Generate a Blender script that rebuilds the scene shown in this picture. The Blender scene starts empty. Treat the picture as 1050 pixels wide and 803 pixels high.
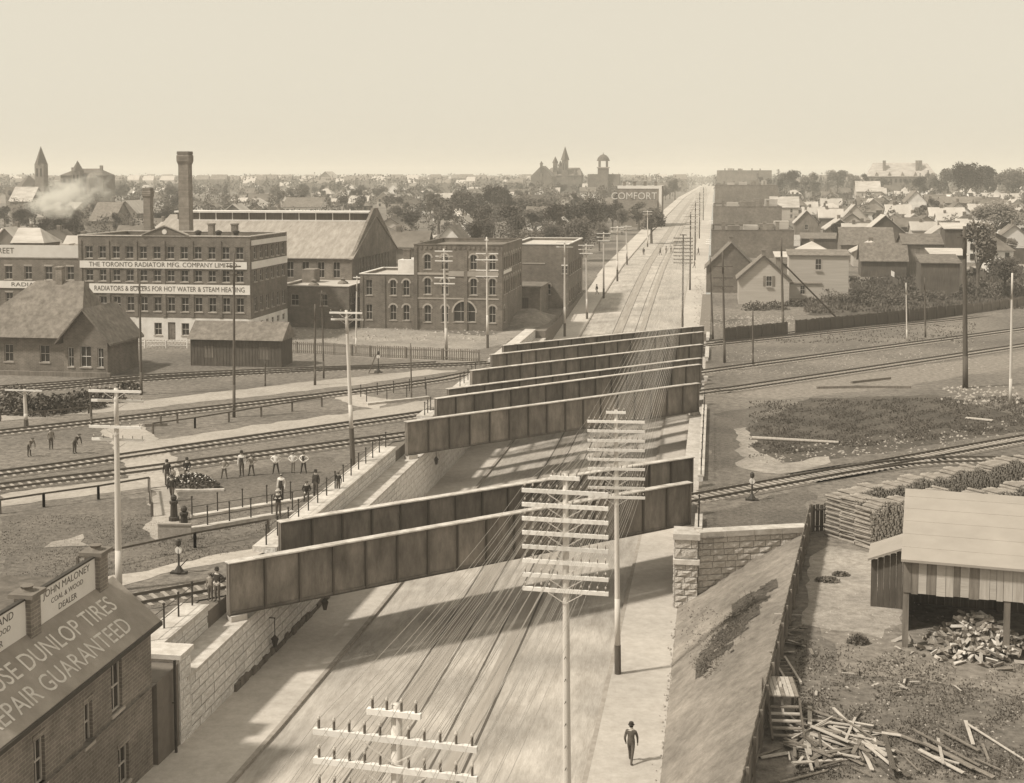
import bpy, bmesh, math, random
from mathutils import Vector, Matrix, noise
random.seed(7)
R = math.radians
SC = bpy.context.scene
COL = SC.collection

# ------------------------------------------------------------------ camera, sky, sun, exposure
F = 1350.0; PITCH = R(4); CAMH = 22.5
YAW = math.atan(209/1350*math.cos(PITCH))
HAZE = 0.00033
CX = 525.0; CY = 182 + F*math.tan(PITCH)
FW = Vector((-math.sin(YAW)*math.cos(PITCH), math.cos(YAW)*math.cos(PITCH), -math.sin(PITCH)))
RT = Vector((math.cos(YAW), math.sin(YAW), 0)); UP = RT.cross(FW)
cam_d = bpy.data.cameras.new('camera'); cam = bpy.data.objects.new('camera', cam_d); COL.objects.link(cam)
cam.location = (0, 0, CAMH)
cam.rotation_euler = Matrix((RT, UP, -FW)).transposed().to_euler()
cam_d.sensor_width = 36; cam_d.sensor_fit = 'HORIZONTAL'
cam_d.lens = 36*F/1050
cam_d.shift_y = -(401.5-CY)/1050
cam_d.clip_start = 0.5; cam_d.clip_end = 20000
SC.camera = cam

SUN_EL = R(51)
SDIR = Vector((0.873*math.cos(SUN_EL), .488*math.cos(SUN_EL), -math.sin(SUN_EL)))   # way the light travels
sun_d = bpy.data.lights.new('sun', 'SUN'); sun = bpy.data.objects.new('sun', sun_d); COL.objects.link(sun)
sun.rotation_euler = SDIR.to_track_quat('-Z', 'Y').to_euler(); sun.location = (-60, -40, 120)
sun_d.energy = 1.05; sun_d.angle = R(4.5); sun_d.color = (1.0, .945, .83)

world = bpy.data.worlds.new('World'); SC.world = world; world.use_nodes = True
wn = world.node_tree; wn.nodes.clear()
sky = wn.nodes.new('ShaderNodeTexSky'); sky.sky_type = 'NISHITA'; sky.sun_disc = False
sky.sun_elevation = SUN_EL; sky.sun_rotation = math.atan2(-SDIR.x, -SDIR.y)
sky.air_density = 1.0; sky.dust_density = 4.0; sky.ozone_density = 1.0; sky.altitude = 100
bw = wn.nodes.new('ShaderNodeRGBToBW')
tint = wn.nodes.new('ShaderNodeMixRGB'); tint.blend_type = 'MULTIPLY'; tint.inputs[0].default_value = 1
tint.inputs[2].default_value = (1.06, .985, .815, 1)          # the sepia print's cream sky
bg = wn.nodes.new('ShaderNodeBackground'); bg.inputs[1].default_value = 0.15
out = wn.nodes.new('ShaderNodeOutputWorld')
even = wn.nodes.new('ShaderNodeMath'); even.operation = 'POWER'; even.inputs[1].default_value = .10      # an even, hazy white sky
wn.links.new(sky.outputs[0], bw.inputs[0]); wn.links.new(bw.outputs[0], even.inputs[0]); wn.links.new(even.outputs[0], tint.inputs[1])
wn.links.new(tint.outputs[0], bg.inputs[0]); wn.links.new(bg.outputs[0], out.inputs[0])
SC.view_settings.view_transform = 'Standard'; SC.view_settings.look = 'None'
SC.view_settings.exposure = 2.11; SC.view_settings.gamma = 1.0; SC.view_settings.use_curve_mapping = False
SC.cycles.volume_bounces = 1; SC.cycles.max_bounces = 5; SC.cycles.diffuse_bounces = 2; SC.cycles.transparent_max_bounces = 6
SC.cycles.use_denoising = True

# ------------------------------------------------------------------ helpers
def ray(x, y): return FW + RT*((x-CX)/F) - UP*((y-CY)/F)
def at(x, y, z=0.0):
    d = ray(x, y); t = (z-CAMH)/d.z; return Vector((0, 0, CAMH)) + d*t
def atY(x, y, Y):
    d = ray(x, y); return Vector((0, 0, CAMH)) + d*(Y/d.y)
def Yx(px, X, y=250):
    d = ray(px, y); return X*d.y/d.x
def pxm(Y, X=0): return F/(Vector((X, Y, -CAMH)).dot(FW))
def lerp_tab(x, xs, ys):
    if x <= xs[0]: return ys[0]
    for i in range(len(xs)-1):
        if x <= xs[i+1]:
            t = (x-xs[i])/(xs[i+1]-xs[i]); return ys[i]*(1-t)+ys[i+1]*t
    return ys[-1]
def terr(Y): return lerp_tab(Y, [215, 300, 500, 900], [0, 2.5, 5.5, 9])
def street_z(Y): return lerp_tab(Y, [0, 40, 58, 75, 95, 130, 160, 185, 205, 225, 245, 270, 300, 500, 900],
                                 [-2.0, -3.3, -4.1, -4.55, -4.8, -5.0, -4.4, -3.2, -2.0, -.8, .3, 1.4, 2.5, 5.5, 9])
def gat(px, py):
    z = 0.0
    for i in range(25):
        p = at(px, py, z); z = terr(p.y)
    p.z = z
    return p
def sep(v):                      # albedo -> sepia linear colour
    k = 1 - min(max(v, 0), 1)
    return (v*.985*(1+.17*k), v*.985, v*.985*(1-.17*k), 1)

MATS = {}
def mat(name, v, var=.18, scale=1.5, rough=.9, bump=0.0, bscale=12.0, stretch=None, spec=.2, var2=0.0, scale2=.08, coords='Object', orand=.1, det=6, nr=.65):
    if name in MATS: return MATS[name]
    v = min(v*1.26, .85)
    m = bpy.data.materials.new(name); m.use_nodes = True; n = m.node_tree; L = n.links
    b = n.nodes['Principled BSDF']; b.inputs['Roughness'].default_value = rough
    b.inputs['Specular IOR Level'].default_value = spec
    geo = n.nodes.new('ShaderNodeNewGeometry'); tc = n.nodes.new('ShaderNodeTexCoord')
    mp = n.nodes.new('ShaderNodeMapping')
    if stretch: mp.inputs['Scale'].default_value = stretch
    L.new(geo.outputs['Position'] if coords == 'World' else tc.outputs['Object'], mp.inputs[0])
    nz = n.nodes.new('ShaderNodeTexNoise'); nz.inputs['Scale'].default_value = scale; nz.inputs['Detail'].default_value = det
    nz.inputs['Roughness'].default_value = nr
    L.new(mp.outputs[0], nz.inputs['Vector'])
    rp = n.nodes.new('ShaderNodeValToRGB')
    rp.color_ramp.elements[0].position = .28; rp.color_ramp.elements[0].color = sep(v*(1-var*1.6))
    rp.color_ramp.elements[1].position = .72; rp.color_ramp.elements[1].color = sep(min(.9, v*(1+var*1.6)))
    L.new(nz.outputs['Fac'], rp.inputs[0]); col = rp.outputs[0]
    if var2:
        n2 = n.nodes.new('ShaderNodeTexNoise'); n2.inputs['Scale'].default_value = scale2; n2.inputs['Detail'].default_value = 4
        L.new(mp.outputs[0] if not stretch else (geo.outputs['Position'] if coords == 'World' else tc.outputs['Object']), n2.inputs['Vector'])
        mr = n.nodes.new('ShaderNodeMapRange'); mr.inputs[1].default_value = .3; mr.inputs[2].default_value = .7
        mr.inputs[3].default_value = 1-var2; mr.inputs[4].default_value = 1+var2
        L.new(n2.outputs['Fac'], mr.inputs[0])
        mx = n.nodes.new('ShaderNodeMixRGB'); mx.blend_type = 'MULTIPLY'; mx.inputs[0].default_value = 1
        L.new(col, mx.inputs[1]); L.new(mr.outputs[0], mx.inputs[2]); col = mx.outputs[0]
    # per-object value shift so alike pieces are not identical
    oi = n.nodes.new('ShaderNodeObjectInfo'); m2 = n.nodes.new('ShaderNodeMapRange')
    m2.inputs[3].default_value = 1-orand; m2.inputs[4].default_value = 1+orand
    L.new(oi.outputs['Random'], m2.inputs[0])
    mx2 = n.nodes.new('ShaderNodeMixRGB'); mx2.blend_type = 'MULTIPLY'; mx2.inputs[0].default_value = 1
    L.new(col, mx2.inputs[1]); L.new(m2.outputs[0], mx2.inputs[2]); col = mx2.outputs[0]
    L.new(col, b.inputs['Base Color'])
    if bump:
        nb = n.nodes.new('ShaderNodeTexNoise'); nb.inputs['Scale'].default_value = bscale; nb.inputs['Detail'].default_value = 5
        L.new(mp.outputs[0], nb.inputs['Vector'])
        bp = n.nodes.new('ShaderNodeBump'); bp.inputs['Strength'].default_value = bump; bp.inputs['Distance'].default_value = .08
        L.new(nb.outputs['Fac'], bp.inputs['Height']); L.new(bp.outputs[0], b.inputs['Normal'])
    MATS[name] = m; return m

def brick_mat(name, v, bw_=.24, bh=.08):
    m = mat(name, v, .16, 1.2, .92, .25, 9, var2=.22, scale2=.25)
    n = m.node_tree; L = n.links; b = n.nodes['Principled BSDF']
    src = b.inputs['Base Color'].links[0].from_socket
    tc = n.nodes.new('ShaderNodeTexCoord'); sp = n.nodes.new('ShaderNodeSeparateXYZ'); ad = n.nodes.new('ShaderNodeMath'); cb = n.nodes.new('ShaderNodeCombineXYZ')
    L.new(tc.outputs['Object'], sp.inputs[0]); L.new(sp.outputs[0], ad.inputs[0]); L.new(sp.outputs[1], ad.inputs[1])
    L.new(ad.outputs[0], cb.inputs[0]); L.new(sp.outputs[2], cb.inputs[1])
    bt = n.nodes.new('ShaderNodeTexBrick'); bt.inputs['Scale'].default_value = 1; bt.inputs['Brick Width'].default_value = bw_*2
    bt.inputs['Row Height'].default_value = bh*2; bt.inputs['Mortar Size'].default_value = .02
    bt.inputs['Color1'].default_value = (1, 1, 1, 1); bt.inputs['Color2'].default_value = (.72, .72, .72, 1); bt.inputs['Mortar'].default_value = (1.35, 1.35, 1.35, 1)
    L.new(cb.outputs[0], bt.inputs['Vector'])
    mx = n.nodes.new('ShaderNodeMixRGB'); mx.blend_type = 'MULTIPLY'; mx.inputs[0].default_value = .8
    L.new(src, mx.inputs[1]); L.new(bt.outputs['Color'], mx.inputs[2]); L.new(mx.outputs[0], b.inputs['Base Color'])
    return m

class MB:
    def __init__(s): s.v = []; s.f = []; s.m = []
    def add(s, vs, fs, mi=0):
        o = len(s.v); s.v += [tuple(v) for v in vs]; s.f += [tuple(i+o for i in f) for f in fs]; s.m += [mi]*len(fs); return s
    def quad(s, a, b, c, d, mi=0): return s.add([a, b, c, d], [(0, 1, 2, 3)], mi)
    def box(s, x0, x1, y0, y1, z0, z1, mi=0):
        return s.add([(x0,y0,z0),(x1,y0,z0),(x1,y1,z0),(x0,y1,z0),(x0,y0,z1),(x1,y0,z1),(x1,y1,z1),(x0,y1,z1)],
                     [(0,3,2,1),(4,5,6,7),(0,1,5,4),(1,2,6,5),(2,3,7,6),(3,0,4,7)], mi)
    def beam(s, p, q, w, h, mi=0, up=Vector((0,0,1))):
        p = Vector(p); q = Vector(q); d = (q-p).normalized()
        sd = d.cross(up)
        if sd.length < 1e-4: sd = d.cross(Vector((0,1,0)))
        sd.normalize(); u = sd.cross(d)
        vs = []
        for c in (p, q):
            for a, b in ((-1,-1),(1,-1),(1,1),(-1,1)): vs.append(c + sd*(a*w/2) + u*(b*h/2))
        return s.add(vs, [(0,1,2,3),(7,6,5,4),(0,4,5,1),(1,5,6,2),(2,6,7,3),(3,7,4,0)], mi)
    def tube(s, p, q, r0, r1=None, n=8, mi=0, cap=True):
        r1 = r0 if r1 is None else r1
        p = Vector(p); q = Vector(q); d = (q-p).normalized(); a = d.orthogonal().normalized(); b = d.cross(a)
        vs = [c + (a*math.cos(2*math.pi*i/n) + b*math.sin(2*math.pi*i/n))*r for c, r in ((p, r0), (q, r1)) for i in range(n)]
        fs = [(i, (i+1) % n, n+(i+1) % n, n+i) for i in range(n)]
        if cap: fs += [tuple(range(n-1, -1, -1)), tuple(range(n, 2*n))]
        return s.add(vs, fs, mi)
    def lathe(s, c, prof, n=10, mi=0):
        c = Vector(c); vs = []; k = len(prof)
        for r, z in prof:
            for i in range(n): vs.append(c + Vector((r*math.cos(2*math.pi*i/n), r*math.sin(2*math.pi*i/n), z)))
        fs = [(j*n+i, j*n+(i+1) % n, (j+1)*n+(i+1) % n, (j+1)*n+i) for j in range(k-1) for i in range(n)]
        fs += [tuple(range(n-1, -1, -1)), tuple(range((k-1)*n, k*n))]
        return s.add(vs, fs, mi)
    def prism(s, poly, z0, z1, mi=0):
        n = len(poly); vs = [(x, y, z0) for x, y in poly] + [(x, y, z1) for x, y in poly]
        return s.add(vs, [tuple(range(n-1, -1, -1)), tuple(range(n, 2*n))] + [(i, (i+1) % n, n+(i+1) % n, n+i) for i in range(n)], mi)
    def mesh(s, name, mats=()):
        me = bpy.data.meshes.new(name); me.from_pydata(s.v, [], s.f)
        for m in (mats if isinstance(mats, (list, tuple)) else [mats]): me.materials.append(m)
        if any(s.m): me.polygons.foreach_set('material_index', s.m)
        me.update(); return me
    def build(s, name, mats, parent=None, loc=None, rz=0, kind=None):
        return link(name, s.mesh(name, mats), parent, loc, rz, kind)

def link(name, data, parent=None, loc=None, rz=0, kind=None):
    o = bpy.data.objects.new(name, data); COL.objects.link(o)
    if parent: o.parent = parent
    if loc is not None: o.location = loc
    if rz: o.rotation_euler = (0, 0, rz)
    if kind: o['kind'] = kind
    return o
def tag(o, label, cat, group=None):
    o['label'] = label; o['category'] = cat
    if group: o['group'] = group
    return o
def thing(name, label, cat, loc=(0,0,0), rz=0, group=None):
    o = link(name, None, None, loc, rz); o.empty_display_size = .3
    return tag(o, label, cat, group)
def clone(root, loc, rz=0, scale=None, label=None, group=None):
    r = root.copy(); COL.objects.link(r); r.location = loc; r.rotation_euler = (0, 0, rz)
    if scale is not None: r.scale = scale
    if label: r['label'] = label
    if group: r['group'] = group
    for ch in list(root.children):
        c = ch.copy(); COL.objects.link(c); c.parent = r
        for g in list(ch.children):
            d = g.copy(); COL.objects.link(d); d.parent = c
    return r
def smooth(o):
    for p in o.data.polygons: p.use_smooth = True
    return o
def text(body, size, parent, m, loc, rot, name='lettering', ext=.004, align='CENTER', sx=1.0):
    c = bpy.data.curves.new(name, 'FONT'); c.body = body; c.size = size; c.extrude = ext; c.align_x = align; c.align_y = 'CENTER'
    c.resolution_u = 3
    tmp = bpy.data.objects.new('tmp_text', c); COL.objects.link(tmp); bpy.context.view_layer.update()
    me = bpy.data.meshes.new_from_object(tmp.evaluated_get(bpy.context.evaluated_depsgraph_get()))
    bpy.data.objects.remove(tmp); me.materials.clear(); me.materials.append(m)
    o = link(name, me, parent, loc); o.rotation_euler = rot; o.scale = (sx, 1, 1); return o

# ------------------------------------------------------------------ materials
m_ground = mat('ground_earth', .108, .5, 1.6, .95, .6, 7, var2=.28, scale2=.07, coords='World', det=10, nr=.8)
m_dirt = mat('pale_dirt', .20, .32, 1.8, .95, .5, 8, var2=.2, scale2=.25, coords='World', det=9, nr=.8)
m_path = mat('path_cinder', .245, .22, 2.0, .95, .3, 8, var2=.12, scale2=.2, coords='World', det=9, nr=.8)
m_grass = mat('grass_turf', .09, .5, 3.0, .95, .8, 9, var2=.25, scale2=.2, coords='World', det=9, nr=.8)
m_slope = mat('embankment_clay', .155, .3, 1.3, .95, .7, 6, var2=.22, scale2=.25, coords='World', det=10, nr=.8)
m_road = mat('road_macadam', .275, .24, 1.1, .9, .3, 8, stretch=(1.5, .26, 1), var2=.22, scale2=.22, coords='World', det=10, nr=.8)
m_walk = mat('sidewalk_concrete', .32, .14, 1.6, .9, .15, 8, var2=.12, scale2=.15, coords='World', det=9, nr=.8)
m_kerb = mat('kerb_stone', .22, .15, 2, .9)
m_stone = mat('ashlar_limestone', .46, .2, 2.5, .92, .7, 7)
m_rstone = mat('rockface_stone', .36, .16, 3, .95, 1.0, 6)
m_mortar = mat('wall_joint', .12, .1, 2)
m_cope = mat('coping_stone', .36, .18, 1.6, .9, .2, 8)
m_girder = mat('girder_paint', .125, .3, 1.6, .8, .15, 6, stretch=(1, 1, .3), var2=.25, scale2=.5, orand=.2, det=9, nr=.75)
m_flange_lit = mat('girder_flange_lit', .34, .25, 1.5, .85)  # light caught on the flange tops, put into a paler colour than the web
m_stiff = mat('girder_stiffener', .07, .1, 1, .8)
m_deck = mat('deck_timber', .17, .2, 2, .9)
m_rail = mat('rail_steel', .07, .1, 2, .6)
m_sleeper = mat('sleeper_wood', .24, .2, 2, .95, .3, 10)
m_ballast = mat('ballast', .10, .35, 6, .95, .8, 12, coords='World')
m_iron = mat('black_iron', .035, .15, 3, .6)
m_polew = mat('pole_pale', .40, .10, 1.5, .9, stretch=(4, 4, .3))
m_poled = mat('pole_dark', .075, .2, 2, .9, stretch=(4, 4, .3))
m_armw = mat('crossarm_pale', .52, .06, 2, .9)
m_pin = mat('pin_wood', .10, .1, 3, .7)
m_glass_ins = mat('insulator_glass', .36, .05, 3, .3, spec=.5)
m_wire = mat('wire_copper', .42, .05, 1, .6)
m_brick = brick_mat('brick_dark', .115)
m_brick2 = brick_mat('brick_brown', .12)
m_brick3 = brick_mat('brick_red', .15)
m_white = mat('white_paint', .52, .07, .8, .85, var2=.08, scale2=.4)
m_sign = mat('sign_white', .5, .05, .6, .85)
m_print = mat('sign_lettering', .07, .1, 2)
m_printw = mat('sign_lettering_faded', .42, .15, 3)
m_roofl = mat('roof_pale_tin', .32, .2, .5, .8, stretch=(.4, 2, 1), var2=.07, scale2=.2)
m_roofm = mat('roof_shingle', .125, .26, 1.5, .95, .4, 6, var2=.12, scale2=.3)
m_roofd = mat('roof_dark_shingle', .085, .28, 1.5, .95, .4, 6, var2=.12, scale2=.3)
m_plank = mat('weathered_plank', .14, .2, 1.2, .95, .3, 9, stretch=(5, 5, .4), var2=.2, scale2=.6)
m_plankd = mat('dark_plank', .075, .2, 1.2, .95, .3, 9, stretch=(5, 5, .4), var2=.2, scale2=.5)
m_plankl = mat('pale_plank', .30, .14, 1.2, .95, .2, 9, stretch=(5, 5, .4))
m_clap = mat('clapboard_grey', .32, .08, .6, .9, .3, 3, stretch=(.3, .3, 6))
m_pane = mat('window_glass', .022, .3, 1.2, .25, spec=.5)
m_sash = mat('window_sash', .34, .1, 1)
m_trim = mat('trim_stone', .27, .1, 1)
m_log = mat('log_bark', .19, .25, 3, .95, .4, 8)
m_logend = mat('log_end', .40, .15, 3, .95)
m_suit = mat('dark_wool', .03, .2, 3)
m_shirt = mat('white_shirt', .5, .05, 3)
m_trouser = mat('grey_trousers', .07, .2, 3)
m_skin = mat('skin', .36, .05, 3)
m_grey = mat('grey_cloth', .16, .1, 3)
m_straw = mat('straw_hat', .4, .05, 3)
m_leaf = mat('leaves', .085, .35, .6, .9)
m_leafd = mat('leaves_dark', .06, .3, .6, .9)
m_leafl = mat('leaves_pale', .13, .3, .6, .9)
m_bark = mat('bark', .09, .2, 3)
m_weed = mat('weeds', .09, .35, 1.5, .95)
m_rub = mat('rubble', .26, .2, 2)

# ------------------------------------------------------------------ the setting: ground, street, pavements
XL, XR = -24.4, -2.2          # street faces of the two retaining walls
KL, KR = -20.5, -5.5          # kerbs
def fence_x(Y): return 1.2 + (Y-45.6)*.1276
def build_ground():
    b = MB()
    def rows(ys, xin, cols, left):
        for y0, y1 in zip(ys[:-1], ys[1:]):
            a = [(c, y0, terr(y0)) for c in cols] ; d = [(c, y1, terr(y1)) for c in cols]
            if left: a.append((xin(y0), y0, terr(y0))); d.append((xin(y1), y1, terr(y1)))
            else: a.insert(0, (xin(y0), y0, terr(y0))); d.insert(0, (xin(y1), y1, terr(y1)))
            for i in range(len(a)-1): b.quad(a[i], a[i+1], d[i+1], d[i])
    cl = [-4500, -1500, -600, -250, -120, -60, -34]; cr = [12, 30, 60, 120, 250, 600, 1500, 4500]
    far = [215, 240, 260, 280, 300, 350, 400, 450, 500, 600, 700, 800, 900, 1200, 2000, 3500, 7000]
    rows([-60, 0, 30, 57.5], lambda y: XL, cl, True)
    rows([57.5, 80, 110, 150, 190], lambda y: -27.0, cl, True)
    rows([190, 205]+far, lambda y: XL, cl, True)
    rows([-60, 0, 30, 60, 84.6], fence_x, cr, False)
    rows([84.6, 110, 150, 190, 205]+far, lambda y: -.75, cr, False)
    b.add([(-.75, 82.3, 0), (fence_x(84.6), 84.6, 0), (-.75, 84.6, 0)], [(0, 1, 2)])
    b.build('ground', m_ground, kind='structure')
    # the cut ground of the street corridor
    ys = [-60, 0, 20] + list(range(40, 310, 5)) + [320, 350, 400, 450, 500, 600, 700, 800, 900, 1200, 1800, 2600]
    def sheet(name, prof, m):
        s = MB()
        for y0, y1 in zip(ys[:-1], ys[1:]):
            for (xa, za), (xb, zb) in zip(prof[:-1], prof[1:]):
                s.quad((xa, y0, street_z(y0)+za), (xb, y0, street_z(y0)+zb), (xb, y1, street_z(y1)+zb), (xa, y1, street_z(y1)+za))
        return s.build(name, m, kind='structure')
    sheet('street', [(KL, 0), (-18, .08), (-13, .14), (-8, .08), (KR, 0)], m_road)
    sheet('sidewalk_left', [(XL-.3, .17), (KL-.22, .15)], m_walk)
    sheet('sidewalk_right', [(KR+.22, .15), (XR+.6, .17)], m_walk)
    sheet('kerb_left', [(KL-.22, .155), (KL, .155), (KL+.02, -.05)], m_kerb)
    sheet('kerb_right', [(KR-.02, -.05), (KR, .155), (KR+.22, .155)], m_kerb)
    # streetcar rails let into the roadway
    for cx in (-15.0, -11.6):
        t = thing('streetcar_track', 'streetcar rails in the roadway, ' + ('the track nearer the brick offices' if cx < -13 else 'the track nearer the multi-arm telegraph poles'), 'rail track', (cx, 40, street_z(40)), 0, 'streetcar tracks in the street')
        for s_ in (-.75, .75):
            r = MB()
            for y0, y1 in zip(ys[2:-4], ys[3:-3]):
                h = .115 if abs(cx+s_+13) < 2.6 else .09
                r.add([(s_-.06, y0-40, street_z(y0)+h-street_z(40)+.02), (s_+.06, y0-40, street_z(y0)+h-street_z(40)+.02),
                       (s_+.06, y1-40, street_z(y1)+h-street_z(40)+.02), (s_-.06, y1-40, street_z(y1)+h-street_z(40)+.02)], [(0, 1, 2, 3)])
            r.build('rail', m_rail, t)
        r = MB()
        for y0, y1 in zip(ys[2:-4], ys[3:-3]):
            r.quad((-.62, y0-40, street_z(y0)-street_z(40)+.125), (.62, y0-40, street_z(y0)-street_z(40)+.125),
                   (.62, y1-40, street_z(y1)-street_z(40)+.125), (-.62, y1-40, street_z(y1)-street_z(40)+.125))
        r.build('paving_strip', m_tramway, t)
    # clay slope between the pavement and the yard fence
    s = MB(); ny = 150; nx = 22; rnd = random.Random(3)
    lump = lambda x, y, t: (.16*noise.noise(Vector((x*.45, y*.3, 3)))+.09*noise.noise(Vector((x*1.3, y*1.1, 7)))+.05*noise.noise(Vector((x*3.1, y*2.7, 1))))*min(1, 6*t, 6*(1-t))
    P = [[None]*(nx+1) for _ in range(ny+1)]
    for j in range(ny+1):
        y = 20 + (84.5-20)*j/ny
        for i in range(nx+1):
            t = i/nx; x0 = XR; x1 = fence_x(y)+.05
            z = (street_z(y)+.1)*(1-t) + .02*t + .28*math.sin(math.pi*t) + lump(x0+(x1-x0)*t, y, t)
            P[j][i] = (x0+(x1-x0)*t, y, z)
    for j in range(ny):
        for i in range(nx): s.quad(P[j][i], P[j][i+1], P[j+1][i+1], P[j+1][i])
    smooth(s.build('embankment', m_slope, kind='structure'))
    def slope_z(x, y):
        t = max(0, min(1, (x-XR)/(fence_x(y)-XR))); return (street_z(y)+.1)*(1-t)+.28*math.sin(math.pi*t)+lump(x, y, t)
    # patch of coarse weeds on the slope and a line of loose stones at its foot
    sh_ = MB(); rnd = random.Random(14)
    for j in range(150):
        for i in range(60):
            y = 60+j*.16; x = XR+i*.16
            if x > fence_x(y)-.6: continue
            z = slope_z(x, y); d_ = Vector((x, y, z))-Vector((0, 0, CAMH)); k_ = d_.dot(FW); px = CX+F*d_.dot(RT)/k_; py = CY-F*d_.dot(UP)/k_
            u = (px-712)/(785-712); v = (py-(688-80*u))/(15-7*abs(2*u-1)); u2 = (px-748)/(795-748); v2 = (py-(628-28*u2))/7
            w = rnd.uniform(-.25, .25)+.3*math.sin(x*3+y*2)+.2*math.sin(y*5-x)
            if not ((0 < u < 1 and abs(v)+w < 1) or (0 < u2 < 1 and abs(v2)+w < .8)): continue
            sh_.quad((x, y, z+.02), (x+.17, y, slope_z(x+.17, y)+.02), (x+.17, y+.17, slope_z(x+.17, y+.17)+.02), (x, y+.17, slope_z(x, y+.17)+.02))
    sh_.build('slope_turf', mat('rank_grass', .055, .4, 2.6, .95, .8, 8, var2=.25, scale2=.2, coords='World'), kind='stuff')
    g = MB(); rnd = random.Random(4)
    while len(g.f) < 3000:
        u = rnd.random(); w = rnd.gauss(0, .5)
        px = 716 + (775-716)*u + w*9*(1-.4*u); py = 690 - 78*u + w*8
        if rnd.random() < .12: px, py = 700+rnd.gauss(0, 14)+40*rnd.random(), 668-rnd.random()*46+rnd.gauss(0, 3)
        p = None
        z = -2.5
        for _ in range(8):
            p = at(px, py, z); z = slope_z(p.x, p.y)
        if not (40 < p.y < 82.5 and XR+.4 < p.x < fence_x(p.y)-.5): continue
        a = rnd.uniform(0, 6.28); h = rnd.uniform(.03, .1); r = rnd.uniform(.03, .06)
        g.add([(p.x+r*math.cos(a), p.y+r*math.sin(a), z), (p.x-r*math.cos(a), p.y-r*math.sin(a), z), (p.x+rnd.uniform(-.1, .1), p.y+rnd.uniform(-.1, .1), z+h)], [(0, 1, 2)])
    g.build('slope_weeds', m_weed, kind='stuff')
    c = MB()
    for i in range(520):
        y = rnd.uniform(42, 80); x = XR+.2+rnd.gauss(0, .16); r = rnd.uniform(.03, .08); z = street_z(y)+.2
        c.add([(x-r, y, z), (x, y-r, z), (x+r, y, z), (x, y+r, z), (x, y, z+r*1.1)], [(0, 1, 4), (1, 2, 4), (2, 3, 4), (3, 0, 4)])
    c.build('loose_stones', m_rub, kind='stuff')
m_tramway = mat('tramway_setts', .24, .14, 1.2, .9, .3, 8, stretch=(2, .12, 1), coords='World')
build_ground()

def patch(name, pts, m, z=.012, ground=False, jit=.28):
    ps = [(gat(*p) if ground else at(p[0], p[1], 0)) for p in pts]; rp = random.Random(len(pts)*17+int(pts[0][0])); o = []
    for p, q in zip(ps, ps[1:]+ps[:1]):                  # ragged edge
        L_ = (q-p).length; n = max(1, int(L_/.9)); nn = (q-p).cross(Vector((0, 0, 1))).normalized(); w = 0
        for i in range(n):
            w = w*.6+rp.gauss(0, jit)*.7; o.append(p.lerp(q, i/n)+nn*(w if i else 0))
    b = MB(); b.add([(p.x, p.y, p.z+z) for p in o], [tuple(range(len(o)))])
    bm = bmesh.new(); me = b.mesh(name, m); bm.from_mesh(me); bmesh.ops.triangulate(bm, faces=bm.faces[:])
    for f in bm.faces:
        if f.normal.z < 0: f.normal_flip()
    bm.to_mesh(me); bm.free()
    return link(name, me, kind='structure')
# turf, cinder walks and bare dirt as they lie on the railway land
patch('turf', [(0, 530), (150, 510), (163, 560), (280, 540), (278, 560), (130, 592), (0, 618)], m_grass, .005)
patch('turf', [(182, 500), (200, 488), (330, 468), (360, 478), (352, 492), (300, 520), (190, 545)], m_turf2 if 'm_turf2' in globals() else m_grass, .005)
patch('turf', [(730, 425), (800, 412), (760, 445), (770, 475), (728, 485)], m_grass, .005)
patch('turf', [(722, 527), (830, 498), (838, 512), (818, 538), (724, 552)], m_grass, .005)
patch('turf', [(765, 440), (830, 408), (960, 405), (1060, 430), (1060, 440), (980, 452), (880, 468), (800, 474), (770, 462)], mat('rank_grass', .055, .4, 2.6, .95, .8, 8, var2=.25, scale2=.2, coords='World'), .006)
patch('path', [(752, 440), (766, 438), (775, 462), (802, 476), (850, 468), (852, 474), (800, 486), (760, 480)], m_dirt, .011)
patch('path', [(105, 441), (147, 435), (182, 472), (183, 497), (152, 501), (130, 486)], m_path, .034)
patch('path', [(154, 502), (183, 498), (177, 518), (184, 551), (161, 555), (149, 538)], m_path, .030)
patch('path', [(0, 508), (150, 488), (158, 499), (0, 520)], m_path, .013)
patch('path', [(172, 463), (300, 445), (430, 421), (470, 413), (456, 408), (400, 417), (250, 438), (155, 452)], m_path, .014)
patch('path', [(0, 432), (130, 421), (330, 399), (445, 384), (470, 380), (440, 379), (320, 391), (130, 413), (0, 422)], m_path, .014)
patch('path', [(335, 405), (352, 401), (405, 412), (385, 421)], m_path, .016)
patch('path', [(118, 362), (190, 352), (300, 362), (490, 373), (492, 362), (300, 353), (130, 345)], m_dirt, .012)
patch('path', [(0, 614), (135, 588), (268, 560), (275, 565), (136, 598), (0, 628)], m_path, .016)
patch('path', [(290, 352), (300, 335), (380, 335), (500, 345), (560, 330), (520, 352), (480, 362), (330, 352)], m_dirt, .013)
patch('yard_dirt', [(850, 560), (895, 568), (925, 640), (905, 655), (880, 648), (822, 640), (828, 590)], m_dirt, .012)
patch('yard_dirt', [(840, 640), (935, 630), (1060, 690), (1060, 720), (960, 700), (860, 690)], mat('trodden_dirt', .14, .3, 2, .95, .5, 6, coords='World'), .01)
patch('sand_heap', [(53, 556), (85, 548), (83, 556), (92, 560), (45, 562)], m_dirt, .03)
patch('turf', [(826, 323), (868, 300), (885, 287), (950, 282), (1060, 268), (1060, 306), (985, 320), (900, 325)], MATS['rank_grass'], .03, True)
patch('path', [(985, 275), (1060, 265), (1060, 272), (985, 282)], m_dirt, .03, True)
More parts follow.
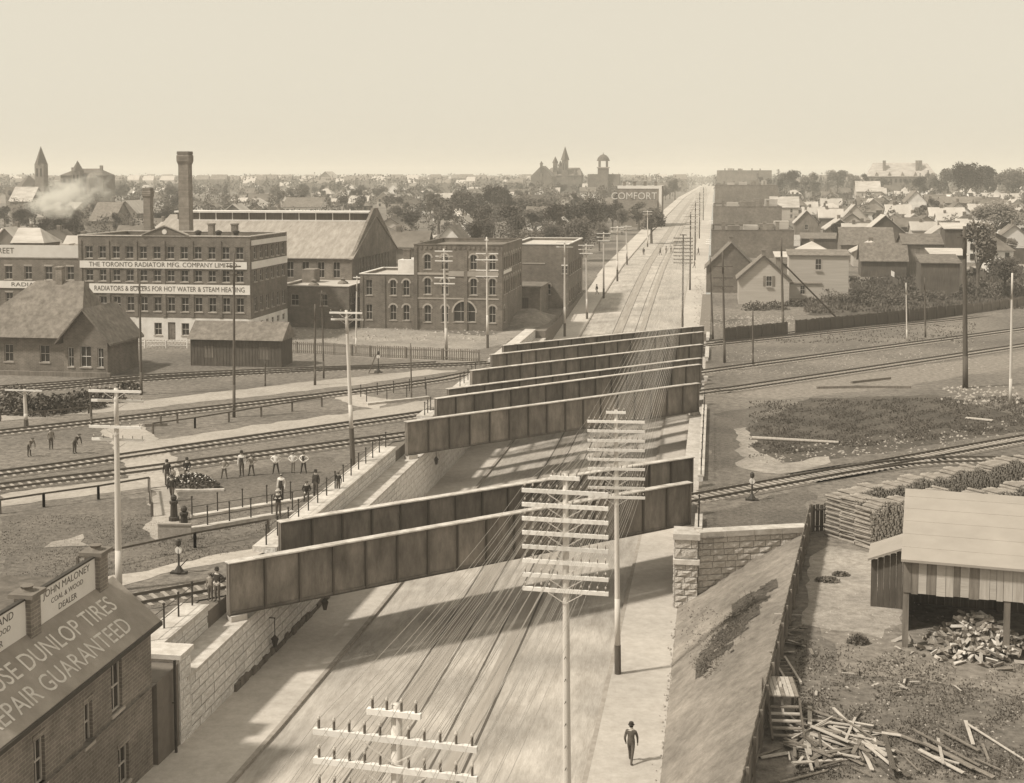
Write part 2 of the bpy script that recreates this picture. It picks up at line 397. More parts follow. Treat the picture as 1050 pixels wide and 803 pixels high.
patch('yard_dirt', [(732, 405), (790, 395), (1060, 360), (1060, 375), (900, 400), (800, 410)], mat('cinder_dirt', .14, .3, 2, .95, .5, 6, coords='World'), .008)

# ------------------------------------------------------------------ masonry
def block_mesh(seed, rough):
    rnd = random.Random(seed); n = 3; b = MB(); grid = {}
    for i in range(n+1):
        for j in range(n+1):
            e = i in (0, n) or j in (0, n)
            u = min(max(i/n, .0), 1); z = j/n
            if e:
                u = .02+.96*u; z = .05+.9*z
            grid[i, j] = len(b.v); b.v.append((u+(0 if e else rnd.uniform(-.05, .05)), -(.55 if e else 1+rnd.uniform(-rough, rough)), z+(0 if e else rnd.uniform(-.05, .05))))
    for i in range(n):
        for j in range(n): b.f.append((grid[i, j], grid[i+1, j], grid[i+1, j+1], grid[i, j+1]))
    o = len(b.v); b.v += [(.02, 0, .05), (.98, 0, .05), (.98, 0, .95), (.02, 0, .95)]
    c = [grid[0, 0], grid[n, 0], grid[n, n], grid[0, n]]
    b.f += [tuple([o, o+1]+[grid[i, 0] for i in range(n, -1, -1)]), tuple([o+1, o+2]+[grid[n, j] for j in range(n, -1, -1)]),
            tuple([o+2, o+3]+[grid[i, n] for i in range(0, n+1)]), tuple([o+3, o]+[grid[0, j] for j in range(0, n+1)])]
    b.m = [0]*len(b.f); return b
ROCK = [block_mesh(i, .55).mesh('stone_block', m_rstone) for i in range(6)]
ASH = [block_mesh(i+20, .12).mesh('ashlar_block', m_stone) for i in range(5)]
def masonry(root, org, dvec, length, ztop, zbot, course, blen, kinds, m, proud=.07, split=1e9, zlow=None, zcut=None, seed=1, name='stone'):
    """blocks laid in courses on the face that starts at org and runs along dvec; outward is to the right of dvec."""
    rnd = random.Random(seed); d = Vector(dvec).normalized(); y = Vector((0, 0, 1)).cross(d)
    rest = MB(); z = ztop; k = 0
    while z > zbot+.02:
        h = min(course*rnd.uniform(.92, 1.08), z-zbot); z -= h; u = -blen*rnd.random()*.5 - (.5*blen if k % 2 else 0); k += 1
        while u < length:
            w = blen*rnd.uniform(.75, 1.3); a = max(u, 0); e = min(u+w, length); u += w
            if e-a < .08: continue
            if zcut and zcut(a, z): continue
            p = Vector(org) + d*a
            if zlow and z+h < zlow(p.y): continue
            p.z = z
            if a < split:
                o = link(name, rnd.choice(kinds), root)
                o.matrix_local = Matrix.Translation(p) @ Matrix(((d.x, y.x, 0), (d.y, y.y, 0), (0, 0, 1))).to_4x4() @ Matrix.Diagonal((e-a, proud*rnd.uniform(.8, 1.3), h, 1))
            else:
                q = p + d*(e-a); t = y*(-proud*.8); g = .018
                A = p+d*g+Vector((0, 0, g)); B = q-d*g+Vector((0, 0, g)); Cc = q-d*g+Vector((0, 0, h-g)); D = p+d*g+Vector((0, 0, h-g))
                rest.add([A+t, B+t, Cc+t, D+t, A, B, Cc, D], [(0, 1, 2, 3), (0, 4, 5, 1), (1, 5, 6, 2), (2, 6, 7, 3), (3, 7, 4, 0)])
    if rest.f: rest.build('far_stonework', m, root, kind='stuff')
LEDGE = -.95
lw = thing('retaining_wall', 'long pale ashlar abutment wall on the brick-office side of the underpass with ledge and coping', 'wall', (0, 0, 0))
b = MB(); b.box(XL-4.5, XL-.012, 57.5, 190, -5.4, LEDGE-.16); b.build('wall_core', m_mortar, lw)
b = MB(); b.box(-27.0, -25.9, 57.5, 190, LEDGE-.2, -.05); b.build('backwall', m_mortar, lw)
b = MB(); b.box(-25.9, XL+.09, 57.4, 190, LEDGE-.155, LEDGE); b.build('ledge', m_cope, lw)
masonry(lw, (XL-.012, 57.5, 0), (0, 1, 0), 132.5, LEDGE-.16, -5.3, .5, 1.35, ASH, m_stone, .05, 41, zlow=street_z)
# dark rough footing course below the ashlar
b = MB(); rnd = random.Random(5)
for i in range(70):
    y = 63.5+i*.62; z = street_z(y)
    b.box(XL, XL+rnd.uniform(.1, .2), y+.02, y+.58, z, z+rnd.uniform(.35, .62))
b.build('footing', mat('footing_stone', .11, .25, 2, .95, .6, 6), lw, kind='stuff')
SEGL = [(58.0, 63.9), (74.6, 104.6), (118.6, 121.8), (135.8, 145.6), (157.5, 190)]
for a, e in SEGL:
    b = MB(); b.box(-27.3, -25.9, a, e, -.045, .3); b.build('parapet', m_stone, lw)
    masonry(lw, (-25.9, a, 0), (0, 1, 0), e-a, .12, LEDGE, .36, 1.3, ASH, m_stone, .035, 31 if a < 80 else 0, seed=int(a))
    n = max(1, round((e-a)/2.0)); L_ = (e-a)/n
    for i in range(n):
        b = MB(); b.box(-27.35, -25.8, a+i*L_+.01, a+(i+1)*L_-.01, .12, .36); b.build('coping_stone', m_cope, lw)
b = MB(); b.box(-27.0, XL+.03, 56.6, 57.95, -5.0, .2); b.build('end_pier', m_stone, lw)
masonry(lw, (XL+.03, 56.6, 0), (0, 1, 0), 1.3, .02, -4.3, .45, .9, ASH, m_stone, .05, 9)
b = MB(); b.box(-27.1, XL+.16, 56.5, 58.05, .2, .42); b.build('coping_stone', m_cope, lw)

rw = thing('abutment_wall', 'pale stone abutment beside the right-hand pavement with rock-faced end pier and wing wall', 'wall', (0, 0, 0))
b = MB(); b.box(XR+.012, 2.0, 83.2, 190, -5.4, LEDGE-.16); b.build('wall_core', m_mortar, rw)
b = MB(); b.box(-1.0, -.74, 83.3, 190, LEDGE-.2, -.05); b.build('backwall', m_mortar, rw)
b = MB(); b.box(XR-.09, -1.0, 83.0, 190, LEDGE-.155, LEDGE); b.build('ledge', m_cope, rw)
masonry(rw, (XR+.012, 190, 0), (0, -1, 0), 107, LEDGE-.16, -5.3, .5, 1.35, ASH, m_stone, .05, 0, zlow=street_z)
SEGR = [(82.6, 86.3), (97.5, 128.6), (146.2, 147.4), (163.0, 173.5), (183, 190)]
for a, e in SEGR:
    b = MB(); b.box(-1.05, -.7, a, e, -.045, .3); b.build('parapet', m_stone, rw)
    n = max(1, round((e-a)/2.0)); L_ = (e-a)/n
    for i in range(n):
        b = MB(); b.box(-1.1, -.62, a+i*L_+.01, a+(i+1)*L_-.01, .3, .42); b.build('coping_stone', m_cope, rw)
# end pier: dark sandstone band under the cap, then rock-faced quoins
b = MB(); b.box(XR-.08, -.86, 81.6, 83.3, -5.2, -.06); b.build('end_pier', m_mortar, rw)
b = MB(); b.box(XR-.2, -.72, 81.42, 83.35, -.055, .3); b.build('pier_cap', m_cope, rw)
b = MB(); b.box(XR-.2, -.74, 81.40, 83.3, -1.62, -1.32); b.build('string_course', m_cope, rw)
for (org, dv, ln) in (((XR-.08, 81.6, 0), (1, 0, 0), 1.42), ((XR-.08, 83.3, 0), (0, -1, 0), 1.7)):
    masonry(rw, org, dv, ln, -.06, -1.3, .6, 1.5, ROCK, m_rstone, .07, 99, seed=3)
    masonry(rw, org, dv, ln, -1.63, -4.9, .41, .72, ROCK, m_rstone, .09, 99, seed=4)
# wing wall running back to the yard fence
A = Vector((-.86, 82.0, 0)); E = Vector((fence_x(84.6)-.1, 84.45, 0)); dv = (E-A).normalized(); ln = (E-A).length
nv = Vector((0, 0, 1)).cross(dv)
b = MB(); q = [A, E, E+nv*.8, A+nv*.8]; b.prism([(p.x, p.y) for p in q], -4.9, -.02); b.build('wing_wall', m_mortar, rw)
masonry(rw, A, dv, ln, -.02, -4.8, .40, .85, ROCK, m_rstone, .085, 99, seed=8, zcut=lambda u, z: z < -4.9+4.7*u/ln-.5)
for i in range(4):
    p = A+dv*(ln*i/4+.01); q = A+dv*(ln*(i+1)/4-.01); c = MB()
    c.prism([(v.x, v.y) for v in (p-nv*.16, q-nv*.16, q+nv*.85, p+nv*.85)], -.015, .33); c.build('coping_stone', m_cope, rw)

# plain retaining walls where the street climbs out of the cut
for nm, lab, x, s_ in (('cut_wall', 'low stone wall of the street cut below the second brick building', XL, -1), ('cut_wall', 'low stone wall of the street cut opposite the second brick building', XR, 1)):
    b = MB(); ys = list(range(190, 250, 5))
    for y0, y1 in zip(ys[:-1], ys[1:]):
        z0, z1 = terr(y0), terr(y1)
        b.add([(x, y0, -5.2), (x, y1, -5.2), (x, y1, z1+.1), (x, y0, z0+.1), (x+s_*1.6, y0, -5.2), (x+s_*1.6, y1, -5.2), (x+s_*1.6, y1, z1+.1), (x+s_*1.6, y0, z0+.1)],
              [(0, 1, 2, 3), (3, 2, 6, 7), (4, 7, 6, 5), (0, 3, 7, 4), (1, 5, 6, 2)])
    tag(b.build(nm, m_mortar, None, (0, 0, 0)), lab, 'wall', 'walls of the street cut')
b = MB(); b.box(XL-2.7, XL, 54.2, 56.55, -5, 0.02); tag(b.build('cut_wall', m_mortar), 'dark masonry strip between repair building and pale ashlar wall', 'wall')

# ------------------------------------------------------------------ railway tracks
def resample(pts, step):
    out_ = []; acc = 0
    for p, q in zip(pts[:-1], pts[1:]):
        L_ = (q-p).length; t = acc
        while t < L_:
            out_.append((p+(q-p)*(t/L_), (q-p).normalized())); t += step
        acc = t-L_
    return out_
SLP = MB(); SLP.box(-1.3, 1.3, -.11, .11, -.02, .06); SLP = SLP.mesh('sleeper', m_sleeper)
def spline(pts, n=10):
    P = [Vector((p[0], p[1], 0)) for p in pts]; P = [P[0]*2-P[1]]+P+[P[-1]*2-P[-2]]; o = []
    for i in range(1, len(P)-2):
        for k in range(n):
            t = k/n; a, b_, c, d = P[i-1], P[i], P[i+1], P[i+2]
            o.append(.5*((2*b_)+(c-a)*t+(2*a-5*b_+4*c-d)*t*t+(3*b_-a-3*c+d)*t**3))
    o.append(P[-2]); return o
def track(pts, label, single=(0, 0), bed=True, sleepers=True, z=0):
    pl = spline(pts); o0 = pl[0].copy(); o0.z = z
    t = thing('railway_track', label, 'rail track', o0, 0, 'railway tracks')
    off = lambda i: ((pl[min(i+1, len(pl)-1)]-pl[max(i-1, 0)]).normalized()).cross(Vector((0, 0, 1)))
    for s_ in (-.75, .75):
        b = MB()
        for i in range(len(pl)-1):
            p = pl[i]+off(i)*s_-pl[0]; q = pl[i+1]+off(i+1)*s_-pl[0]
            b.beam(p+Vector((0, 0, .135)), q+Vector((0, 0, .135)), .085, .15)
        b.build('rail', m_rail, t)
    if bed:
        for side in (-1, 1):
            b = MB()
            for i in range(len(pl)-1):
                if -26.2 < pl[i].x < -1.0 or -26.2 < pl[i+1].x < -1.0 or (pl[i].x+13)*side < 0: continue
                n0, n1 = off(i), off(i+1); zz = Vector((0, 0, .026))
                p, q = pl[i]-pl[0]+zz, pl[i+1]-pl[0]+zz
                b.quad(p-n0*1.75, p+n0*1.75, q+n1*1.75, q-n1*1.75)
            if b.f: b.build('ballast_bed', m_ballast, t)
    if sleepers:
        rest = MB(); rnd = random.Random(2)
        for p, d in resample(pl, .62):
            if -26 < p.x < -1.2: pass
            rz = math.atan2(d.y, d.x)-math.pi/2
            if single[0] <= p.x <= single[1]:
                o = link('sleeper', SLP, t, p-pl[0], rz+rnd.uniform(-.03, .03))
            else:
                s_ = d.cross(Vector((0, 0, 1))); q = p-pl[0]
                rest.beam(q-s_*1.3+Vector((0, 0, .025)), q+s_*1.3+Vector((0, 0, .025)), .22, .07)
        if rest.f: rest.build('far_sleepers', m_sleeper, t, kind='stuff')
    return t
CA = lambda X, l, r: l+(r-l)*(X+25.3)/23.8
track([(-75, 22.5), (-50, 46.2), (-35.2, 60.3), (-25.3, 69.4), (-1.5, 91.7), (8, 100.6), (26, 117.2), (45, 134)], 'nearest railway track with bare sleepers crossing the front girder bridge', (-37, -25), True)
track([(6.5, 99.4), (12, 104), (17, 107), (23.9, 108.6), (34, 109.5), (50, 109)], 'curved siding that branches off the nearest track behind the woodpiles', sleepers=True)
track([(-95, 45), (-70, 69), (-50.8, 87.9), (-43.4, 94.5), (-25.3, 112.3), (-1.5, 137.6), (5, 144), (40, 182.5), (75, 222)], 'railway track over the second girder bridge, beside the standing boys')
track([(-95, 50), (-70, 76), (-53, 92), (-45, 101), (-25.3, 123.6), (-20, 130), (-1.5, 152.5), (44.7, 203), (75, 237)], 'railway track between the cinder platforms, over the third girder bridge')
track([(-95, 68), (-70, 98), (-54, 115), (-39.7, 130.3), (-30.7, 141.5), (-25.3, 150), (-1.5, 176.5), (38.6, 216.5), (51.2, 230), (80, 258)], 'railway track along the far cinder platform, over the last girder bridge')
track([(-110, 103), (-75, 125.5), (-63, 136.5), (-48, 146), (-33.4, 152.5), (-27, 156)], 'dark siding past the signal post in front of the long plank shed', bed=False)
track([(-110, 108), (-75, 130), (-62, 140.5), (-48, 147.5), (-40, 151), (-33, 155)], 'rear siding close to the long plank shed', bed=False)
track([(-.5, 180.5), (30, 213), (48, 233), (80, 262)], 'farthest track beside the dark board fence', bed=False)

# ------------------------------------------------------------------ plate-girder bridges
def girder(root, x0, y0, x1, y1, zt=2.2, zb=-.64, posts=16):
    a = Vector((x0, y0, 0)); e = Vector((x1, y1, 0)); d = (e-a).normalized(); n = d.cross(Vector((0, 0, 1))); L_ = (e-a).length
    def bx(bb, u0, u1, n0, n1, z0, z1):
        vs = [a+d*u+n*w+Vector((0, 0, z)) for z in (z0, z1) for u, w in ((u0, n0), (u1, n0), (u1, n1), (u0, n1))]
        bb.add(vs, [(0, 3, 2, 1), (4, 5, 6, 7), (0, 1, 5, 4), (1, 2, 6, 5), (2, 3, 7, 6), (3, 0, 4, 7)])
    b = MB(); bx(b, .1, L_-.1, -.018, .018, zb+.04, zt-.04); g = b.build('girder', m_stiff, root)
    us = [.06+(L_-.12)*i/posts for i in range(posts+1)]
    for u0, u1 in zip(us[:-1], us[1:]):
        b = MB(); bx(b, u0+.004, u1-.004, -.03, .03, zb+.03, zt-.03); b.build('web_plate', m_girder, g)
    b = MB(); bx(b, -.03, L_+.03, -.3, .3, zt-.03, zt+.02); bx(b, 1.5, L_-1.5, -.27, .27, zt+.02, zt+.045); b.build('top_flange', m_flange_lit, g)
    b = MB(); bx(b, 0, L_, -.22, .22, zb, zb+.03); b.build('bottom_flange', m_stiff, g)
    for s_ in (-1, 1):
        b = MB(); bx(b, .01, L_-.01, *(sorted((s_*.032, s_*.12))), zt-.14, zt-.035); bx(b, .01, L_-.01, *(sorted((s_*.032, s_*.12))), zb+.035, zb+.15); b.build('flange_angle', m_girder, g)
    for i in range(posts+1):
        u = .06+(L_-.12)*i/posts
        b = MB(); bx(b, u-.045, u+.045, .033, .2, zb+.035, zt-.035); bx(b, u-.045, u+.045, -.2, -.033, zb+.035, zt-.035); b.build('stiffener', m_stiff if 0 < i < posts else m_girder, g)
    for u in (.5, L_-.5):
        b = MB(); bx(b, u-.45, u+.45, -.35, .35, LEDGE+.005, zb-.005); b.build('bearing', m_cope, g)
BR = [((65.2, 87.6), (73.6, 95.7), 'front plate-girder bridge spanning the street, closest to the multi-arm telegraph poles'),
      ((105.9, 130.6), (117.6, 143.9), 'second plate-girder bridge spanning the street, its front girder light grey'),
      ((123.2, 148.9), (135.4, 161.3), 'third plate-girder bridge spanning the street'),
      ((148.1, 174.6), (156.5, 181.5), 'last plate-girder bridge, deepest in the row over the street')]
for (a, e), (c, f), lab in BR:
    t = thing('railway_bridge', lab, 'bridge', (0, 0, 0), 0, 'plate-girder bridges over the street')
    girder(t, -25.3, a, -1.5, e); girder(t, -25.3, c, -1.5, f)
    b = MB(); i0 = .5
    L2 = math.hypot(23.8, e-a); nt = int(L2/.5)
    for i in range(nt):                       # open deck: timbers with daylight between
        s0 = (i+.1)/nt; s1 = s0+.24/L2*1.0
        lo = [a+(e-a)*s_+i0 for s_ in (s0, s1)]; hi = [c+(f-c)*s_-i0 for s_ in (s0, s1)]
        if a > 100: lo = [(x_+y_)/2-2.1 for x_, y_ in zip(lo, hi)]; hi = [x_+4.2 for x_ in lo]
        q = [(-25.3+23.8*s0, lo[0]), (-25.3+23.8*s1, lo[1]), (-25.3+23.8*s1, hi[1]), (-25.3+23.8*s0, hi[0])]
        b.prism(q, -.3, -.04)
    b.build('deck_timbers', m_deck, t, kind='stuff')
    for o_ in (-1.3, 1.3):
        m0 = (a+c)/2; m1 = (e+f)/2; b = MB(); b.beam((-25.2, m0+o_, -.48), (-1.7, m1+o_, -.48), .3, .34); b.build('stringer', m_stiff, t)
    for k in range(9):
        s_ = (k+.5)/9; x = -25.3+23.8*s_; b = MB()
        b.beam((x, a+(e-a)*s_+.15, -.56), (x-5.2*(c-a)/12, c+(f-c)*s_-.15-5.2*(c-a)/12, -.56) if False else (x, c+(f-c)*s_-.15, -.56), .3, .1); b.build('floor_beam', m_stiff, t)

# ------------------------------------------------------------------ buildings
def wall_face(root, W, H, ops, fr, m, th=.3, name='wall', z0=0.0):
    us = sorted({0, W} | {o[0] for o in ops} | {o[1] for o in ops}); zs = sorted({z0, H} | {o[2] for o in ops} | {o[3] for o in ops})
    b = MB()
    for ua, ub in zip(us[:-1], us[1:]):
        for za, zb in zip(zs[:-1], zs[1:]):
            cu, cz = (ua+ub)/2, (za+zb)/2
            if any(o[0] < cu < o[1] and o[2] < cz < o[3] for o in ops): continue
            b.quad(fr(ua, 0, za), fr(ub, 0, za), fr(ub, 0, zb), fr(ua, 0, zb))
    for o in ops:
        a, e, p, q = o[:4]
        for (u0, z_0, u1, z_1) in ((a, p, e, p), (e, p, e, q), (e, q, a, q), (a, q, a, p)):
            b.quad(fr(u0, 0, z_0), fr(u0, th, z_0), fr(u1, th, z_1), fr(u1, 0, z_1))
    return b.build(name, m, root)
def fbox(b, fr, u0, u1, d0, d1, z0, z1):
    vs = [fr(u, d, z) for z in (z0, z1) for u, d in ((u0, d0), (u1, d0), (u1, d1), (u0, d1))]
    b.add(vs, [(0, 3, 2, 1), (4, 5, 6, 7), (0, 1, 5, 4), (1, 2, 6, 5), (2, 3, 7, 6), (3, 0, 4, 7)])
def window(root, fr, o, wallm, arch=False, bars=1, sash=None, sill=True, lintel=None):
    u0, u1, z0, z1 = o[:4]; b = MB(); f = .07; d0, d1 = .14, .2
    fbox(b, fr, u0, u0+f, d0, d1, z0, z1); fbox(b, fr, u1-f, u1, d0, d1, z0, z1)
    fbox(b, fr, u0+f, u1-f, d0, d1, z0, z0+f); fbox(b, fr, u0+f, u1-f, d0, d1, z1-f, z1)
    fbox(b, fr, u0+f, u1-f, d0+.01, d1, (z0+z1)/2-.035, (z0+z1)/2+.035)
    for k in range(bars):
        c = u0+(u1-u0)*(k+1)/(bars+1); fbox(b, fr, c-.02, c+.02, d0+.02, d1-.01, z0+f, z1-f)
    w = b.build('window', sash or m_sash, root)
    b = MB(); b.quad(fr(u0, d1+.005, z0), fr(u1, d1+.005, z0), fr(u1, d1+.005, z1), fr(u0, d1+.005, z1)); b.build('pane', m_pane, w)
    if sill:
        b = MB(); fbox(b, fr, u0-.1, u1+.1, -.08, .1, z0-.14, z0-.002); b.build('sill', m_trim, w)
    if lintel:
        b = MB(); fbox(b, fr, u0-.08, u1+.08, -.03, .1, z1+.002, z1+.22); b.build('lintel', lintel, w)
    if arch:
        r = (u1-u0)/2; c = (u0+u1)/2; zc = z1-r; n = 8; b = MB()
        for s_ in (-1, 1):                        # spandrels that round the head of the opening
            pts = [(c+s_*r, z1)] + [(c+s_*r*math.cos(a), zc+r*math.sin(a)) for a in [math.pi/2*i/n for i in range(n+1)]]
            for i in range(1, len(pts)-1):
                b.add([fr(pts[0][0], .03, pts[0][1]), fr(pts[i][0], .03, pts[i][1]), fr(pts[i+1][0], .03, pts[i+1][1])], [(0, 1, 2)])
        b.build('arch_head', wallm, w)
        b = MB()
        for i in range(12):
            a0, a1 = math.pi*i/12, math.pi*(i+1)/12
            q = [(c+k*math.cos(a), zc+k*math.sin(a)) for k, a in ((r+.02, a0), (r+.26, a0), (r+.26, a1), (r+.02, a1))]
            vs = [fr(u, d, z) for d in (-.05, .02) for u, z in q]
            b.add(vs, [(0, 1, 2, 3), (0, 4, 5, 1), (1, 5, 6, 2), (2, 6, 7, 3), (3, 7, 4, 0)])
        b.build('arch_hood', m_trim, w)
    return w
def door(root, fr, o, m):
    u0, u1, z0, z1 = o[:4]; b = MB(); fbox(b, fr, u0, u1, .12, .18, z0, z1)
    for k in (0, 1): fbox(b, fr, u0+.12+k*(u1-u0)/2, u0+(k+1)*(u1-u0)/2-.12, .1, .12, z0+.25, z1-.3)
    d = b.build('door', m, root); b = MB(); fbox(b, fr, u1-.2, u1-.12, .05, .12, z0+1, z0+1.1); b.build('handle', m_iron, d)
FRONT = lambda u, d, z: (u, d, z)
def right_side(W): return lambda u, d, z: (W-d, u, z)
def left_side(D): return lambda u, d, z: (d, D-u, z)
def box_shell(root, W, D, H, m, front=(), right=(), left=(), plinth=None):
    wall_face(root, W, H, list(front), FRONT, m); wall_face(root, D, H, list(right), right_side(W), m)
    wall_face(root, D, H, list(left), left_side(D), m)
    b = MB(); b.quad((W, D, 0), (0, D, 0), (0, D, H), (W, D, H)); b.build('wall', m, root)
def flat_roof(root, W, D, H, m, cope=m_trim, par=.7, wallm=None):
    b = MB(); b.quad((.25, .25, H-par), (W-.25, .25, H-par), (W-.25, D-.25, H-par), (.25, D-.25, H-par))
    r = b.build('roof', m, root)
    b = MB()
    for u in ((.01, W-.01, .01, .25), (.01, W-.01, D-.25, D-.01), (.01, .25, .25, D-.25), (W-.25, W-.01, .25, D-.25)): b.box(u[0], u[1], u[2], u[3], H-par-.1, H-.003)
    b.build('parapet', wallm or cope, r)
    b = MB()
    for u in ((-.08, W+.08, -.08, .3), (-.08, W+.08, D-.3, D+.08), (-.08, .3, .3, D-.3), (W-.3, W+.08, .3, D-.3)): b.box(u[0], u[1], u[2], u[3], H, H+.14)
    b.build('coping', cope, r)
    return r
def gable_roof(root, W, D, He, Hr, m, along='x', over=.4, th=.14, name='roof'):
    """ridge along x (gables at x=0 and x=W) or along y"""
    b = MB(); k = (Hr-He)
    if along == 'x':
        h = D/2; s_ = k/h; e = He-over*s_
        prof = [(-over, e), (h, Hr), (D+over, e)]; P = lambda x, q: (x, q[0], q[1]); x0, x1 = -over, W+over
    else:
        h = W/2; s_ = k/h; e = He-over*s_
        prof = [(-over, e), (h, Hr), (W+over, e)]; P = lambda x, q: (q[0], x, q[1]); x0, x1 = -over, D+over
    top = [(a, z+th) for a, z in prof]
    poly = prof + top[::-1]; n = len(poly)
    vs = [P(x0, q) for q in poly] + [P(x1, q) for q in poly]
    b.add(vs, [(0, 1, 4, 5), (1, 2, 3, 4), (11, 10, 7, 6), (10, 9, 8, 7)] + [(i, (i+1) % n, n+(i+1) % n, n+i) for i in range(n)])
    return b.build(name, m, root)
def gable_fill(root, W, D, He, Hr, m, along='x'):
    for q in ((0, W) if along == 'x' else (0, D)):
        b = MB(); b.add([(q, 0, He), (q, D, He), (q, D/2, Hr)] if along == 'x' else [(0, q, He), (W, q, He), (W/2, q, Hr)], [(0, 1, 2)]); b.build('gable', m, root)
def chimney(root, x, y, z0, z1, w=.7, m=None, name='chimney'):
    b = MB(); b.box(x-w/2, x+w/2, y-w/2, y+w/2, z0, z1); b.box(x-w/2-.08, x+w/2+.08, y-w/2-.08, y+w/2+.08, z1, z1+.2); return b.build(name, m or m_brick3, root)

# ---- radiator factory
W, D, H = 25.1, 15.4, 14.4
fac = thing('radiator_factory', 'four-storey brick factory with two long white lettered sign bands and low pediment', 'factory', (-87.8, 172, 0))
def factory_windows(n, L_, x0):
    st = L_/n; return [(x0+st*(i+.5)-.55, x0+st*(i+.5)+.55) for i in range(n)]
fw_ = factory_windows(12, W-1.2, .6); front = []; rows = [(4.0, 6.0), (8.15, 9.75), (11.3, 13.0)]
for z0, z1 in rows: front += [(a, e, z0, z1) for a, e in fw_]
base = [(a, e, .7, 2.4) for i, (a, e) in enumerate(fw_) if i in (2, 3, 5, 7, 8, 10, 11)]
bdoor = [(fw_[6][0], fw_[6][1], 0.05, 2.5)]
rfw = factory_windows(6, D-1.2, .6); right = []
for z0, z1 in rows: right += [(a, e, z0, z1) for a, e in rfw]
rbase = [(a, e, 1.6, 2.5) for a, e in rfw]
wall_face(fac, W, H, front, FRONT, m_brick, z0=3.1); wall_face(fac, W, 3.1, base+bdoor, FRONT, m_white, name='base_wall')
wall_face(fac, D, H, right, right_side(W), m_brick, z0=3.1); wall_face(fac, D, 3.1, rbase, right_side(W), m_white, name='base_wall')
wall_face(fac, D, H, [], left_side(D), m_brick); b = MB(); b.quad((W, D, 0), (0, D, 0), (0, D, H), (W, D, H)); b.build('wall', m_brick, fac)
for o in front+base: window(fac, FRONT, o, m_brick, lintel=m_brick2 if o[2] > 3 else None)
for o in right: window(fac, right_side(W), o, m_brick)
for o in rbase: window(fac, right_side(W), o, m_brick, sill=False)
door(fac, FRONT, bdoor[0], m_roofm)
for i in range(7):
    u = .3+(W-.6)*i/6; b = MB(); fbox(b, FRONT, u-.25, u+.25, -.1, -.003, 3.2, H-.6); b.build('pilaster', m_brick, fac)
r = flat_roof(fac, W, D, H, m_roofm, m_cope, .6, m_brick)
b = MB(); b.add([(W*.38, -.12, H+.15), (W*.64, -.12, H+.15), (W*.51, -.12, H+1.35), (W*.38, .25, H+.15), (W*.64, .25, H+.15), (W*.51, .25, H+1.35)], [(0, 1, 2), (5, 4, 3), (0, 2, 5, 3), (1, 4, 5, 2), (0, 3, 4, 1)]); b.build('pediment', m_brick, fac)
b = MB(); b.beam((W*.375, .05, H+.2), (W*.51, .05, H+1.5), .6, .12); b.beam((W*.51, .05, H+1.5), (W*.645, .05, H+.2), .6, .12); b.build('pediment_coping', m_trim, fac)
b = MB(); b.tube((W*.51, -.16, H+.62), (W*.51, -.12, H+.62), .35, n=14); b.build('date_plaque', m_sign, fac)
def sign_band(root, fr, u0, u1, z0, z1, body, size, rot, off=-.16, sx=1.0):
    b = MB(); fbox(b, fr, u0, u1, -.14, -.02, z0, z1); s_ = b.build('sign_board', m_sign, root)
    if body: text(body, size, s_, m_print, fr((u0+u1)/2, off, (z0+z1)/2), rot, sx=sx)
    return s_
sign_band(fac, FRONT, .25, W-.5, 9.95, 10.95, 'THE TORONTO RADIATOR MFG. COMPANY LIMITED', .92, (R(90), 0, 0), sx=.98)
sign_band(fac, FRONT, 1.6, W-.1, 6.45, 7.75, 'RADIATORS & BOILERS FOR HOT WATER & STEAM HEATING', .98, (R(90), 0, 0), sx=.82)
sign_band(fac, right_side(W), .2, D-.2, 9.95, 10.95, '', .8, None)
sign_band(fac, right_side(W), .2, D-.2, 13.2, 13.9, '', .8, None)
for x in (4, 7.5): chimney(fac, x+12, 9, H-.7, H+1.3, .8)
for x, y in ((19, 4), (21, 5.5), (16, 4)):
    b = MB(); b.lathe((x, y, H-.65), [(.35, 0), (.35, .9), (.5, .95), (.5, 1.2), (.1, 1.4)], 10); b.build('roof_ventilator', m_iron, fac)
wing = thing('factory_wing', 'lower brick factory wing with tall white parapet lettered EET and a second white band', 'factory', (-101.5, 174.5, 0))
Ww, Dw, Hw = 13.6, 13, 12.4
fo = []
for z0, z1 in ((1, 2.8), (4.2, 6.1), (8, 9.9)): fo += [(u, u+1.1, z0, z1) for u in (1.2, 4.2, 7.3, 10.6)]
box_shell(wing, Ww, Dw, Hw-1.4, m_brick2, front=fo)
for o in fo: window(wing, FRONT, o, m_brick2, lintel=m_trim)
flat_roof(wing, Ww, Dw, Hw-1.4, m_roofl, m_cope, .5, m_brick2)
sign_band(wing, FRONT, 0, Ww-.4, 11.15, 12.9, '', 1, None)
text('STREET', 1.15, wing, m_print, (.9, -.16, 12.05), (R(90), 0, 0))
sign_band(wing, FRONT, 0, Ww-2.8, 6.75, 7.75, 'RADIATORS', .8, (R(90), 0, 0), sx=1.5)
b = MB(); b.box(.3, 5, 4, 9, Hw-1.8, Hw+.6); p = b.build('roof_house', m_brick2, wing)
g = MB(); g.add([(0, 3.7, Hw+.6), (5.3, 3.7, Hw+.6), (5.3, 9.3, Hw+.6), (0, 9.3, Hw+.6), (-.2, 6.5, Hw+2.7), (3.2, 6.5, Hw+2.7)], [(0, 1, 5, 4), (3, 4, 5, 2), (1, 2, 5), (0, 4, 3)]); g.build('roof_house_roof', m_roofl, p)
for x in (6.5, 8.8):
    b = MB(); b.box(x, x+1.4, 6, 8, Hw-1.8, Hw+.4); b.build('skylight_box', m_clap, wing)
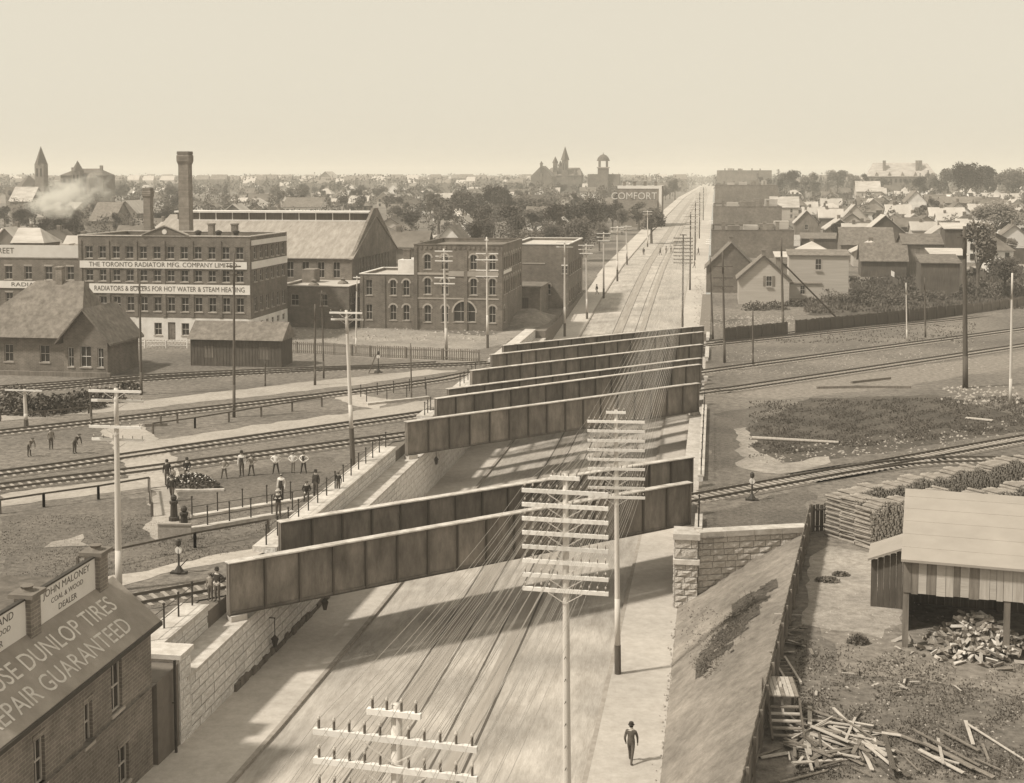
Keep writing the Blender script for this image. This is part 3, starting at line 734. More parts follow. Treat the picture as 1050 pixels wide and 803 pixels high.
# factory chimneys
def stack(x, y, z, h, r, label, m):
    t = thing('factory_chimney', label, 'chimney', (x, y, z), R(45)); b = MB(); s_ = r*1.414
    b.lathe((0, 0, 0), [(s_*1.25, 0), (s_*1.18, h*.2), (s_*1.04, h*.91), (s_*1.06, h*.925), (s_*1.28, h*.945), (s_*1.3, h*.975), (s_*1.12, h*.985)], 4); b.build('shaft', m, t)
    b = MB(); b.lathe((0, 0, 0), [(s_*1.25, h*.985), (s_*1.2, h*1.0), (s_*.75, h*1.0), (s_*.75, h*.96)], 4); b.build('cap', m_mortar, t)
    return t
stack(-79.0, 189, 0, 26.4, .74, 'tall square brick chimney with flared cap behind the factory', m_brick3)
stack(-85.2, 189.5, 0, 20.9, .52, 'short square brick chimney left of the tall one', m_brick3)

# ---- foundry hall with raised monitor
fx = -58.0; ya, yb = 206.0, 236.0; He = atY(361, 265, ya).z; Hr = atY(386, 221, 221).z
fo_ = thing('foundry_hall', 'long foundry hall with broad pale roof, ridge monitor and brick gable end', 'factory', (-58-37, ya, 0))
Wf, Df = 37, 30
gw = [(4.2+i*2.1, 5.2+i*2.1, He-3.6, He-.2) for i in range(10)]
box_shell(fo_, Wf, Df, He, m_brick2, front=[(13+i*2.6, 14.2+i*2.6, He-3.2, He-.6) for i in range(9)], right=gw)
for o in gw: window(fo_, right_side(Wf), o, m_brick2, sill=False)
for i in range(9): window(fo_, FRONT, (13+i*2.6, 14.2+i*2.6, He-3.2, He-.6), m_brick2, sill=False)
gable_fill(fo_, Wf, Df, He, Hr, m_brick2); gable_roof(fo_, Wf, Df, He, Hr-.1, mat('foundry_roof', .22, .2, .8, .9, stretch=(2, .4, 1)), 'x', .3)
b = MB(); b.add([(Wf-.35, -.5, He-.2), (Wf+.12, -.5, He-.2), (Wf+.12, Df/2-1.2, Hr+1.3), (Wf-.35, Df/2-1.2, Hr+1.3), (Wf-.35, Df/2+1.2, Hr+1.3), (Wf+.12, Df/2+1.2, Hr+1.3), (Wf+.12, Df+.5, He-.2), (Wf-.35, Df+.5, He-.2)],
      [(0, 1, 2, 3), (3, 2, 5, 4), (4, 5, 6, 7), (1, 6, 5, 2), (0, 3, 4, 7)]); b.build('gable_parapet', m_brick2, fo_)
b = MB(); b.box(2, Wf-.5, Df/2-2.2, Df/2+2.2, Hr-1.4, Hr+.45); mo = b.build('roof_monitor', m_plankd, fo_)
b = MB(); b.box(1.6, Wf-.4, Df/2-2.7, Df/2+2.7, Hr+.45, Hr+.75); b.build('monitor_roof', m_white, mo)
for i in range(11):
    b = MB(); b.box(3+i*3, 3.15+i*3, Df/2-2.3, Df/2-2.2, Hr-1.2, Hr+.45); b.build('monitor_post', m_white, mo)
b = MB(); b.box(2, Wf-1, Df/2-2.32, Df/2-2.2, Hr-1.0, Hr-.75); b.build('monitor_rail', m_white, mo)

# ---- long low link building between factory and offices
lk = thing('machine_shop', 'low brick machine shop with flat pale roof and two roof ventilators', 'factory', (-65.0, 190, 0), 0)
b_ops = [(1+i*2.0, 2.1+i*2.0, 3.6, 5.2) for i in range(8)]
box_shell(lk, 11, 17, 6.2, m_brick2, right=b_ops, front=[(2, 3.2, 3.3, 5.0), (6.5, 7.7, 3.3, 5.0)])
for o in b_ops: window(lk, right_side(11), o, m_brick2)
for o in ((2, 3.2, 3.3, 5.0), (6.5, 7.7, 3.3, 5.0)): window(lk, FRONT, o, m_brick2)
flat_roof(lk, 11, 17, 6.2, m_roofl, m_cope, .3, m_brick2)
for x, y in ((4, 5), (7.5, 9)):
    b = MB(); b.lathe((x, y, 5.9), [(.9, 0), (.8, .25), (.35, .5), (.35, .75), (.5, .8), (.1, 1)], 10); b.build('roof_ventilator', m_roofm, lk)
b = MB(); b.box(.5, 2.5, 10, 13, 5.9, 8.0); b.build('roof_house', m_brick3, lk)
bs = thing('loading_shed', 'open loading shed with dark bays between the machine shop and offices', 'shed', (-53.9, 193, 0))
b = MB(); b.box(0, 1.2, 0, .3, 0, 4.4); b.box(5.6, 6.1, 0, .3, 0, 4.4); b.box(0, 6.1, 6, 6.3, 0, 4.4); b.build('wall', m_brick3, bs)
b = MB(); b.add([(-.3, -.5, 4.3), (6.4, -.5, 4.3), (6.4, 6.5, 5.6), (-.3, 6.5, 5.6), (-.3, -.5, 4.5), (6.4, -.5, 4.5), (6.4, 6.5, 5.8), (-.3, 6.5, 5.8)], [(3, 2, 1, 0), (4, 5, 6, 7), (0, 1, 5, 4), (1, 2, 6, 5), (3, 0, 4, 7)]); b.build('roof', m_roofm, bs)
b = MB(); b.box(.2, 2.4, -3.5, -.8, 0, 3.0); b.box(.1, 2.5, -3.6, -.7, 3.0, 3.15); tag(b.build('brick_hut', m_brick2, None, (-57.5, 192, 0)), 'small square brick hut in front of the machine shop', 'hut')

# ---- arched-window offices
of = thing('brick_offices', 'three-storey dark brick offices with arched windows and a pale string course', 'building', (-43.9, 189.5, 0))
Wo, Do, Ho = 13.2, 20, 12.6
fo = []
for z0, z1 in ((1.2, 3.7), (5.3, 7.7), (9.0, 11.2)):
    for u in (1.5, 4.1, 8.4, 11.2):
        if z0 < 2 and u in (8.4,): continue
        fo.append((u, u+1.05, z0, z1))
big = (5.9, 9.2, 1.3, 4.3); dr = (.4, 1.2, .1, 3.2)
fo = [o for o in fo if not (o[2] < 2 and (o[1] > big[0]-.1 and o[0] < big[1]+.1))]
sd = []
for z0, z1 in ((5.3, 7.7), (9.0, 11.2)): sd += [(1.4+i*2.3, 2.3+i*2.3, z0, z1) for i in range(8)]
sd += [(1.4, 2.3, 1.2, 3.6)]
wall_face(of, Wo, Ho, fo+[big, dr], FRONT, m_brick); wall_face(of, Do, Ho, sd, right_side(Wo), m_brick)
wall_face(of, Do, Ho, [], left_side(Do), m_brick); b = MB(); b.quad((Wo, Do, 0), (0, Do, 0), (0, Do, Ho), (Wo, Do, Ho)); b.build('wall', m_brick, of)
for o in fo: window(of, FRONT, o, m_brick, arch=True)
window(of, FRONT, big, m_brick, arch=True, bars=2); door(of, FRONT, dr, m_roofm)
for o in sd: window(of, right_side(Wo), o, m_brick, arch=True)
flat_roof(of, Wo, Do, Ho, m_roofm, m_brick2, .5, m_brick)
b = MB(); fbox(b, FRONT, 0, Wo, -.09, -.003, 8.2, 8.5); b.build('string_course', m_trim, of)
b = MB(); fbox(b, FRONT, 5.2, Wo-.6, -.1, -.003, 8.0, 8.75); s_ = b.build('sign_board', m_trim, of)
b = MB(); fbox(b, FRONT, 0, Wo, -.07, -.003, 4.6, 4.8); b.build('string_course', m_trim, of)
b = MB(); fbox(b, right_side(Wo), 1, 8.5, -.08, -.003, 8.3, 8.8); b.build('sign_board', m_sign, of)
for u in (0, Wo/2+.9, Wo-.5):
    b = MB(); fbox(b, FRONT, u, u+.5, -.12, -.003, .02, Ho-.7); b.build('pilaster', m_brick, of)
for i in range(18):
    b = MB(); fbox(b, FRONT, .2+i*.72, .55+i*.72, -.1, -.003, Ho-.6, Ho-.15); b.build('corbel', m_brick2, of)
ol = thing('office_annex', 'two-storey brick office annex with arched windows and pale eaves', 'building', (-52.4, 190.3, 0))
W2, D2, H2 = 8.4, 14, 8.1
fo = [(u, u+1.0, z0, z1) for z0, z1 in ((1.3, 3.6), (5.0, 7.3)) for u in (.9, 4.6, 6.6)]
box_shell(ol, W2, D2, H2, m_brick2, front=fo)
for o in fo: window(ol, FRONT, o, m_brick2, arch=o[0] > 2)
flat_roof(ol, W2, D2, H2, m_roofl, m_white, .35, m_brick2)
for u in (.1, 3.5, 7.9):
    b = MB(); fbox(b, FRONT, u, u+.4, -.12, -.003, .02, H2-.2); b.build('pilaster', m_brick2, ol)
for x, y, h in ((5.4, 8, 3.2), (7.4, 11, 4.4)): chimney(ol, x, y, H2-.4, H2+h, 1.0, m_brick)
b = MB(); b.box(4.4, 8, 6, 12, H2-.3, H2+1.8); b.build('roof_house', m_white, ol)
# ---- second brick building on the street
b2 = thing('brick_warehouse', 'plain two-storey brick warehouse with one small arched window beside the far pavement', 'building', (-34.6, 222, -.2))
fo = [(6.1, 7.0, 2.8, 4.6), (8.9, 9.8, 6.4, 7.7)]; sd = [(1.5+i*3.0, 2.7+i*3.0, z, z+2) for i in range(7) for z in (1.5, 6)]
box_shell(b2, 10.0, 24, 11.3, m_brick2, front=fo, right=sd)
window(b2, FRONT, fo[0], m_brick2, arch=True); window(b2, FRONT, fo[1], m_brick2, lintel=m_sign)
for o in sd: window(b2, right_side(10), o, m_brick2)
flat_roof(b2, 10, 24, 11.3, m_roofl, m_white, .4, m_brick2)
b = MB(); fbox(b, FRONT, 1.5, 6, -.06, -.003, 8.0, 8.2); b.build('string_course', m_trim, b2)
yd = thing('yard_lean_to', 'low brick lean-to with dark doorways between offices and warehouse', 'shed', (-34.5, 211, 0))
box_shell(yd, 6.5, 10.8, 4.6, m_brick3, front=[(1.2, 2.4, .05, 3.0), (3.4, 4.6, .05, 3.0)])
for o in ((1.2, 2.4, .05, 3.0), (3.4, 4.6, .05, 3.0)): door(yd, FRONT, o, m_plankd)
b = MB(); b.box(-.2, 6.7, -.2, 10.8, 4.6, 4.8); b.build('roof', m_roofm, yd)
# earth bank at the kerb in front of it
b = MB(); rnd = random.Random(6); G = {}
for i in range(9):
    for j in range(9):
        u, w = i/8, j/8; x = -34+9.0*u; y = 196+18*w
        G[i, j] = len(b.v); b.v.append((x, y, .02+1.5*math.sin(math.pi*u)*math.sin(math.pi*w)*(1+.3*rnd.uniform(-1, 1)) if 0 < i < 8 and 0 < j < 8 else -.05))
b.f = [(G[i, j], G[i+1, j], G[i+1, j+1], G[i, j+1]) for i in range(8) for j in range(8)]; b.m = [0]*64
smooth(b.build('earth_bank', m_slope, kind='structure'))

# ---- gatekeeper's station house on the near side of the factory
st = thing('station_house', 'small station house with steep shingled roof, cross gable and brick stack', 'house', (-86.2, 141, 0))
Ws, Ds, Hs = 16.2, 9, 4.4
fo = [(9.2, 10.4, 1.2, 3.2), (4.8, 5.9, 1.2, 3.2)]
box_shell(st, 14.0, Ds, Hs, m_clap2 if 'm_clap2' in globals() else m_brick2, front=fo)
for o in fo: window(st, FRONT, o, m_brick2)
g = MB(); o_ = .7
g.add([(-o_, -o_, Hs-.3), (14.7, -o_, Hs-.3), (14.7, Ds+o_, Hs-.3), (-o_, Ds+o_, Hs-.3), (6.6, Ds/2, Hs+5.9), (12.6, Ds/2, Hs+5.9)], [(0, 1, 5, 4), (1, 2, 5), (2, 3, 4, 5), (3, 0, 4), (3, 2, 1, 0)]); rf = g.build('roof', m_roofm, st)
chimney(rf, 9.6, Ds/2, Hs+5.0, Hs+7.4, .8, m_brick3)
gr = MB(); x0, x1, ym, yf = 13.0, 18.3, Ds/2, -1.6
wall_face(st, x1-x0, Hs, [(.5, 1.2, 1.0, 3.2), (2.0, 3.3, 1.0, 3.4), (4.1, 4.8, 1.0, 3.2)], lambda u, d, z: (x0+u, yf+d, z), m_brick2, name='gable_wall')
for o in ((.5, 1.2, 1.0, 3.2), (2.0, 3.3, 1.0, 3.4), (4.1, 4.8, 1.0, 3.2)): window(st, lambda u, d, z: (x0+u, yf+d, z), o, m_brick2, sash=m_white)
b = MB(); b.add([(x0, yf, Hs), (x1, yf, Hs), ((x0+x1)/2, yf, Hs+3.1)], [(0, 1, 2)]); b.quad((x1, yf, 0), (x1, 6.5, 0), (x1, 6.5, Hs), (x1, yf, Hs)); b.quad((x0, Ds, 0), (x0, yf, 0), (x0, yf, Hs), (x0, Ds, Hs)); b.build('gable_wall', m_brick2, st)
b = MB(); xm = (x0+x1)/2; e = .75; s_ = 3.1/((x1-x0)/2)
for sg, xe in ((-1, x0-e), (1, x1+e)):
    ze = Hs-e*s_
    b.add([(xm, yf-e, Hs+3.1), (xe, yf-e, ze), (xe, 6.5, ze), (xm, 6.5, Hs+3.1), (xm, yf-e, Hs+3.35), (xe, yf-e, ze+.25), (xe, 6.5, ze+.25), (xm, 6.5, Hs+3.35)], [(0, 1, 2, 3), (7, 6, 5, 4), (0, 4, 5, 1), (1, 5, 6, 2), (2, 6, 7, 3)])
b.build('gable_roof', m_roofl2 if 'm_roofl2' in globals() else m_roofm, st)
b = MB(); b.box(-1, 19, -2.6, -2.2, 0, .5); b.build('platform_edge', m_plank, st)

# ---- dark plank sheds by the siding
sh = thing('plank_shed', 'long dark plank tool shed with mono-pitch roof in front of the factory', 'shed', (-62.0, 149, 0))
box_shell(sh, 11.3, 4.2, 3.3, m_plankd, front=[(1.6, 2.9, 1.0, 2.4), (8.4, 9.9, .9, 2.4)])
for o in ((1.6, 2.9, 1.0, 2.4), (8.4, 9.9, .9, 2.4)):
    b = MB(); fbox(b, FRONT, o[0], o[1], .05, .1, o[2], o[3]); b.build('shutter', m_plank, sh)
for i in range(28):
    b = MB(); fbox(b, FRONT, .05+i*.4, .1+i*.4, -.03, -.002, .05, 3.25) ; b.build('batten', m_plankd, sh)
b = MB(); b.add([(-.3, -.4, 3.2), (11.6, -.4, 3.2), (11.6, 2.3, 5.2), (-.3, 2.3, 5.2), (11.6, 4.6, 3.2), (-.3, 4.6, 3.2)], [(0, 1, 2, 3), (3, 2, 4, 5), (0, 3, 5), (1, 4, 2), (0, 5, 4, 1)]); b.build('roof', m_roofm, sh)

# ---- tire repair building at the lower corner
tb = thing('repair_building', 'brick repair building with painted lettering across its sloping roof at the photo corner', 'building', (-24.55, 54.0, 0))
# local x = 0 at the street face, negative x away from it; local y negative towards the camera
zE, zT, dp = 2.95, 4.62, 1.85
LB = 34
sw = lambda u, d, z: (-d, -LB+u, z)
ops = [(LB-3.9+.0, LB-2.9, .2, 2.3), (LB-6.3, LB-5.6, -.1, 1.6), (LB-10.2, LB-9.4, .0, 1.8), (LB-13.5, LB-12.6, .2, 2.2), (LB-3.4, LB-2.4, -3.2, -1.5), (LB-7.6, LB-6.6, -3.2, -1.5), (LB-11.6, LB-10.6, -3.2, -1.5)]
wall_face(tb, LB, zE, ops, sw, m_brick3, z0=-4.6)
for o in ops: window(tb, sw, o, m_brick3, lintel=m_brick3)
b = MB(); b.add([(0, 0, -4.6), (-7, 0, -4.6), (-7, 0, zT), (-dp, 0, zT), (0, 0, zE)], [(0, 1, 2, 3, 4)]); b.build('end_wall', m_brick3, tb)
b = MB(); b.add([(.38, .25, zE-.22), (.38, -LB, zE-.22), (-dp, -LB, zT), (-dp, .25, zT), (.38, .25, zE-.08), (.38, -LB, zE-.08), (-dp, -LB, zT+.14), (-dp, .25, zT+.14)], [(3, 2, 1, 0), (4, 5, 6, 7), (0, 1, 5, 4), (3, 0, 4, 7), (2, 3, 7, 6)])
rf = b.build('roof', mat('slate_roof', .19, .12, 1.0, .9, .3, 5, var2=.12, scale2=.4), tb)
b = MB(); b.box(-7, -dp, -LB, 0, zT-.3, zT+.02); b.build('flat_roof', m_roofd, tb)
b = MB(); b.box(.36, .46, -LB, .25, zE-.3, zE-.12); b.build('gutter', m_iron, tb)
ang = math.atan2(zT-zE+.22, dp+.38)
def roof_pt(s_, y):     # s_ 0 at eave .. 1 at parapet
    return (.38+(-dp-.38)*s_, y, zE-.08+(zT+.14-zE+.08)*s_+.012)
M_ = Matrix(((0, -math.cos(ang), 0), (1, 0, 0), (0, math.sin(ang), 0)))
def roof_text(body, size, s_, y, sx):
    ex = Vector((0, 1, 0)); ey = Vector((-math.cos(ang), 0, math.sin(ang))); ez = ex.cross(ey)
    o = text(body, size, rf, m_printw, (0, 0, 0), (0, 0, 0), align='RIGHT', sx=1)
    o.matrix_local = Matrix.Translation(Vector(roof_pt(s_, y))) @ Matrix((ex, ey, ez)).transposed().to_4x4() @ Matrix.Diagonal((sx, 1, 1, 1))
roof_text('USE DUNLOP TIRES', 1.12, .66, -1.35, 1.0); roof_text('REPAIR GUARANTEED', 1.12, .27, -1.75, 1.0)
for k, y in enumerate((-1.1, -6.9, -12.7)):
    b = MB(); b.box(-dp-.45, -dp+.25, y-.38, y+.38, zT-.2, zT+1.55); p = b.build('parapet_pier', m_brick3, tb)
    b = MB(); b.box(-dp-.62, -dp+.42, y-.55, y+.55, zT+1.55, zT+1.72); b.lathe((-dp-.1, y, zT+1.72), [(.3, 0), (.2, .1), (.28, .22), (.1, .25)], 8); b.build('pier_cap', m_mortar, p)
for y0, y1, lines in ((-6.45, -1.55, (('JOHN MALONEY', .42), ('COAL & WOOD', .30), ('DEALER', .36))), (-12.3, -7.35, (('JOHN   LAND', .42), ('COAL & WOOD', .30), ('DEALER', .36)))):
    b = MB(); b.box(-dp-.06, -dp+.06, y0, y1, zT+.12, zT+1.5); s_ = b.build('sign_board', m_sign, tb)
    for i, (bd, sz) in enumerate(lines):
        text(bd, sz, s_, m_print, (-dp+.064, (y0+y1)/2, zT+1.22-i*.42), (R(90), 0, R(90)), sx=1.25)
    b = MB(); b.box(-dp-.1, -dp+.1, y0, y1, zT+1.5, zT+1.58); b.build('sign_frame', m_iron, s_)
b = MB(); b.tube((.35, .9, -4.4), (.35, .9, .5), .07, n=8); b.tube((.2, .9, -1.5), (.35, .9, -1.5), .03); tag(b.build('standpipe', m_iron, None, (-24.55, 54.8, 0)), 'dark upright pipe at the end of the ashlar wall beside the repair building', 'pipe')

# ------------------------------------------------------------------ poles and wires
INS = MB(); INS.tube((0, 0, 0), (0, 0, .1), .018, n=5, mi=0); INS.lathe((0, 0, .1), [(.022, 0), (.034, .02), (.03, .06), (.01, .085)], 7, mi=1); INS = INS.mesh('insulator', [m_pin, m_glass_ins])
INSB = MB(); INSB.tube((0, 0, 0), (0, 0, .2), .028, n=6, mi=0); INSB.lathe((0, 0, .17), [(.03, 0), (.034, .03), (.015, .07)], 7, mi=1); INSB = INSB.mesh('insulator', [m_pin, m_glass_ins])
def pole(x, y, z0, h, label, arms=(), r=.16, pale=True, rz=0, pins=0, lean=(0, 0), band=0, group=None, pinmesh=None, armw=.135, steps=False, armm=None, brace=True):
    t = thing('utility_pole', label, 'pole', (x, y, z0), rz, group)
    m = m_polew if pale else m_poled; top = Vector((lean[0], lean[1], h)); ax = lambda z: top*(z/h)
    b = MB(); zb = band if band else 0
    n = 5
    for i in range(n):
        za = zb+(h-zb)*i/n; ze = zb+(h-zb)*(i+1)/n; ra = r*(1-.42*za/h); re = r*(1-.42*ze/h)
        b.tube(ax(za), ax(ze), ra, re, 9, cap=(i == n-1 or i == 0))
    s_ = smooth(b.build('shaft', m, t))
    if band:
        b = MB(); b.tube((0, 0, -.1), ax(band), r*1.08, r*1.02, 9); b.build('painted_butt', m_poled, s_)
    cs = []
    for k, a in enumerate(arms):
        za, w = a[0], a[1]; np_ = a[2] if len(a) > 2 else pins; c = ax(za); yy = -r*.75 if k % 2 == 0 or pins else r*.75
        b = MB(); b.box(-w/2, w/2, -.055, .055, -armw/2, armw/2); arm = b.build('crossarm', armm or (m_armw if pale else m_poled), t, (c.x, c.y+yy, c.z))
        if brace and w > 1.5:
            b = MB()
            for sg in (-1, 1): b.beam((sg*w*.2, -.07, -armw/2), (0, -.02, -.45), .02, .025)
            b.build('brace', m_polew if pale else m_iron, arm)
        for i in range(np_):
            half = np_/2; u = (-w/2+.1)+(w-.2)*i/(np_-1) if np_ < 8 else math.copysign(.28+abs(i-(np_-1)/2+0)*0+((w/2-.38)*(abs(i-(np_-1)/2)-.5)/(half-1)), i-(np_-1)/2)
            link('insulator', pinmesh or INS, arm, (u, 0, armw/2)); cs.append((k, i, Matrix.Rotation(rz, 3, 'Z') @ Vector((c.x+u, c.y+yy, c.z+armw/2+.18)) + Vector((x, y, z0))))
    if steps:
        for i in range(14):
            b = MB(); z = h*.25+i*.4; c = ax(z); sg = -1 if i % 2 else 1
            b.tube(c+Vector((0, sg*r*.6, 0)), c+Vector((0, sg*(r+.18), 0)), .014, n=5); b.build('step', m_iron, s_)
    return t, cs
def tiers(h, n, gap, w, short=1.05, pins=10): return [(h-.12, short, 4)] + [(h-.12-.5-gap*i, w, pins) for i in range(n)]
zP1 = street_z(69.5)+.15
t, w1 = pole(-4.95, 69.5, zP1, 10.15-zP1, 'tall telegraph pole with nine full crossarms standing on the right-hand pavement', tiers(10.15-zP1, 9, .51, 3.05), .17, True, R(3), band=1.6, pins=10, lean=(-.18, 0))
zP0 = street_z(45)+.15
t, w0 = pole(-4.95, 45, zP0, 12.2-zP0, 'telegraph pole with seven tilted crossarms in front of the nine-arm pole', tiers(12.2-zP0, 8, .5, 3.05), .17, True, R(-4), pins=10, lean=(-.12, 0), steps=True)
zPN = street_z(23)+.15
t, wN = pole(-5.75, 23.2, zPN, 12.75-zPN, 'nearest telegraph pole, only its pale upper crossarms showing at the bottom edge', tiers(12.75-zPN, 5, .56, 3.2), .18, True, R(-6), pins=10, pinmesh=INSB, armw=.11)
t_, wF = pole(-4.9, 206, street_z(206)+.15, 15.5, 'far multi-arm telegraph pole beyond the last girder bridge by the pavement', tiers(15.5, 8, .55, 3.0), .17, False, 0, pins=10, band=2.5)
def wires(a, b_, sag, keep):
    A = {(k, i): p for k, i, p in a}; B_ = {(k, i): p for k, i, p in b_}
    return {q: (A[q], B_[q], sag) for q in A if q in B_ and keep(q)}
runs = {}
for a, b_, s_ in ((wN, w0, .25), (w0, w1, .25), (w1, wF, 1.6)):
    for q, seg in wires(a, b_, s_, lambda q: True).items(): runs.setdefault(q, []).append(seg)
rnd = random.Random(9)
for q, segs in runs.items():
    if len(segs) < 2: continue
    pts = []
    s0 = segs[0][0]
    if segs[0][0].y < 30: pts.append(s0+Vector((.35, -24, .6)))
    for a, b_, sg in segs:
        for k in range(8):
            u = k/8; p = a.lerp(b_, u); p.z -= 4*sg*rnd.uniform(.96, 1.04)*u*(1-u); pts.append(p)
    pts.append(segs[-1][1])
    o0 = pts[0].copy(); bm_ = MB(); r_ = .006
    for p in pts: bm_.v += [tuple(p-o0+Vector(d_)*r_) for d_ in ((-1, 0, -.6), (1, 0, -.6), (0, 0, 1))]
    for i in range(len(pts)-1):
        for k in range(3): bm_.f.append((i*3+k, i*3+(k+1) % 3, i*3+3+(k+1) % 3, i*3+3+k))
    bm_.m = [0]*len(bm_.f)
    tag(bm_.build('telegraph_wire', m_wire, None, o0), 'thin telegraph wire strung between the many-armed poles above the street', 'wire', 'telegraph wires over the street')

def ppole(px, pyb, pyt, label, arms=(), pale=True, r=.15, z=0.0, ground=False, **k):
    p = gat(px[0], pyb) if ground else at(px[0], pyb, z)
    top = atY(px[1], pyt, p.y); h = top.z-p.z
    return pole(p.x, p.y, p.z, h, label, [(h-a[0], a[1]) + tuple(a[2:]) for a in arms], r, pale, lean=(top.x-p.x, 0), **k)
ppole((122, 119), 605, 398, 'pale pole with four crossarms rising beside the repair building roof', [(.15, 3.0, 6), (.72, 3.0, 6), (2.1, 3.0, 6), (2.85, 3.0, 6)], r=.2, steps=False)
ppole((362, 355), 478, 318, 'pale leaning pole with black-painted butt beside the underpass railing', [(.2, 2.6, 4), (.75, 2.6, 4)], band=3.0, r=.19)
ppole((240, 240), 428, 260, 'very tall thin dark pole standing on the far platform', [(1.2, 1.4), (2.0, 1.4)], False, .15)
ppole((145, 143), 405, 288, 'dark pole with hanging lamp gear beside the station house', [(.6, 1.3), (1.6, .9)], False, .16)
ppole((323, 323), 395, 312, 'plain dark pole behind the far platform', [], False, .14)
ppole((458, 455), 369, 255, 'pale pole with five crossarms in front of the brick offices door', [(.3, 2.2), (.95, 2.2), (1.5, 2.2), (3.6, 2.6), (4.3, 2.6)], band=1.5, r=.2)
ppole((500, 499), 357, 243, 'pale pole with five crossarms in front of the brick offices corner', [(.4, .5), (2.2, 3.0), (3.0, 3.0), (4.4, 3.0), (5.2, 3.0)], band=1.8, r=.17, steps=True)
ppole((422, 421), 410, 352, 'thin grey post beside the far underpass railing', [], False, .09)
ppole((332, 330), 388, 298, 'slim dark pole near the picket fence', [(.3, 1.0)], False, .11)
ppole((210, 210), 372, 330, 'slim post between plank shed and picket fence', [], True, .1)
ppole((365, 366), 362, 283, 'pale slim pole in front of the office annex', [(.2, .9)], True, .13)
ppole((27, 25), 437, 399, 'pale short pole with one crossarm near the station fence', [(.1, 3.6, 6)], True, .2, band=.6)
ppole((94, 92), 437, 388, 'slim dark signal mast below the station house', [], False, .11)
ppole((272, 272), 396, 370, 'short dark post on the siding', [], False, .1)
# street side, running away
for i, (xb, xt, yb_, yt) in enumerate(((579, 579, 346, 247), (602, 601, 334, 250), (619, 619, 308, 238), (633, 633, 288, 232), (643, 642, 273, 231), (664, 664, 258, 216))):
    ppole((xb, xt), yb_, yt, ('first', 'second', 'third', 'fourth', 'fifth', 'last')[i] + ' pale pole of the row along the far left pavement', [(.25, 2.6), (.95, 2.6)] + ([(1.6, 2.2)] if i in (1, 2) else []), band=2.2, r=.19, z=-2.2 if i < 2 else (-.2 if i == 2 else 2.2), group='poles along the far left pavement', brace=False)
for i, (xb, xt, yb_, yt) in enumerate(((707, 704, 305, 222), (712, 711, 280, 212), (717, 716, 258, 205), (720, 719, 240, 196))):
    y_ = (255, 315, 400, 520)[i]
    zz = street_z(y_)+.1; hh = (15, 14, 14, 13)[i]
    pole(-4.7, y_, zz, hh, ('second', 'third', 'fourth', 'last')[i] + ' of the far dark many-armed poles receding along the right-hand pavement', [(hh-.3-.55*k, 2.8) for k in range(7)], .18, False, band=0, group='far many-armed poles', armm=m_polew, brace=False)
ppole((743, 741), 372, 258, 'dark pole with three crossarms beside the right-hand tracks', [(1.8, 2.4), (3.2, 2.4), (4.2, 2.4)], False, .16)
ppole((803, 801), 338, 244, 'stout grey pole propped by a long slanting stay in front of the clapboard house', [], False, .22, band=0)
ppole((731, 728), 348, 262, 'weathered slim pole by the end of the right-hand pavement', [], False, .15)
ppole((772, 772), 374, 318, 'short dark post between the right-hand tracks', [], False, .12)
ppole((930, 929), 350, 290, 'slim grey pole by the board fence', [], True, .1)
ppole((949, 948), 346, 285, 'dark post by the board fence beside the slim grey pole', [], False, .14)
ppole((990, 989), 398, 232, 'tall heavy dark pole with crooked top standing in rubble', [(1.2, 1.6)], False, .3, brace=False)
ppole((1036, 1038), 415, 280, 'pale bare pole at the extreme right edge', [], True, .16)
b = MB(); p = at(858, 326, 0); q = atY(803, 270, at(803, 338).y); b.tube(p, q, .14, .11, 8); tag(b.build('pole_stay', m_poled), 'long slanting timber stay leaning to the stout grey pole', 'timber')

# ------------------------------------------------------------------ railings and fences
def railing(pts, label, h=1.15, rails=(1.0, .5), r=.035, pr_=.05, m=None, step=2.6, group=None, knob=True, posts=None):
    m = m or m_iron
    o = Vector(pts[0]); t = thing('iron_railing', label, 'railing', o, 0, group)
    for a, e in zip(pts[:-1], pts[1:]):
        a = Vector(a); e = Vector(e); L_ = (e-a).length; n = max(1, round(L_/step))
        for i in range(n+1):
            p = a.lerp(e, i/n)-o
            b = MB(); b.tube(p, p+Vector((0, 0, h)), pr_, pr_*.85, 7)
            if knob: b.lathe(p+Vector((0, 0, h)), [(pr_*.8, 0), (pr_*1.5, .05), (pr_*1.3, .11), (.01, .15)], 7)
            b.build('post', m, t)
        for z in rails:
            b = MB(); b.tube(a-o+Vector((0, 0, z)), e-o+Vector((0, 0, z)), r*.6, n=6); b.build('rail', m, t)
    return t
railing([(-26.6, 58.3, .36), (-26.6, 63.6, .36)], 'iron pipe railing on the coping beside the repair building', step=1.75)
railing([(-26.6, 75.0, .36), (-26.6, 104.2, .36)], 'long iron pipe railing on the coping between first and second girder bridge', step=2.1)
railing([(-26.6, 118.9, .36), (-26.6, 121.5, .36)], 'short iron railing on the coping between second and third girder bridge', step=1.3)
railing([(-26.6, 136.1, .36), (-26.6, 145.2, .36)], 'iron railing on the coping between third and last girder bridge', step=2.2)
railing([(-.85, 82.9, .42), (-.85, 86.2, .42)], 'single-bar iron railing on the end of the right-hand abutment', step=1.6, rails=(1.0,))
railing([(-.85, 97.8, .42), (-.85, 128.2, .42)], 'long iron railing on the right-hand abutment between first and second bridge', step=3.0, rails=(1.0,), pr_=.04)
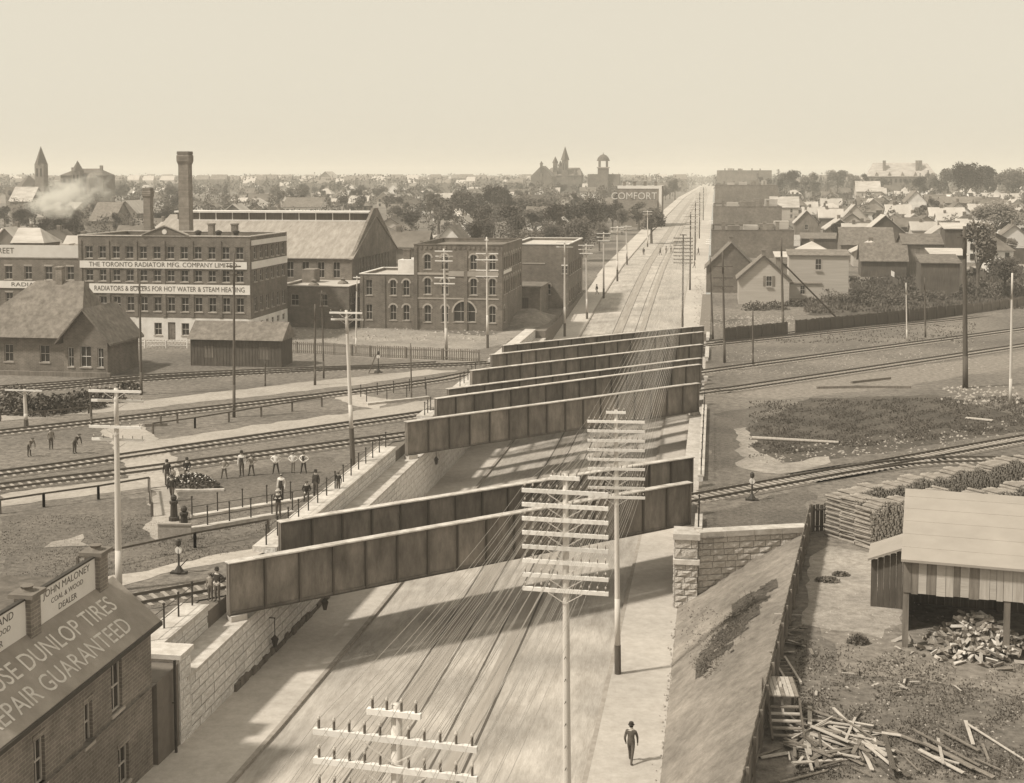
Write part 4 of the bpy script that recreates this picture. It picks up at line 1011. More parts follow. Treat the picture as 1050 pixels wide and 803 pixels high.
# stair well from the railway land down to the pavement, with coping and posts on both sides
sa, sb_ = at(186, 543), at(240, 530); 
w1a, w1b = at(190, 546), at(300, 527); w2a, w2b = at(197, 532), at(322, 512)
sw_t = thing('stair_well', 'pale stone-edged stair well sloping down to the underpass behind the front bridge', 'stairs', (w1a.x, w1a.y, 0))
for a, e in ((w1a, w1b), (w2a, w2b)):
    b = MB(); b.beam(a-w1a+Vector((0, 0, .1)), e-w1a+Vector((0, 0, .1)), .55, .3); b.build('coping_stone', m_cope, sw_t)
b = MB()
b.add([(w1a-w1a)+Vector((0, 0, .03)), (w1b-w1a)+Vector((0, 0, .03)), (w2b-w1a)+Vector((0, 0, .03)), (w2a-w1a)+Vector((0, 0, .03))], [(0, 1, 2, 3)]); b.build('landing', m_ground, sw_t)
railing([(w1a.x, w1a.y, .25), (w1b.x, w1b.y, .25)], 'iron posts and bar along the near edge of the stair well', step=1.55, rails=(.55,))
railing([(w2a.x, w2a.y, .25), (w2b.x, w2b.y, .25)], 'iron posts and bar along the far edge of the stair well', step=1.75, rails=(.55,))
def newel(px, py, label):
    p = at(px, py); t = thing('gate_pillar', label, 'pillar', p, 0, 'cast-iron gate pillars')
    b = MB(); b.lathe((0, 0, 0), [(.36, 0), (.36, .25), (.26, .3), (.22, 1.1), (.28, 1.15), (.3, 1.3), (.2, 1.35)], 8); b.build('shaft', m_iron, t)
    b = MB(); b.lathe((0, 0, 1.35), [(.1, 0), (.22, .12), (.2, .28), (.06, .4)], 8); b.build('finial', m_iron, t)
newel(178.5, 534, 'cast-iron gate pillar at the stair head, the farther one'); newel(189, 546.5, 'cast-iron gate pillar at the stair head, the nearer one')
b = MB(); p = at(162, 553); b.box(0, 2.1, 0, .1, 0, .9); b.box(0, 2.1, -.05, .15, .9, 1.0); tag(b.build('stair_gate', m_path, None, p, R(6)), 'pale low boarded barrier at the stair head', 'barrier')
def wood_rail(pts, label, step=3.0, h=.95, m=None, two=False):
    P = [at(*p) for p in pts]; o = P[0]; t = thing('guard_rail', label, 'fence', o, 0, 'low timber guard rails')
    for a, e in zip(P[:-1], P[1:]):
        n = max(1, round((e-a).length/step))
        for i in range(n+1):
            p = a.lerp(e, i/n)-o; b = MB(); b.box(p.x-.07, p.x+.07, p.y-.07, p.y+.07, 0, h); b.build('post', m or m_plankd, t)
        for z in ((h,) if not two else (h, h*.5)):
            b = MB(); b.beam(a-o+Vector((0, 0, z)), e-o+Vector((0, 0, z)), .09, .12); b.build('rail', m or m_plankd, t)
    return t
wood_rail([(0, 527), (45, 520), (101, 512), (153, 503)], 'low timber guard rail along the turf below the nearest cinder walk', two=False)
wood_rail([(153, 505), (156, 530)], 'short timber guard rail beside the crossing walk')
wood_rail([(157, 445), (200, 439), (330, 417)], 'timber guard rail on the strip behind the middle platform', step=4)
wood_rail([(165, 437), (182, 434)], 'stub of timber guard rail at the end of the middle platform', step=2)
wood_rail([(80, 588), (200, 562), (275, 548)], 'timber guard rail running to the front bridge from the turf', step=5.5)
wood_rail([(0, 432), (91, 424)], 'long plank bench-rail below the station shrubs', step=4, h=.6)
for pts, lab in (([(370, 408), (436, 400)], 'far iron railing at the head of the second stair well'), ([(376, 413), (437, 406)], 'near iron railing at the head of the second stair well')):
    a, e = at(*pts[0]), at(*pts[1]); railing([(a.x, a.y, .1), (e.x, e.y, .1)], lab, step=2.2, rails=(.9,))
a, e = at(376, 415.5), at(440, 408.5); b = MB(); b.beam(Vector((0, 0, .1)), e-a+Vector((0, 0, .1)), .5, .25); tag(b.build('stair_coping', m_cope, None, a), 'pale coping of the second stair well between the bridges', 'stairs')
def board_fence(P, label, h=1.8, bw_=.22, m=None, gap=.02, posts=2.6, name='board_fence', per=1, rails=True, side=1):
    o = Vector(P[0]); t = thing(name, label, 'fence', o)
    pm = MB(); pm.box(0, 1, -.013, .013, 0, 1); pm = pm.mesh('plank', m or m_plankd)
    rnd = random.Random(len(label))
    for a, e in zip(P[:-1], P[1:]):
        a = Vector(a); e = Vector(e); d = e-a; L_ = d.length; n = int(L_/(bw_+gap)); rz = math.atan2(d.y, d.x); dn = d.normalized(); nn = dn.cross(Vector((0, 0, 1)))
        for i in range(n):
            p = a.lerp(e, i/n)-o
            q = link('plank', pm, t, p, rz); q.scale = (bw_, 1, h*rnd.uniform(.95, 1.03))
        k = max(1, round(L_/posts))
        for i in range(k+1):
            p = a.lerp(e, i/k)-o+nn*.1*side; b = MB(); b.box(p.x-.06, p.x+.06, p.y-.06, p.y+.06, p.z, p.z+h*.97); b.build('post', m or m_plankd, t)
        if rails:
            for z in (.35, h*.8):
                b = MB(); b.beam(a-o+nn*.05*side+Vector((0, 0, z)), e-o+nn*.05*side+Vector((0, 0, z)), .05, .1); b.build('rail', m or m_plankd, t)
    return t
board_fence([(fence_x(38), 38, -.1), (fence_x(84.4), 84.4, -.05)], 'plank fence with pale top edge between clay slope and wood yard', 1.95, .24, m_plank, side=1)
board_fence([(fence_x(84.4)+.1, 84.5, -.05), (7.6, 85.0, -.05)], 'short return of plank fence beside the woodpile end', 1.8, .24, m_plankd, side=1)
board_fence([(1.2, 182.0, 0), (10.3, 191.4, 0)], 'dark board fence by the weathered pole at the pavement end', 1.9, .3, m_plankd)
board_fence([(11.5, 193, 0), (30, 211.5, 0), (40, 222.0, 0)], 'long dark board fence along the farthest track', 1.95, .3, m_plankd)
board_fence([(40.2, 222.2, .2), (58, 241, .8)], 'grey board fence running on to the right edge beyond the farthest track', 1.6, .3, m_plank)
# picket fence in front of offices
P = [at(287, 361), at(380, 366), at(492, 371)]
board_fence([(p.x, p.y, 0) for p in P], 'weathered picket fence in front of the brick offices', 1.5, .16, m_plank, gap=.12, name='picket_fence')
P = [at(127, 357), at(192, 357)]
board_fence([(p.x, p.y, 0) for p in P], 'low white picket fence below the factory base wall', 1.1, .1, m_white, gap=.35, name='picket_fence')
P = [Vector((-24.6, 199, -1.0)), Vector((-24.6, 240, .9))]
board_fence(P, 'weathered open fence along the far left pavement', 1.3, .1, m_plank, gap=.5, name='picket_fence')

# ------------------------------------------------------------------ switch stands, signals, lamps
def switch_stand(px, py, label, h=1.7):
    t = thing('switch_stand', label, 'switch', at(px, py), 0, 'switch stands'); b = MB(); b.box(-.45, .45, -.2, .2, .0, .12); b.lathe((0, 0, .12), [(.3, 0), (.1, .3), (.06, .35), (.06, h-.5), (.04, h-.1)], 8); b.build('stand', m_iron, t)
    b = MB(); b.tube((0, -.05, h-.35), (0, .05, h-.35), .2, n=12); b.build('target', m_sign, t)
    b = MB(); b.lathe((0, 0, h-.1), [(.1, 0), (.16, .1), (.14, .3), (.05, .4)], 8); b.build('lamp', m_iron, t)
    b = MB(); b.beam((0, 0, .3), (.6, -.2, .9), .05, .05); b.build('lever', m_iron, t)
switch_stand(183.5, 588, 'black switch stand with round target by the nearest track on the turf side'); switch_stand(771, 513, 'black switch stand with round target by the nearest track near the woodpiles'); switch_stand(388, 382, 'switch stand with dark disc on the rear siding', 2.2)
b = MB(); p = at(378, 383); b.beam((0, 0, 0), (.9, 0, 2.2), .1, .1); b.beam((0, 0, 0), (1.2, 0, 0.05), .12, .1); tag(b.build('bumper_post', m_plankd, None, p), 'leaning timber post next to the disc switch stand', 'timber')
def lantern(loc, label, drop=.9):
    t = thing('lantern', label, 'lamp', loc, 0, 'lanterns in the underpass'); b = MB(); b.tube((0, 0, 0), (0, 0, -drop), .025, n=6); b.build('hanger', m_iron, t)
    b = MB(); b.lathe((0, 0, -drop-.65), [(.1, 0), (.2, .42), (.24, .45), (.08, .62), (.03, .7)], 6); b.build('body', m_iron, t)
lantern((-21.6, 70.5, -.66), 'lantern hanging under the front girder above the left pavement', .6)
lantern((XL+.35, 69.0, -2.0), 'lantern on a bracket against the ashlar wall', 1.0)
lantern((XL+1.0, 109, -.66), 'lantern hanging below the second girder bridge', .7)
b = MB(); b.tube((XL+.02, 69, -2.0), (XL+.4, 69, -2.0), .03, n=6); tag(b.build('lamp_bracket', m_iron), 'iron bracket holding the wall lantern', 'bracket')

# ------------------------------------------------------------------ wood yard
ws = thing('open_shed', 'open-fronted wood shed with broad pale roof at the right edge', 'shed', (9.05, 63.9, 0), R(-9))
Wd, Dd = 9.5, 7.2
b = MB(); b.add([(-.1, -.35, 4.28), (Wd, -.35, 4.28), (Wd, Dd, 5.98), (-.1, Dd, 5.98), (-.1, -.35, 4.4), (Wd, -.35, 4.4), (Wd, Dd, 6.1), (-.1, Dd, 6.1)], [(3, 2, 1, 0), (4, 5, 6, 7), (0, 1, 5, 4), (1, 2, 6, 5), (2, 3, 7, 6), (3, 0, 4, 7)]); rf = b.build('roof', mat('tar_paper_roof', .23, .045, .8, .9, .15, 6, var2=.05, scale2=.5), ws)
for i in range(5):
    b = MB(); y = .9+i*1.35; z = 4.4+(1.7)*(y+.35)/(Dd+.35); b.beam((-.1, y, z+.004), (Wd, y, z+.004), .03, .012); b.build('roof_seam', MATS['tar_paper_roof'], rf)
rnd = random.Random(12); x = 0
while x < Wd-.05:
    w = rnd.uniform(.28, .5); w = min(w, Wd-x); b = MB(); b.box(x+.008, x+w-.008, -.03, .0, 2.7+rnd.uniform(-.04, .04), 4.25)
    b.build('plank', rnd.choice([m_plank, m_plankl, m_plank, m_clap]), ws); x += w
for x in (.15, 4.7, 9.2):
    b = MB(); b.box(x-.14, x+.14, .02, .3, 0, 4.25); b.build('post', m_plank, ws)
    b = MB(); b.box(x-.14, x+.14, Dd-.3, Dd-.02, 0, 5.9); b.build('post', m_plankd, ws)
x = 0
while x < Wd: b = MB(); b.box(x+.006, x+.394, Dd-.02, Dd, 0, 5.9); b.build('plank', m_plankd, ws); x += .4
y = .3
while y < Dd-.2: b = MB(); b.box(0, .03, y+.006, y+.394, 0 if y > 2 else 2.6, 4.25+1.6*y/Dd); b.build('plank', m_plankd, ws); y += .4
ln_ = thing('lean_to', 'small lean-to with pale sloping roof against the wood shed', 'shed', (8.3, 69.9, 0), R(-9))
x = 0
while x < 1.9: b = MB(); b.box(x+.006, x+.3, 0, .03, 0, 2.55+.42*x); b.build('plank', m_plankd, ln_); x += .31
y = 0
while y < 2.6: b = MB(); b.box(-.03, 0, y, y+.29, 0, 2.5); b.build('plank', m_plankd, ln_); y += .3
b = MB(); b.add([(-.2, -.3, 2.5), (2.1, -.3, 3.45), (2.1, 2.7, 3.45), (-.2, 2.7, 2.5), (-.2, -.3, 2.62), (2.1, -.3, 3.57), (2.1, 2.7, 3.57), (-.2, 2.7, 2.62)], [(3, 2, 1, 0), (4, 5, 6, 7), (0, 1, 5, 4), (1, 2, 6, 5), (2, 3, 7, 6), (3, 0, 4, 7)]); b.build('roof', MATS['tar_paper_roof'], ln_)

def log_mesh(seed):
    rnd = random.Random(seed); b = MB(); n = 7; r = .085
    pr_ = [r*rnd.uniform(.8, 1.15) for _ in range(n)]
    vs = [(-.62 if k == 0 else .62, pr_[i]*math.cos(6.283*i/n), pr_[i]*math.sin(6.283*i/n)) for k in (0, 1) for i in range(n)]
    b.add(vs, [(i, (i+1) % n, n+(i+1) % n, n+i) for i in range(n)]); b.add(vs, [tuple(range(n-1, -1, -1)), tuple(range(n, 2*n))], 1); return b
LOGS = [log_mesh(i) for i in range(5)]; LOGM = [l.mesh('log', [m_log, m_logend]) for l in LOGS]
def woodpile(a, e, h, label, seed, crib=True):
    rnd = random.Random(seed); a = Vector((*a, 0)); e = Vector((*e, 0)); d = (e-a).normalized(); n = Vector((-d.y, d.x, 0)); L_ = (e-a).length
    rz = math.atan2(d.y, d.x)+math.pi/2
    t = thing('woodpile', label, 'woodpile', a, 0, 'stacked cordwood'); rest = MB(); s_ = .165; rows_ = int(h/.145)
    prof = lambda u: h-.12*math.sin(u*1.3+seed)-.1*math.sin(u*3.1)
    u = .1
    while u < L_:
        top = int(prof(u)/.145)
        for k in range(top):
            z = .08+k*.145+rnd.uniform(-.01, .01); uu = u+(s_/2 if k % 2 else 0)+rnd.uniform(-.02, .02); jit = rnd.uniform(-.09, .09); ang_ = rz+rnd.uniform(-.06, .06)
            sc = rnd.uniform(.8, 1.15)
            if k == top-1:
                o = link('log', rnd.choice(LOGM), t, d*uu+n*jit+Vector((0, 0, z)), ang_); o.scale = (1, sc, sc)
            else:
                lm = LOGS[rnd.randrange(5)]; M4 = Matrix.Translation(d*uu+n*jit+Vector((0, 0, z))) @ Matrix.Rotation(ang_, 4, 'Z') @ Matrix.Rotation(rnd.random()*6, 4, 'X') @ Matrix.Diagonal((1, sc, sc, 1))
                off = len(rest.v); rest.v += [tuple(M4 @ Vector(v)) for v in lm.v]; rest.f += [tuple(i+off for i in f) for f in lm.f]; rest.m += lm.m
        u += s_
    rest.build('stacked_logs', [m_log, m_logend], t, kind='stuff')
woodpile((7.4, 83.2), (27, 101.5), 2.8, 'long row of stacked cordwood nearest the turf behind the shed', 1)
woodpile((9.0, 81.2), (14.5, 86.3), 2.6, 'short row of stacked cordwood beside the pale shed roof', 2)
woodpile((8.2, 82.2), (9.8, 83.7), 2.75, 'small block of cordwood filling between the two rows', 5)
woodpile((15.5, 85.5), (29, 98.0), 2.4, 'second long row of cordwood behind the shed roof', 3)
woodpile((17.5, 84.0), (29, 94.5), 2.2, 'third row of cordwood at the right edge behind the shed', 4)
# heap of split firewood spilling out of the shed
hp = thing('firewood_heap', 'heap of loose split firewood spilling out of the open shed', 'firewood', (12.6, 62.6, 0)); rnd = random.Random(13)
SPL = []
for i in range(4):
    b = MB(); b.add([(-.3, -.06, -.05), (-.3, .07, -.04), (-.3, 0, .07), (.3, -.06, -.05), (.3, .07, -.04), (.3, 0, .07)], [(0, 2, 1), (3, 4, 5), (0, 1, 4, 3), (1, 2, 5, 4), (2, 0, 3, 5)]); SPL.append(b.mesh('split_log', [m_plankl, m_log, m_logend, m_plank][i]))
for i in range(260):
    x, y = rnd.gauss(.2, 1.2), rnd.gauss(1.2, .75)
    hh = 1.7*math.exp(-(x*x/3.2+(y-1.8)**2/1.8)); o = link('split_log', rnd.choice(SPL), hp, (x, y, max(.08, hh*rnd.uniform(.72, 1.0)+.06)))
    o.rotation_euler = (rnd.uniform(0, 6), rnd.uniform(-.5, .5), rnd.uniform(0, 6)); k = rnd.uniform(.8, 1.4); o.scale = (k, 1.2, 1.2)
cr = MB(); cr.lathe((0, 0, 0), [(2.0, 0), (1.2, .9), (.4, 1.5)], 10); cr.build('heap_core', m_plankd, hp, (0.1, 1.9, 0))
# scrap lumber
def lumber(label, c, n, spread, seed, lmin=.8, lmax=3.2, bias=None, w=(.06, .2)):
    t = thing('scrap_lumber', label, 'lumber', (c[0], c[1], 0), 0, 'scrap lumber in the yard'); rnd = random.Random(seed)
    for i in range(n):
        x, y = rnd.gauss(0, spread[0]), rnd.gauss(0, spread[1]); L_ = rnd.uniform(lmin, lmax); b = MB(); ww = rnd.uniform(*w)
        b.box(-L_/2, L_/2, -ww/2, ww/2, 0, rnd.uniform(.02, .05)); o = b.build('plank', rnd.choice([m_plank, m_plankl, m_plank, m_plankd, m_plankl]), t, (x, y, .05+rnd.random()*.32*math.exp(-(x*x+y*y)/3)))
        a = rnd.gauss(bias, .35) if bias is not None else rnd.uniform(0, 3.14); o.rotation_euler = (rnd.uniform(-.15, .15), rnd.uniform(-.1, .1), a)
lumber('tangle of broken planks along the foot of the plank fence', (at(845, 762).x, at(845, 762).y), 70, (1.0, 1.4), 1)
lumber('fan of long pale planks at the bottom edge of the yard', (at(905, 768).x, at(905, 768).y), 15, (.6, .8), 2, 1.6, 4.0, R(112))
lumber('loose boards near the bottom right corner of the yard', (at(985, 775).x, at(985, 775).y), 14, (1.3, .8), 3, 1.0, 3.5, R(110))
lumber('scraps of board strewn beside the fence below the pale dirt', (at(815, 655).x, at(815, 655).y), 18, (.35, 1.5), 4, .5, 1.6)
lumber('small sticks and offcuts scattered in front of the shed', (at(900, 700).x, at(900, 700).y), 26, (2.4, 1.6), 5, .2, .6, None, (.05, .12))
# broken cart against the fence
ct = thing('broken_cart', 'broken wooden cart body with slatted top tipped against the plank fence', 'cart', (at(803, 745).x, at(803, 745).y, 0), R(4))
for i in range(7):
    b = MB(); b.box(-.62+i*.18, -.46+i*.18, 0, 2.1, 1.25, 1.3); b.build('slat', m_plankl if i % 3 else m_plank, ct)
for i in range(5):
    b = MB(); b.box(-.66, .68, -.1-i*.34, .1-i*.34, .18+.16*(4-i), .23+.16*(4-i)); b.build('rung', m_plankl if i in (1, 2) else m_plank, ct)
for x in (-.62, .64):
    b = MB(); b.beam((x, -1.7, .15), (x, .1, 1.2), .08, .12); b.beam((x, .05, 1.18), (x, 2.1, 1.18), .08, .12); b.beam((x, 2.0, 0), (x, 2.0, 1.2), .1, .1); b.beam((x, .2, 0), (x, .2, 1.2), .1, .1); b.build('frame', m_plankd, ct)
b = MB(); b.beam((-.05, -.4, .6), (0, 1.2, 1.42), .1, .06); b.build('brace', m_plankl, ct)
ld = thing('short_ladder', 'short ladder lying between the fence and the cart', 'ladder', (at(806, 690).x, at(806, 690).y, .1), R(100))
for y in (-.3, .3): b = MB(); b.box(-1.6, 1.6, y-.05, y+.05, 0, .1); b.build('stile', m_plankl, ld)
for i in range(7): b = MB(); b.box(-1.4+i*.46, -1.32+i*.46, -.3, .3, .02, .08); b.build('rung', m_plank, ld)
b = MB(); p = at(815, 453.5); b.tube(Vector((-3.6, .6, .15)), Vector((3.6, -.3, .15)), .16, .13, 8); tag(b.build('loose_log', m_plankl, None, p), 'single long pale log lying on the rank grass', 'log')
b = MB(); p = at(1004, 431); b.beam((-1.1, .5, .12), (1.1, -.5, .12), .5, .1); tag(b.build('loose_board', m_plankl, None, p), 'pale board lying on the grass by the right edge', 'board')
for px, py, L_, a, lab in ((893, 391, 6, 40, 'long loose rail timber beside the tracks'), (870, 398, 7, 15, 'grey timber baulk lying on cinder dirt'), (905, 398, 6, 8, 'second timber baulk lying on cinder dirt'), (160, 437, 2.0, 20, 'short timber baulk by the platform end')):
    b = MB(); b.box(-L_/2, L_/2, -.15, .15, 0, .25); tag(b.build('timber_baulk', m_plank, None, at(px, py), R(a)), lab, 'timber')

# ------------------------------------------------------------------ people
def person_mesh(pose, name):
    J = {}; E_ = []
    def jn(n, p, r, m, par=None):
        J[n] = (Vector(p), r, m)
        if par: E_.append((par, n))
    bend = pose == 'bend'; sit = pose == 'sit'
    dz = -.42 if sit else 0
    sp = Vector((0, -.28, .22)) if bend else Vector((0, .0 if not sit else -.03, .28))
    pel = Vector((0, 0, .95+dz)); ch = pel+sp+(Vector((0, -.1, .14)) if bend else Vector((0, 0, .18)))
    jn('pel', pel, (.16, .12), 2); jn('sp', pel+sp*.75, (.15, .11), 0, 'pel'); jn('ch', ch, (.18, .12), 0, 'sp')
    up = (ch-pel).normalized()
    jn('nk', ch+up*.13, (.06, .06), 3, 'ch'); jn('hd', ch+up*.24+Vector((0, -.02, 0)), (.095, .105), 3, 'nk'); jn('tp', ch+up*.38+Vector((0, -.02, 0)), (.07, .08), 3, 'hd')
    for s_, sd in ((-1, 'r'), (1, 'l')):
        if sit: kn, an = Vector((s_*.13, -.42, .52)), Vector((s_*.14, -.45, .1))
        elif pose == 'walk': kn, an = Vector((s_*.1, -.16*s_, .5)), Vector((s_*.1, -.3*s_+.1, .09))
        elif pose == 'wide': kn, an = Vector((s_*.17, -.03, .5)), Vector((s_*.24, 0, .08))
        else: kn, an = Vector((s_*.1, -.02, .5)), Vector((s_*.11, .02, .08))
        jn('hp'+sd, pel+Vector((s_*.1, 0, -.06)), (.105, .11), 2, 'pel'); jn('kn'+sd, kn, (.07, .075), 2, 'hp'+sd); jn('an'+sd, an, (.052, .055), 2, 'kn'+sd)
        jn('to'+sd, an+Vector((s_*.02, -.17, -.04)), (.045, .035), 4, 'an'+sd)
        sh = ch+Vector((s_*.2, 0, .03)); jn('sh'+sd, sh, (.075, .075), 1, 'ch')
        if pose in ('akimbo', 'wide'): el, wr, hd = sh+Vector((s_*.24, .08, -.22)), pel+Vector((s_*.2, -.04, .1)), pel+Vector((s_*.13, -.1, .06))
        elif pose == 'fold': el, wr, hd = sh+Vector((s_*.09, .0, -.3)), ch+Vector((-s_*.04, -.2, -.14)), ch+Vector((-s_*.14, -.19, -.12))
        elif pose == 'walk': el, wr, hd = sh+Vector((s_*.06, .12*s_, -.29)), sh+Vector((s_*.06, .05*s_-.1, -.54)), sh+Vector((s_*.06, .02*s_-.14, -.63))
        elif bend: el, wr, hd = sh+Vector((s_*.03, -.12, -.28)), sh+Vector((0, -.2, -.52)), sh+Vector((0, -.22, -.62))
        elif sit: el, wr, hd = sh+Vector((s_*.08, -.02, -.28)), Vector((s_*.12, -.3, .66)), Vector((s_*.11, -.4, .62))
        else: el, wr, hd = sh+Vector((s_*.06, .03, -.29)), sh+Vector((s_*.07, -.03, -.55)), sh+Vector((s_*.06, -.06, -.64))
        jn('el'+sd, el, (.052, .055), 1, 'sh'+sd); jn('wr'+sd, wr, (.038, .04), 1, 'el'+sd); jn('ha'+sd, hd, (.045, .03), 3, 'wr'+sd)
        # fingers and thumb
        dv_ = (hd-wr).normalized(); sd_ = Vector((0, 1, 0)) if abs(dv_.y) < .8 else Vector((1, 0, 0))
        for k in range(4): jn('f%d%s' % (k, sd), hd+dv_*(.07+.015*(1.5-abs(k-1.5)))+sd_*(.024*(k-1.5)), (.012, .012), 3, 'ha'+sd)
        jn('th'+sd, hd+dv_*.02+sd_*.06, (.013, .013), 3, 'ha'+sd)
    ks = list(J); me = bpy.data.meshes.new(name); me.from_pydata([J[k][0] for k in ks], [(ks.index(a), ks.index(b_)) for a, b_ in E_], [])
    o = link('skin_tmp', me); o.modifiers.new('skin', 'SKIN'); sub = o.modifiers.new('sub', 'SUBSURF'); sub.levels = 1; sub.render_levels = 1
    for i, k in enumerate(ks): o.data.skin_vertices[0].data[i].radius = J[k][1]; o.data.skin_vertices[0].data[i].use_root = (k == 'pel')
    bpy.context.view_layer.update(); dg = bpy.context.evaluated_depsgraph_get()
    res = bpy.data.meshes.new_from_object(o.evaluated_get(dg)); res.name = name
    bpy.data.objects.remove(o)
    res.materials.clear()
    for m in (m_suit, m_suit, m_trouser, m_skin, m_iron): res.materials.append(m)
    for p in res.polygons:
        c = p.center; best = 1e9
        for a, b_ in E_:
            pa, pb = J[a][0], J[b_][0]; d = pb-pa; t = max(0, min(1, (c-pa).dot(d)/d.length_squared)); q = (c-(pa+d*t)).length
            if q < best: best = q; mi = J[b_][2] if t > .35 or J[a][2] == J[b_][2] else J[a][2]
        p.material_index = mi; p.use_smooth = True
    return res, J['hd'][0], up
POSES = {k: person_mesh(k, 'person_'+k) for k in ('stand', 'akimbo', 'fold', 'walk', 'wide', 'bend', 'sit')}
HAT = {}
b = MB(); b.lathe((0, 0, 0), [(.145, 0), (.15, .012), (.108, .03), (.104, .11), (.06, .14)], 12); HAT['bowler'] = b
b = MB(); b.lathe((0, 0, 0), [(.175, 0), (.175, .015), (.11, .02), (.105, .1), (.1, .105)], 12); HAT['boater'] = b
b = MB(); b.lathe((0, 0, -.02), [(.115, 0), (.13, .03), (.12, .07), (.05, .1)], 12); b.box(-.07, .07, -.2, -.1, -.015, .0); HAT['cap'] = b
HATM = {'bowler': HAT['bowler'].mesh('hat', m_suit), 'boater': HAT['boater'].mesh('hat', m_straw), 'cap': HAT['cap'].mesh('hat', m_trouser)}
EYE = MB(); EYE.lathe((-.035, -.098, .015), [(.003, -.008), (.011, 0), (.003, .008)], 6); EYE.lathe((.035, -.098, .015), [(.003, -.008), (.011, 0), (.003, .008)], 6); EYE.box(-.028, .028, -.104, -.09, -.06, -.05); EYE = EYE.mesh('face', m_trouser)
NOSE = MB(); NOSE.add([(0, -.1, .03), (-.016, -.1, -.02), (.016, -.1, -.02), (0, -.128, -.018)], [(0, 1, 3), (0, 3, 2), (1, 2, 3)]); NOSE = NOSE.mesh('nose', m_skin)
HAIR = MB(); HAIR.lathe((0, .012, -.02), [(.085, 0), (.1, .05), (.09, .1), (.045, .13)], 10); HAIR = HAIR.mesh('hair', m_suit)
def person(px, py, pose, face, label, top=m_suit, arms=None, legs=m_trouser, hat='bowler', h=1.72, z=0.0, pos=None):
    me, hd, up = POSES[pose]; p = pos or at(px, py, z)
    t = link('person', me, None, p, R(face)); tag(t, label, 'person', 'people by the railway'); s_ = h/1.72; t.scale = (s_, s_, s_)
    for i, m in enumerate((top, arms or top, legs, m_skin, m_iron)):
        t.material_slots[i].link = 'OBJECT'; t.material_slots[i].material = m
    tilt = up.to_track_quat('Z', 'X') if up.z < .9 else None
    for nm, d_, off in (('hair', HAIR, Vector((0, 0, 0))), ('face', EYE, Vector((0, 0, 0))), ('nose', NOSE, Vector((0, 0, 0)))) + ((('hat', HATM[hat], Vector((0, 0, .075))),) if hat else ()):
        link(nm, d_, t, hd+off)
    return t
person(171.5, 497, 'stand', 20, 'man in dark suit standing left of the flower mound behind two others', h=1.75)
person(178, 497, 'sit', -30, 'man in grey seated beside the flower mound', m_grey, hat='cap')
person(176.5, 514, 'walk', 10, 'man in dark suit stepping along the walk toward the gate pillars', h=1.75)
person(192, 497, 'sit', 20, 'person in dark clothes perched on the back of the flower mound', hat='bowler', pos=at(192, 493)+Vector((0, 0, .35)))
person(230, 491, 'wide', 5, 'boy in grey with legs apart, first of the standing row', m_grey, legs=m_trouser, hat='cap', h=1.5)
person(248, 488.5, 'stand', 0, 'tall man in waistcoat with white sleeves in the standing row', m_suit, m_shirt, h=1.85)
person(258, 487.5, 'wide', -5, 'boy in pale grey beside the tall man in white sleeves', m_grey, hat='cap', h=1.55)
person(283, 486, 'wide', 8, 'boy in white shirt and hands on hips, alone mid-row', m_shirt, legs=m_suit, hat='cap', h=1.6)
person(300.5, 485, 'akimbo', 0, 'boy in white shirt and grey trousers with hands on hips', m_shirt, legs=m_grey, hat=None, h=1.55)
person(311.5, 485.5, 'wide', -8, 'boy in white sleeves and dark waistcoat at the end of the row', m_suit, m_shirt, legs=m_suit, hat='cap', h=1.6)
person(288.5, 512, 'stand', 0, 'bareheaded man in dark waistcoat and full white sleeves by the stair well', m_suit, m_shirt, legs=m_suit, hat=None, h=1.75)
person(285.5, 531.5, 'fold', 10, 'man in dark suit and straw hat standing at the stair well coping', hat='boater', h=1.85)
person(314.5, 513, 'sit', 15, 'man in dark clothes seated on the stair well edge', hat='cap', h=1.75)
person(324, 509, 'stand', -20, 'stout man in long dark coat beside the seated man', h=1.8, hat='bowler')
person(347, 506, 'stand', -10, 'small boy in dark clothes at the sloping railing', hat='cap', h=1.5)
person(223, 617, 'akimbo', -15, 'man in black suit and wide hat at the left end of the front girder', hat='bowler', h=1.75)
person(216, 616, 'stand', -5, 'slight figure in grey just behind the man at the front girder', m_grey, hat='cap', h=1.45)
person(30, 468, 'bend', 60, 'track worker stooping near the left edge', m_grey, hat='cap', h=1.7)
person(52.5, 461, 'stand', 40, 'track worker standing upright between two stooping men', m_grey, hat='cap', h=1.7)
person(76.5, 465, 'bend', 70, 'track worker stooping nearest the crossing walk', m_trouser, hat='cap', h=1.8)
person(0, 0, 'walk', 170, 'lone walker on the right-hand pavement at the bottom edge', m_trouser, pos=Vector((at(647, 781, -3.9).x, at(647, 781, -3.9).y, street_z(at(647, 781, -3.9).y)+.16)), h=1.75)
for px, py, zz, lab in ((612, 302, 1, 'walker in dark clothes on the far left pavement between poles'), (712, 275, 1, 'walker on the far right pavement, the nearer of two'), (716, 262, 1, 'walker on the far right pavement, the farther of two'), (660, 262, 1, 'person crossing at the far street corner beside the kerb'), (677, 262, 1, 'person in the far roadway left of the group'), (683, 260, 1, 'person in the far roadway in the middle of the group'), (688, 260, 1, 'person in the far roadway right of the group')):
    p = at(px, py, 0)
    for _ in range(12): p = at(px, py, street_z(p.y)+.1)
    person(0, 0, 'walk', random.Random(px).uniform(0, 360), lab, random.Random(px).choice([m_suit, m_grey, m_trouser]), pos=p, h=1.8)

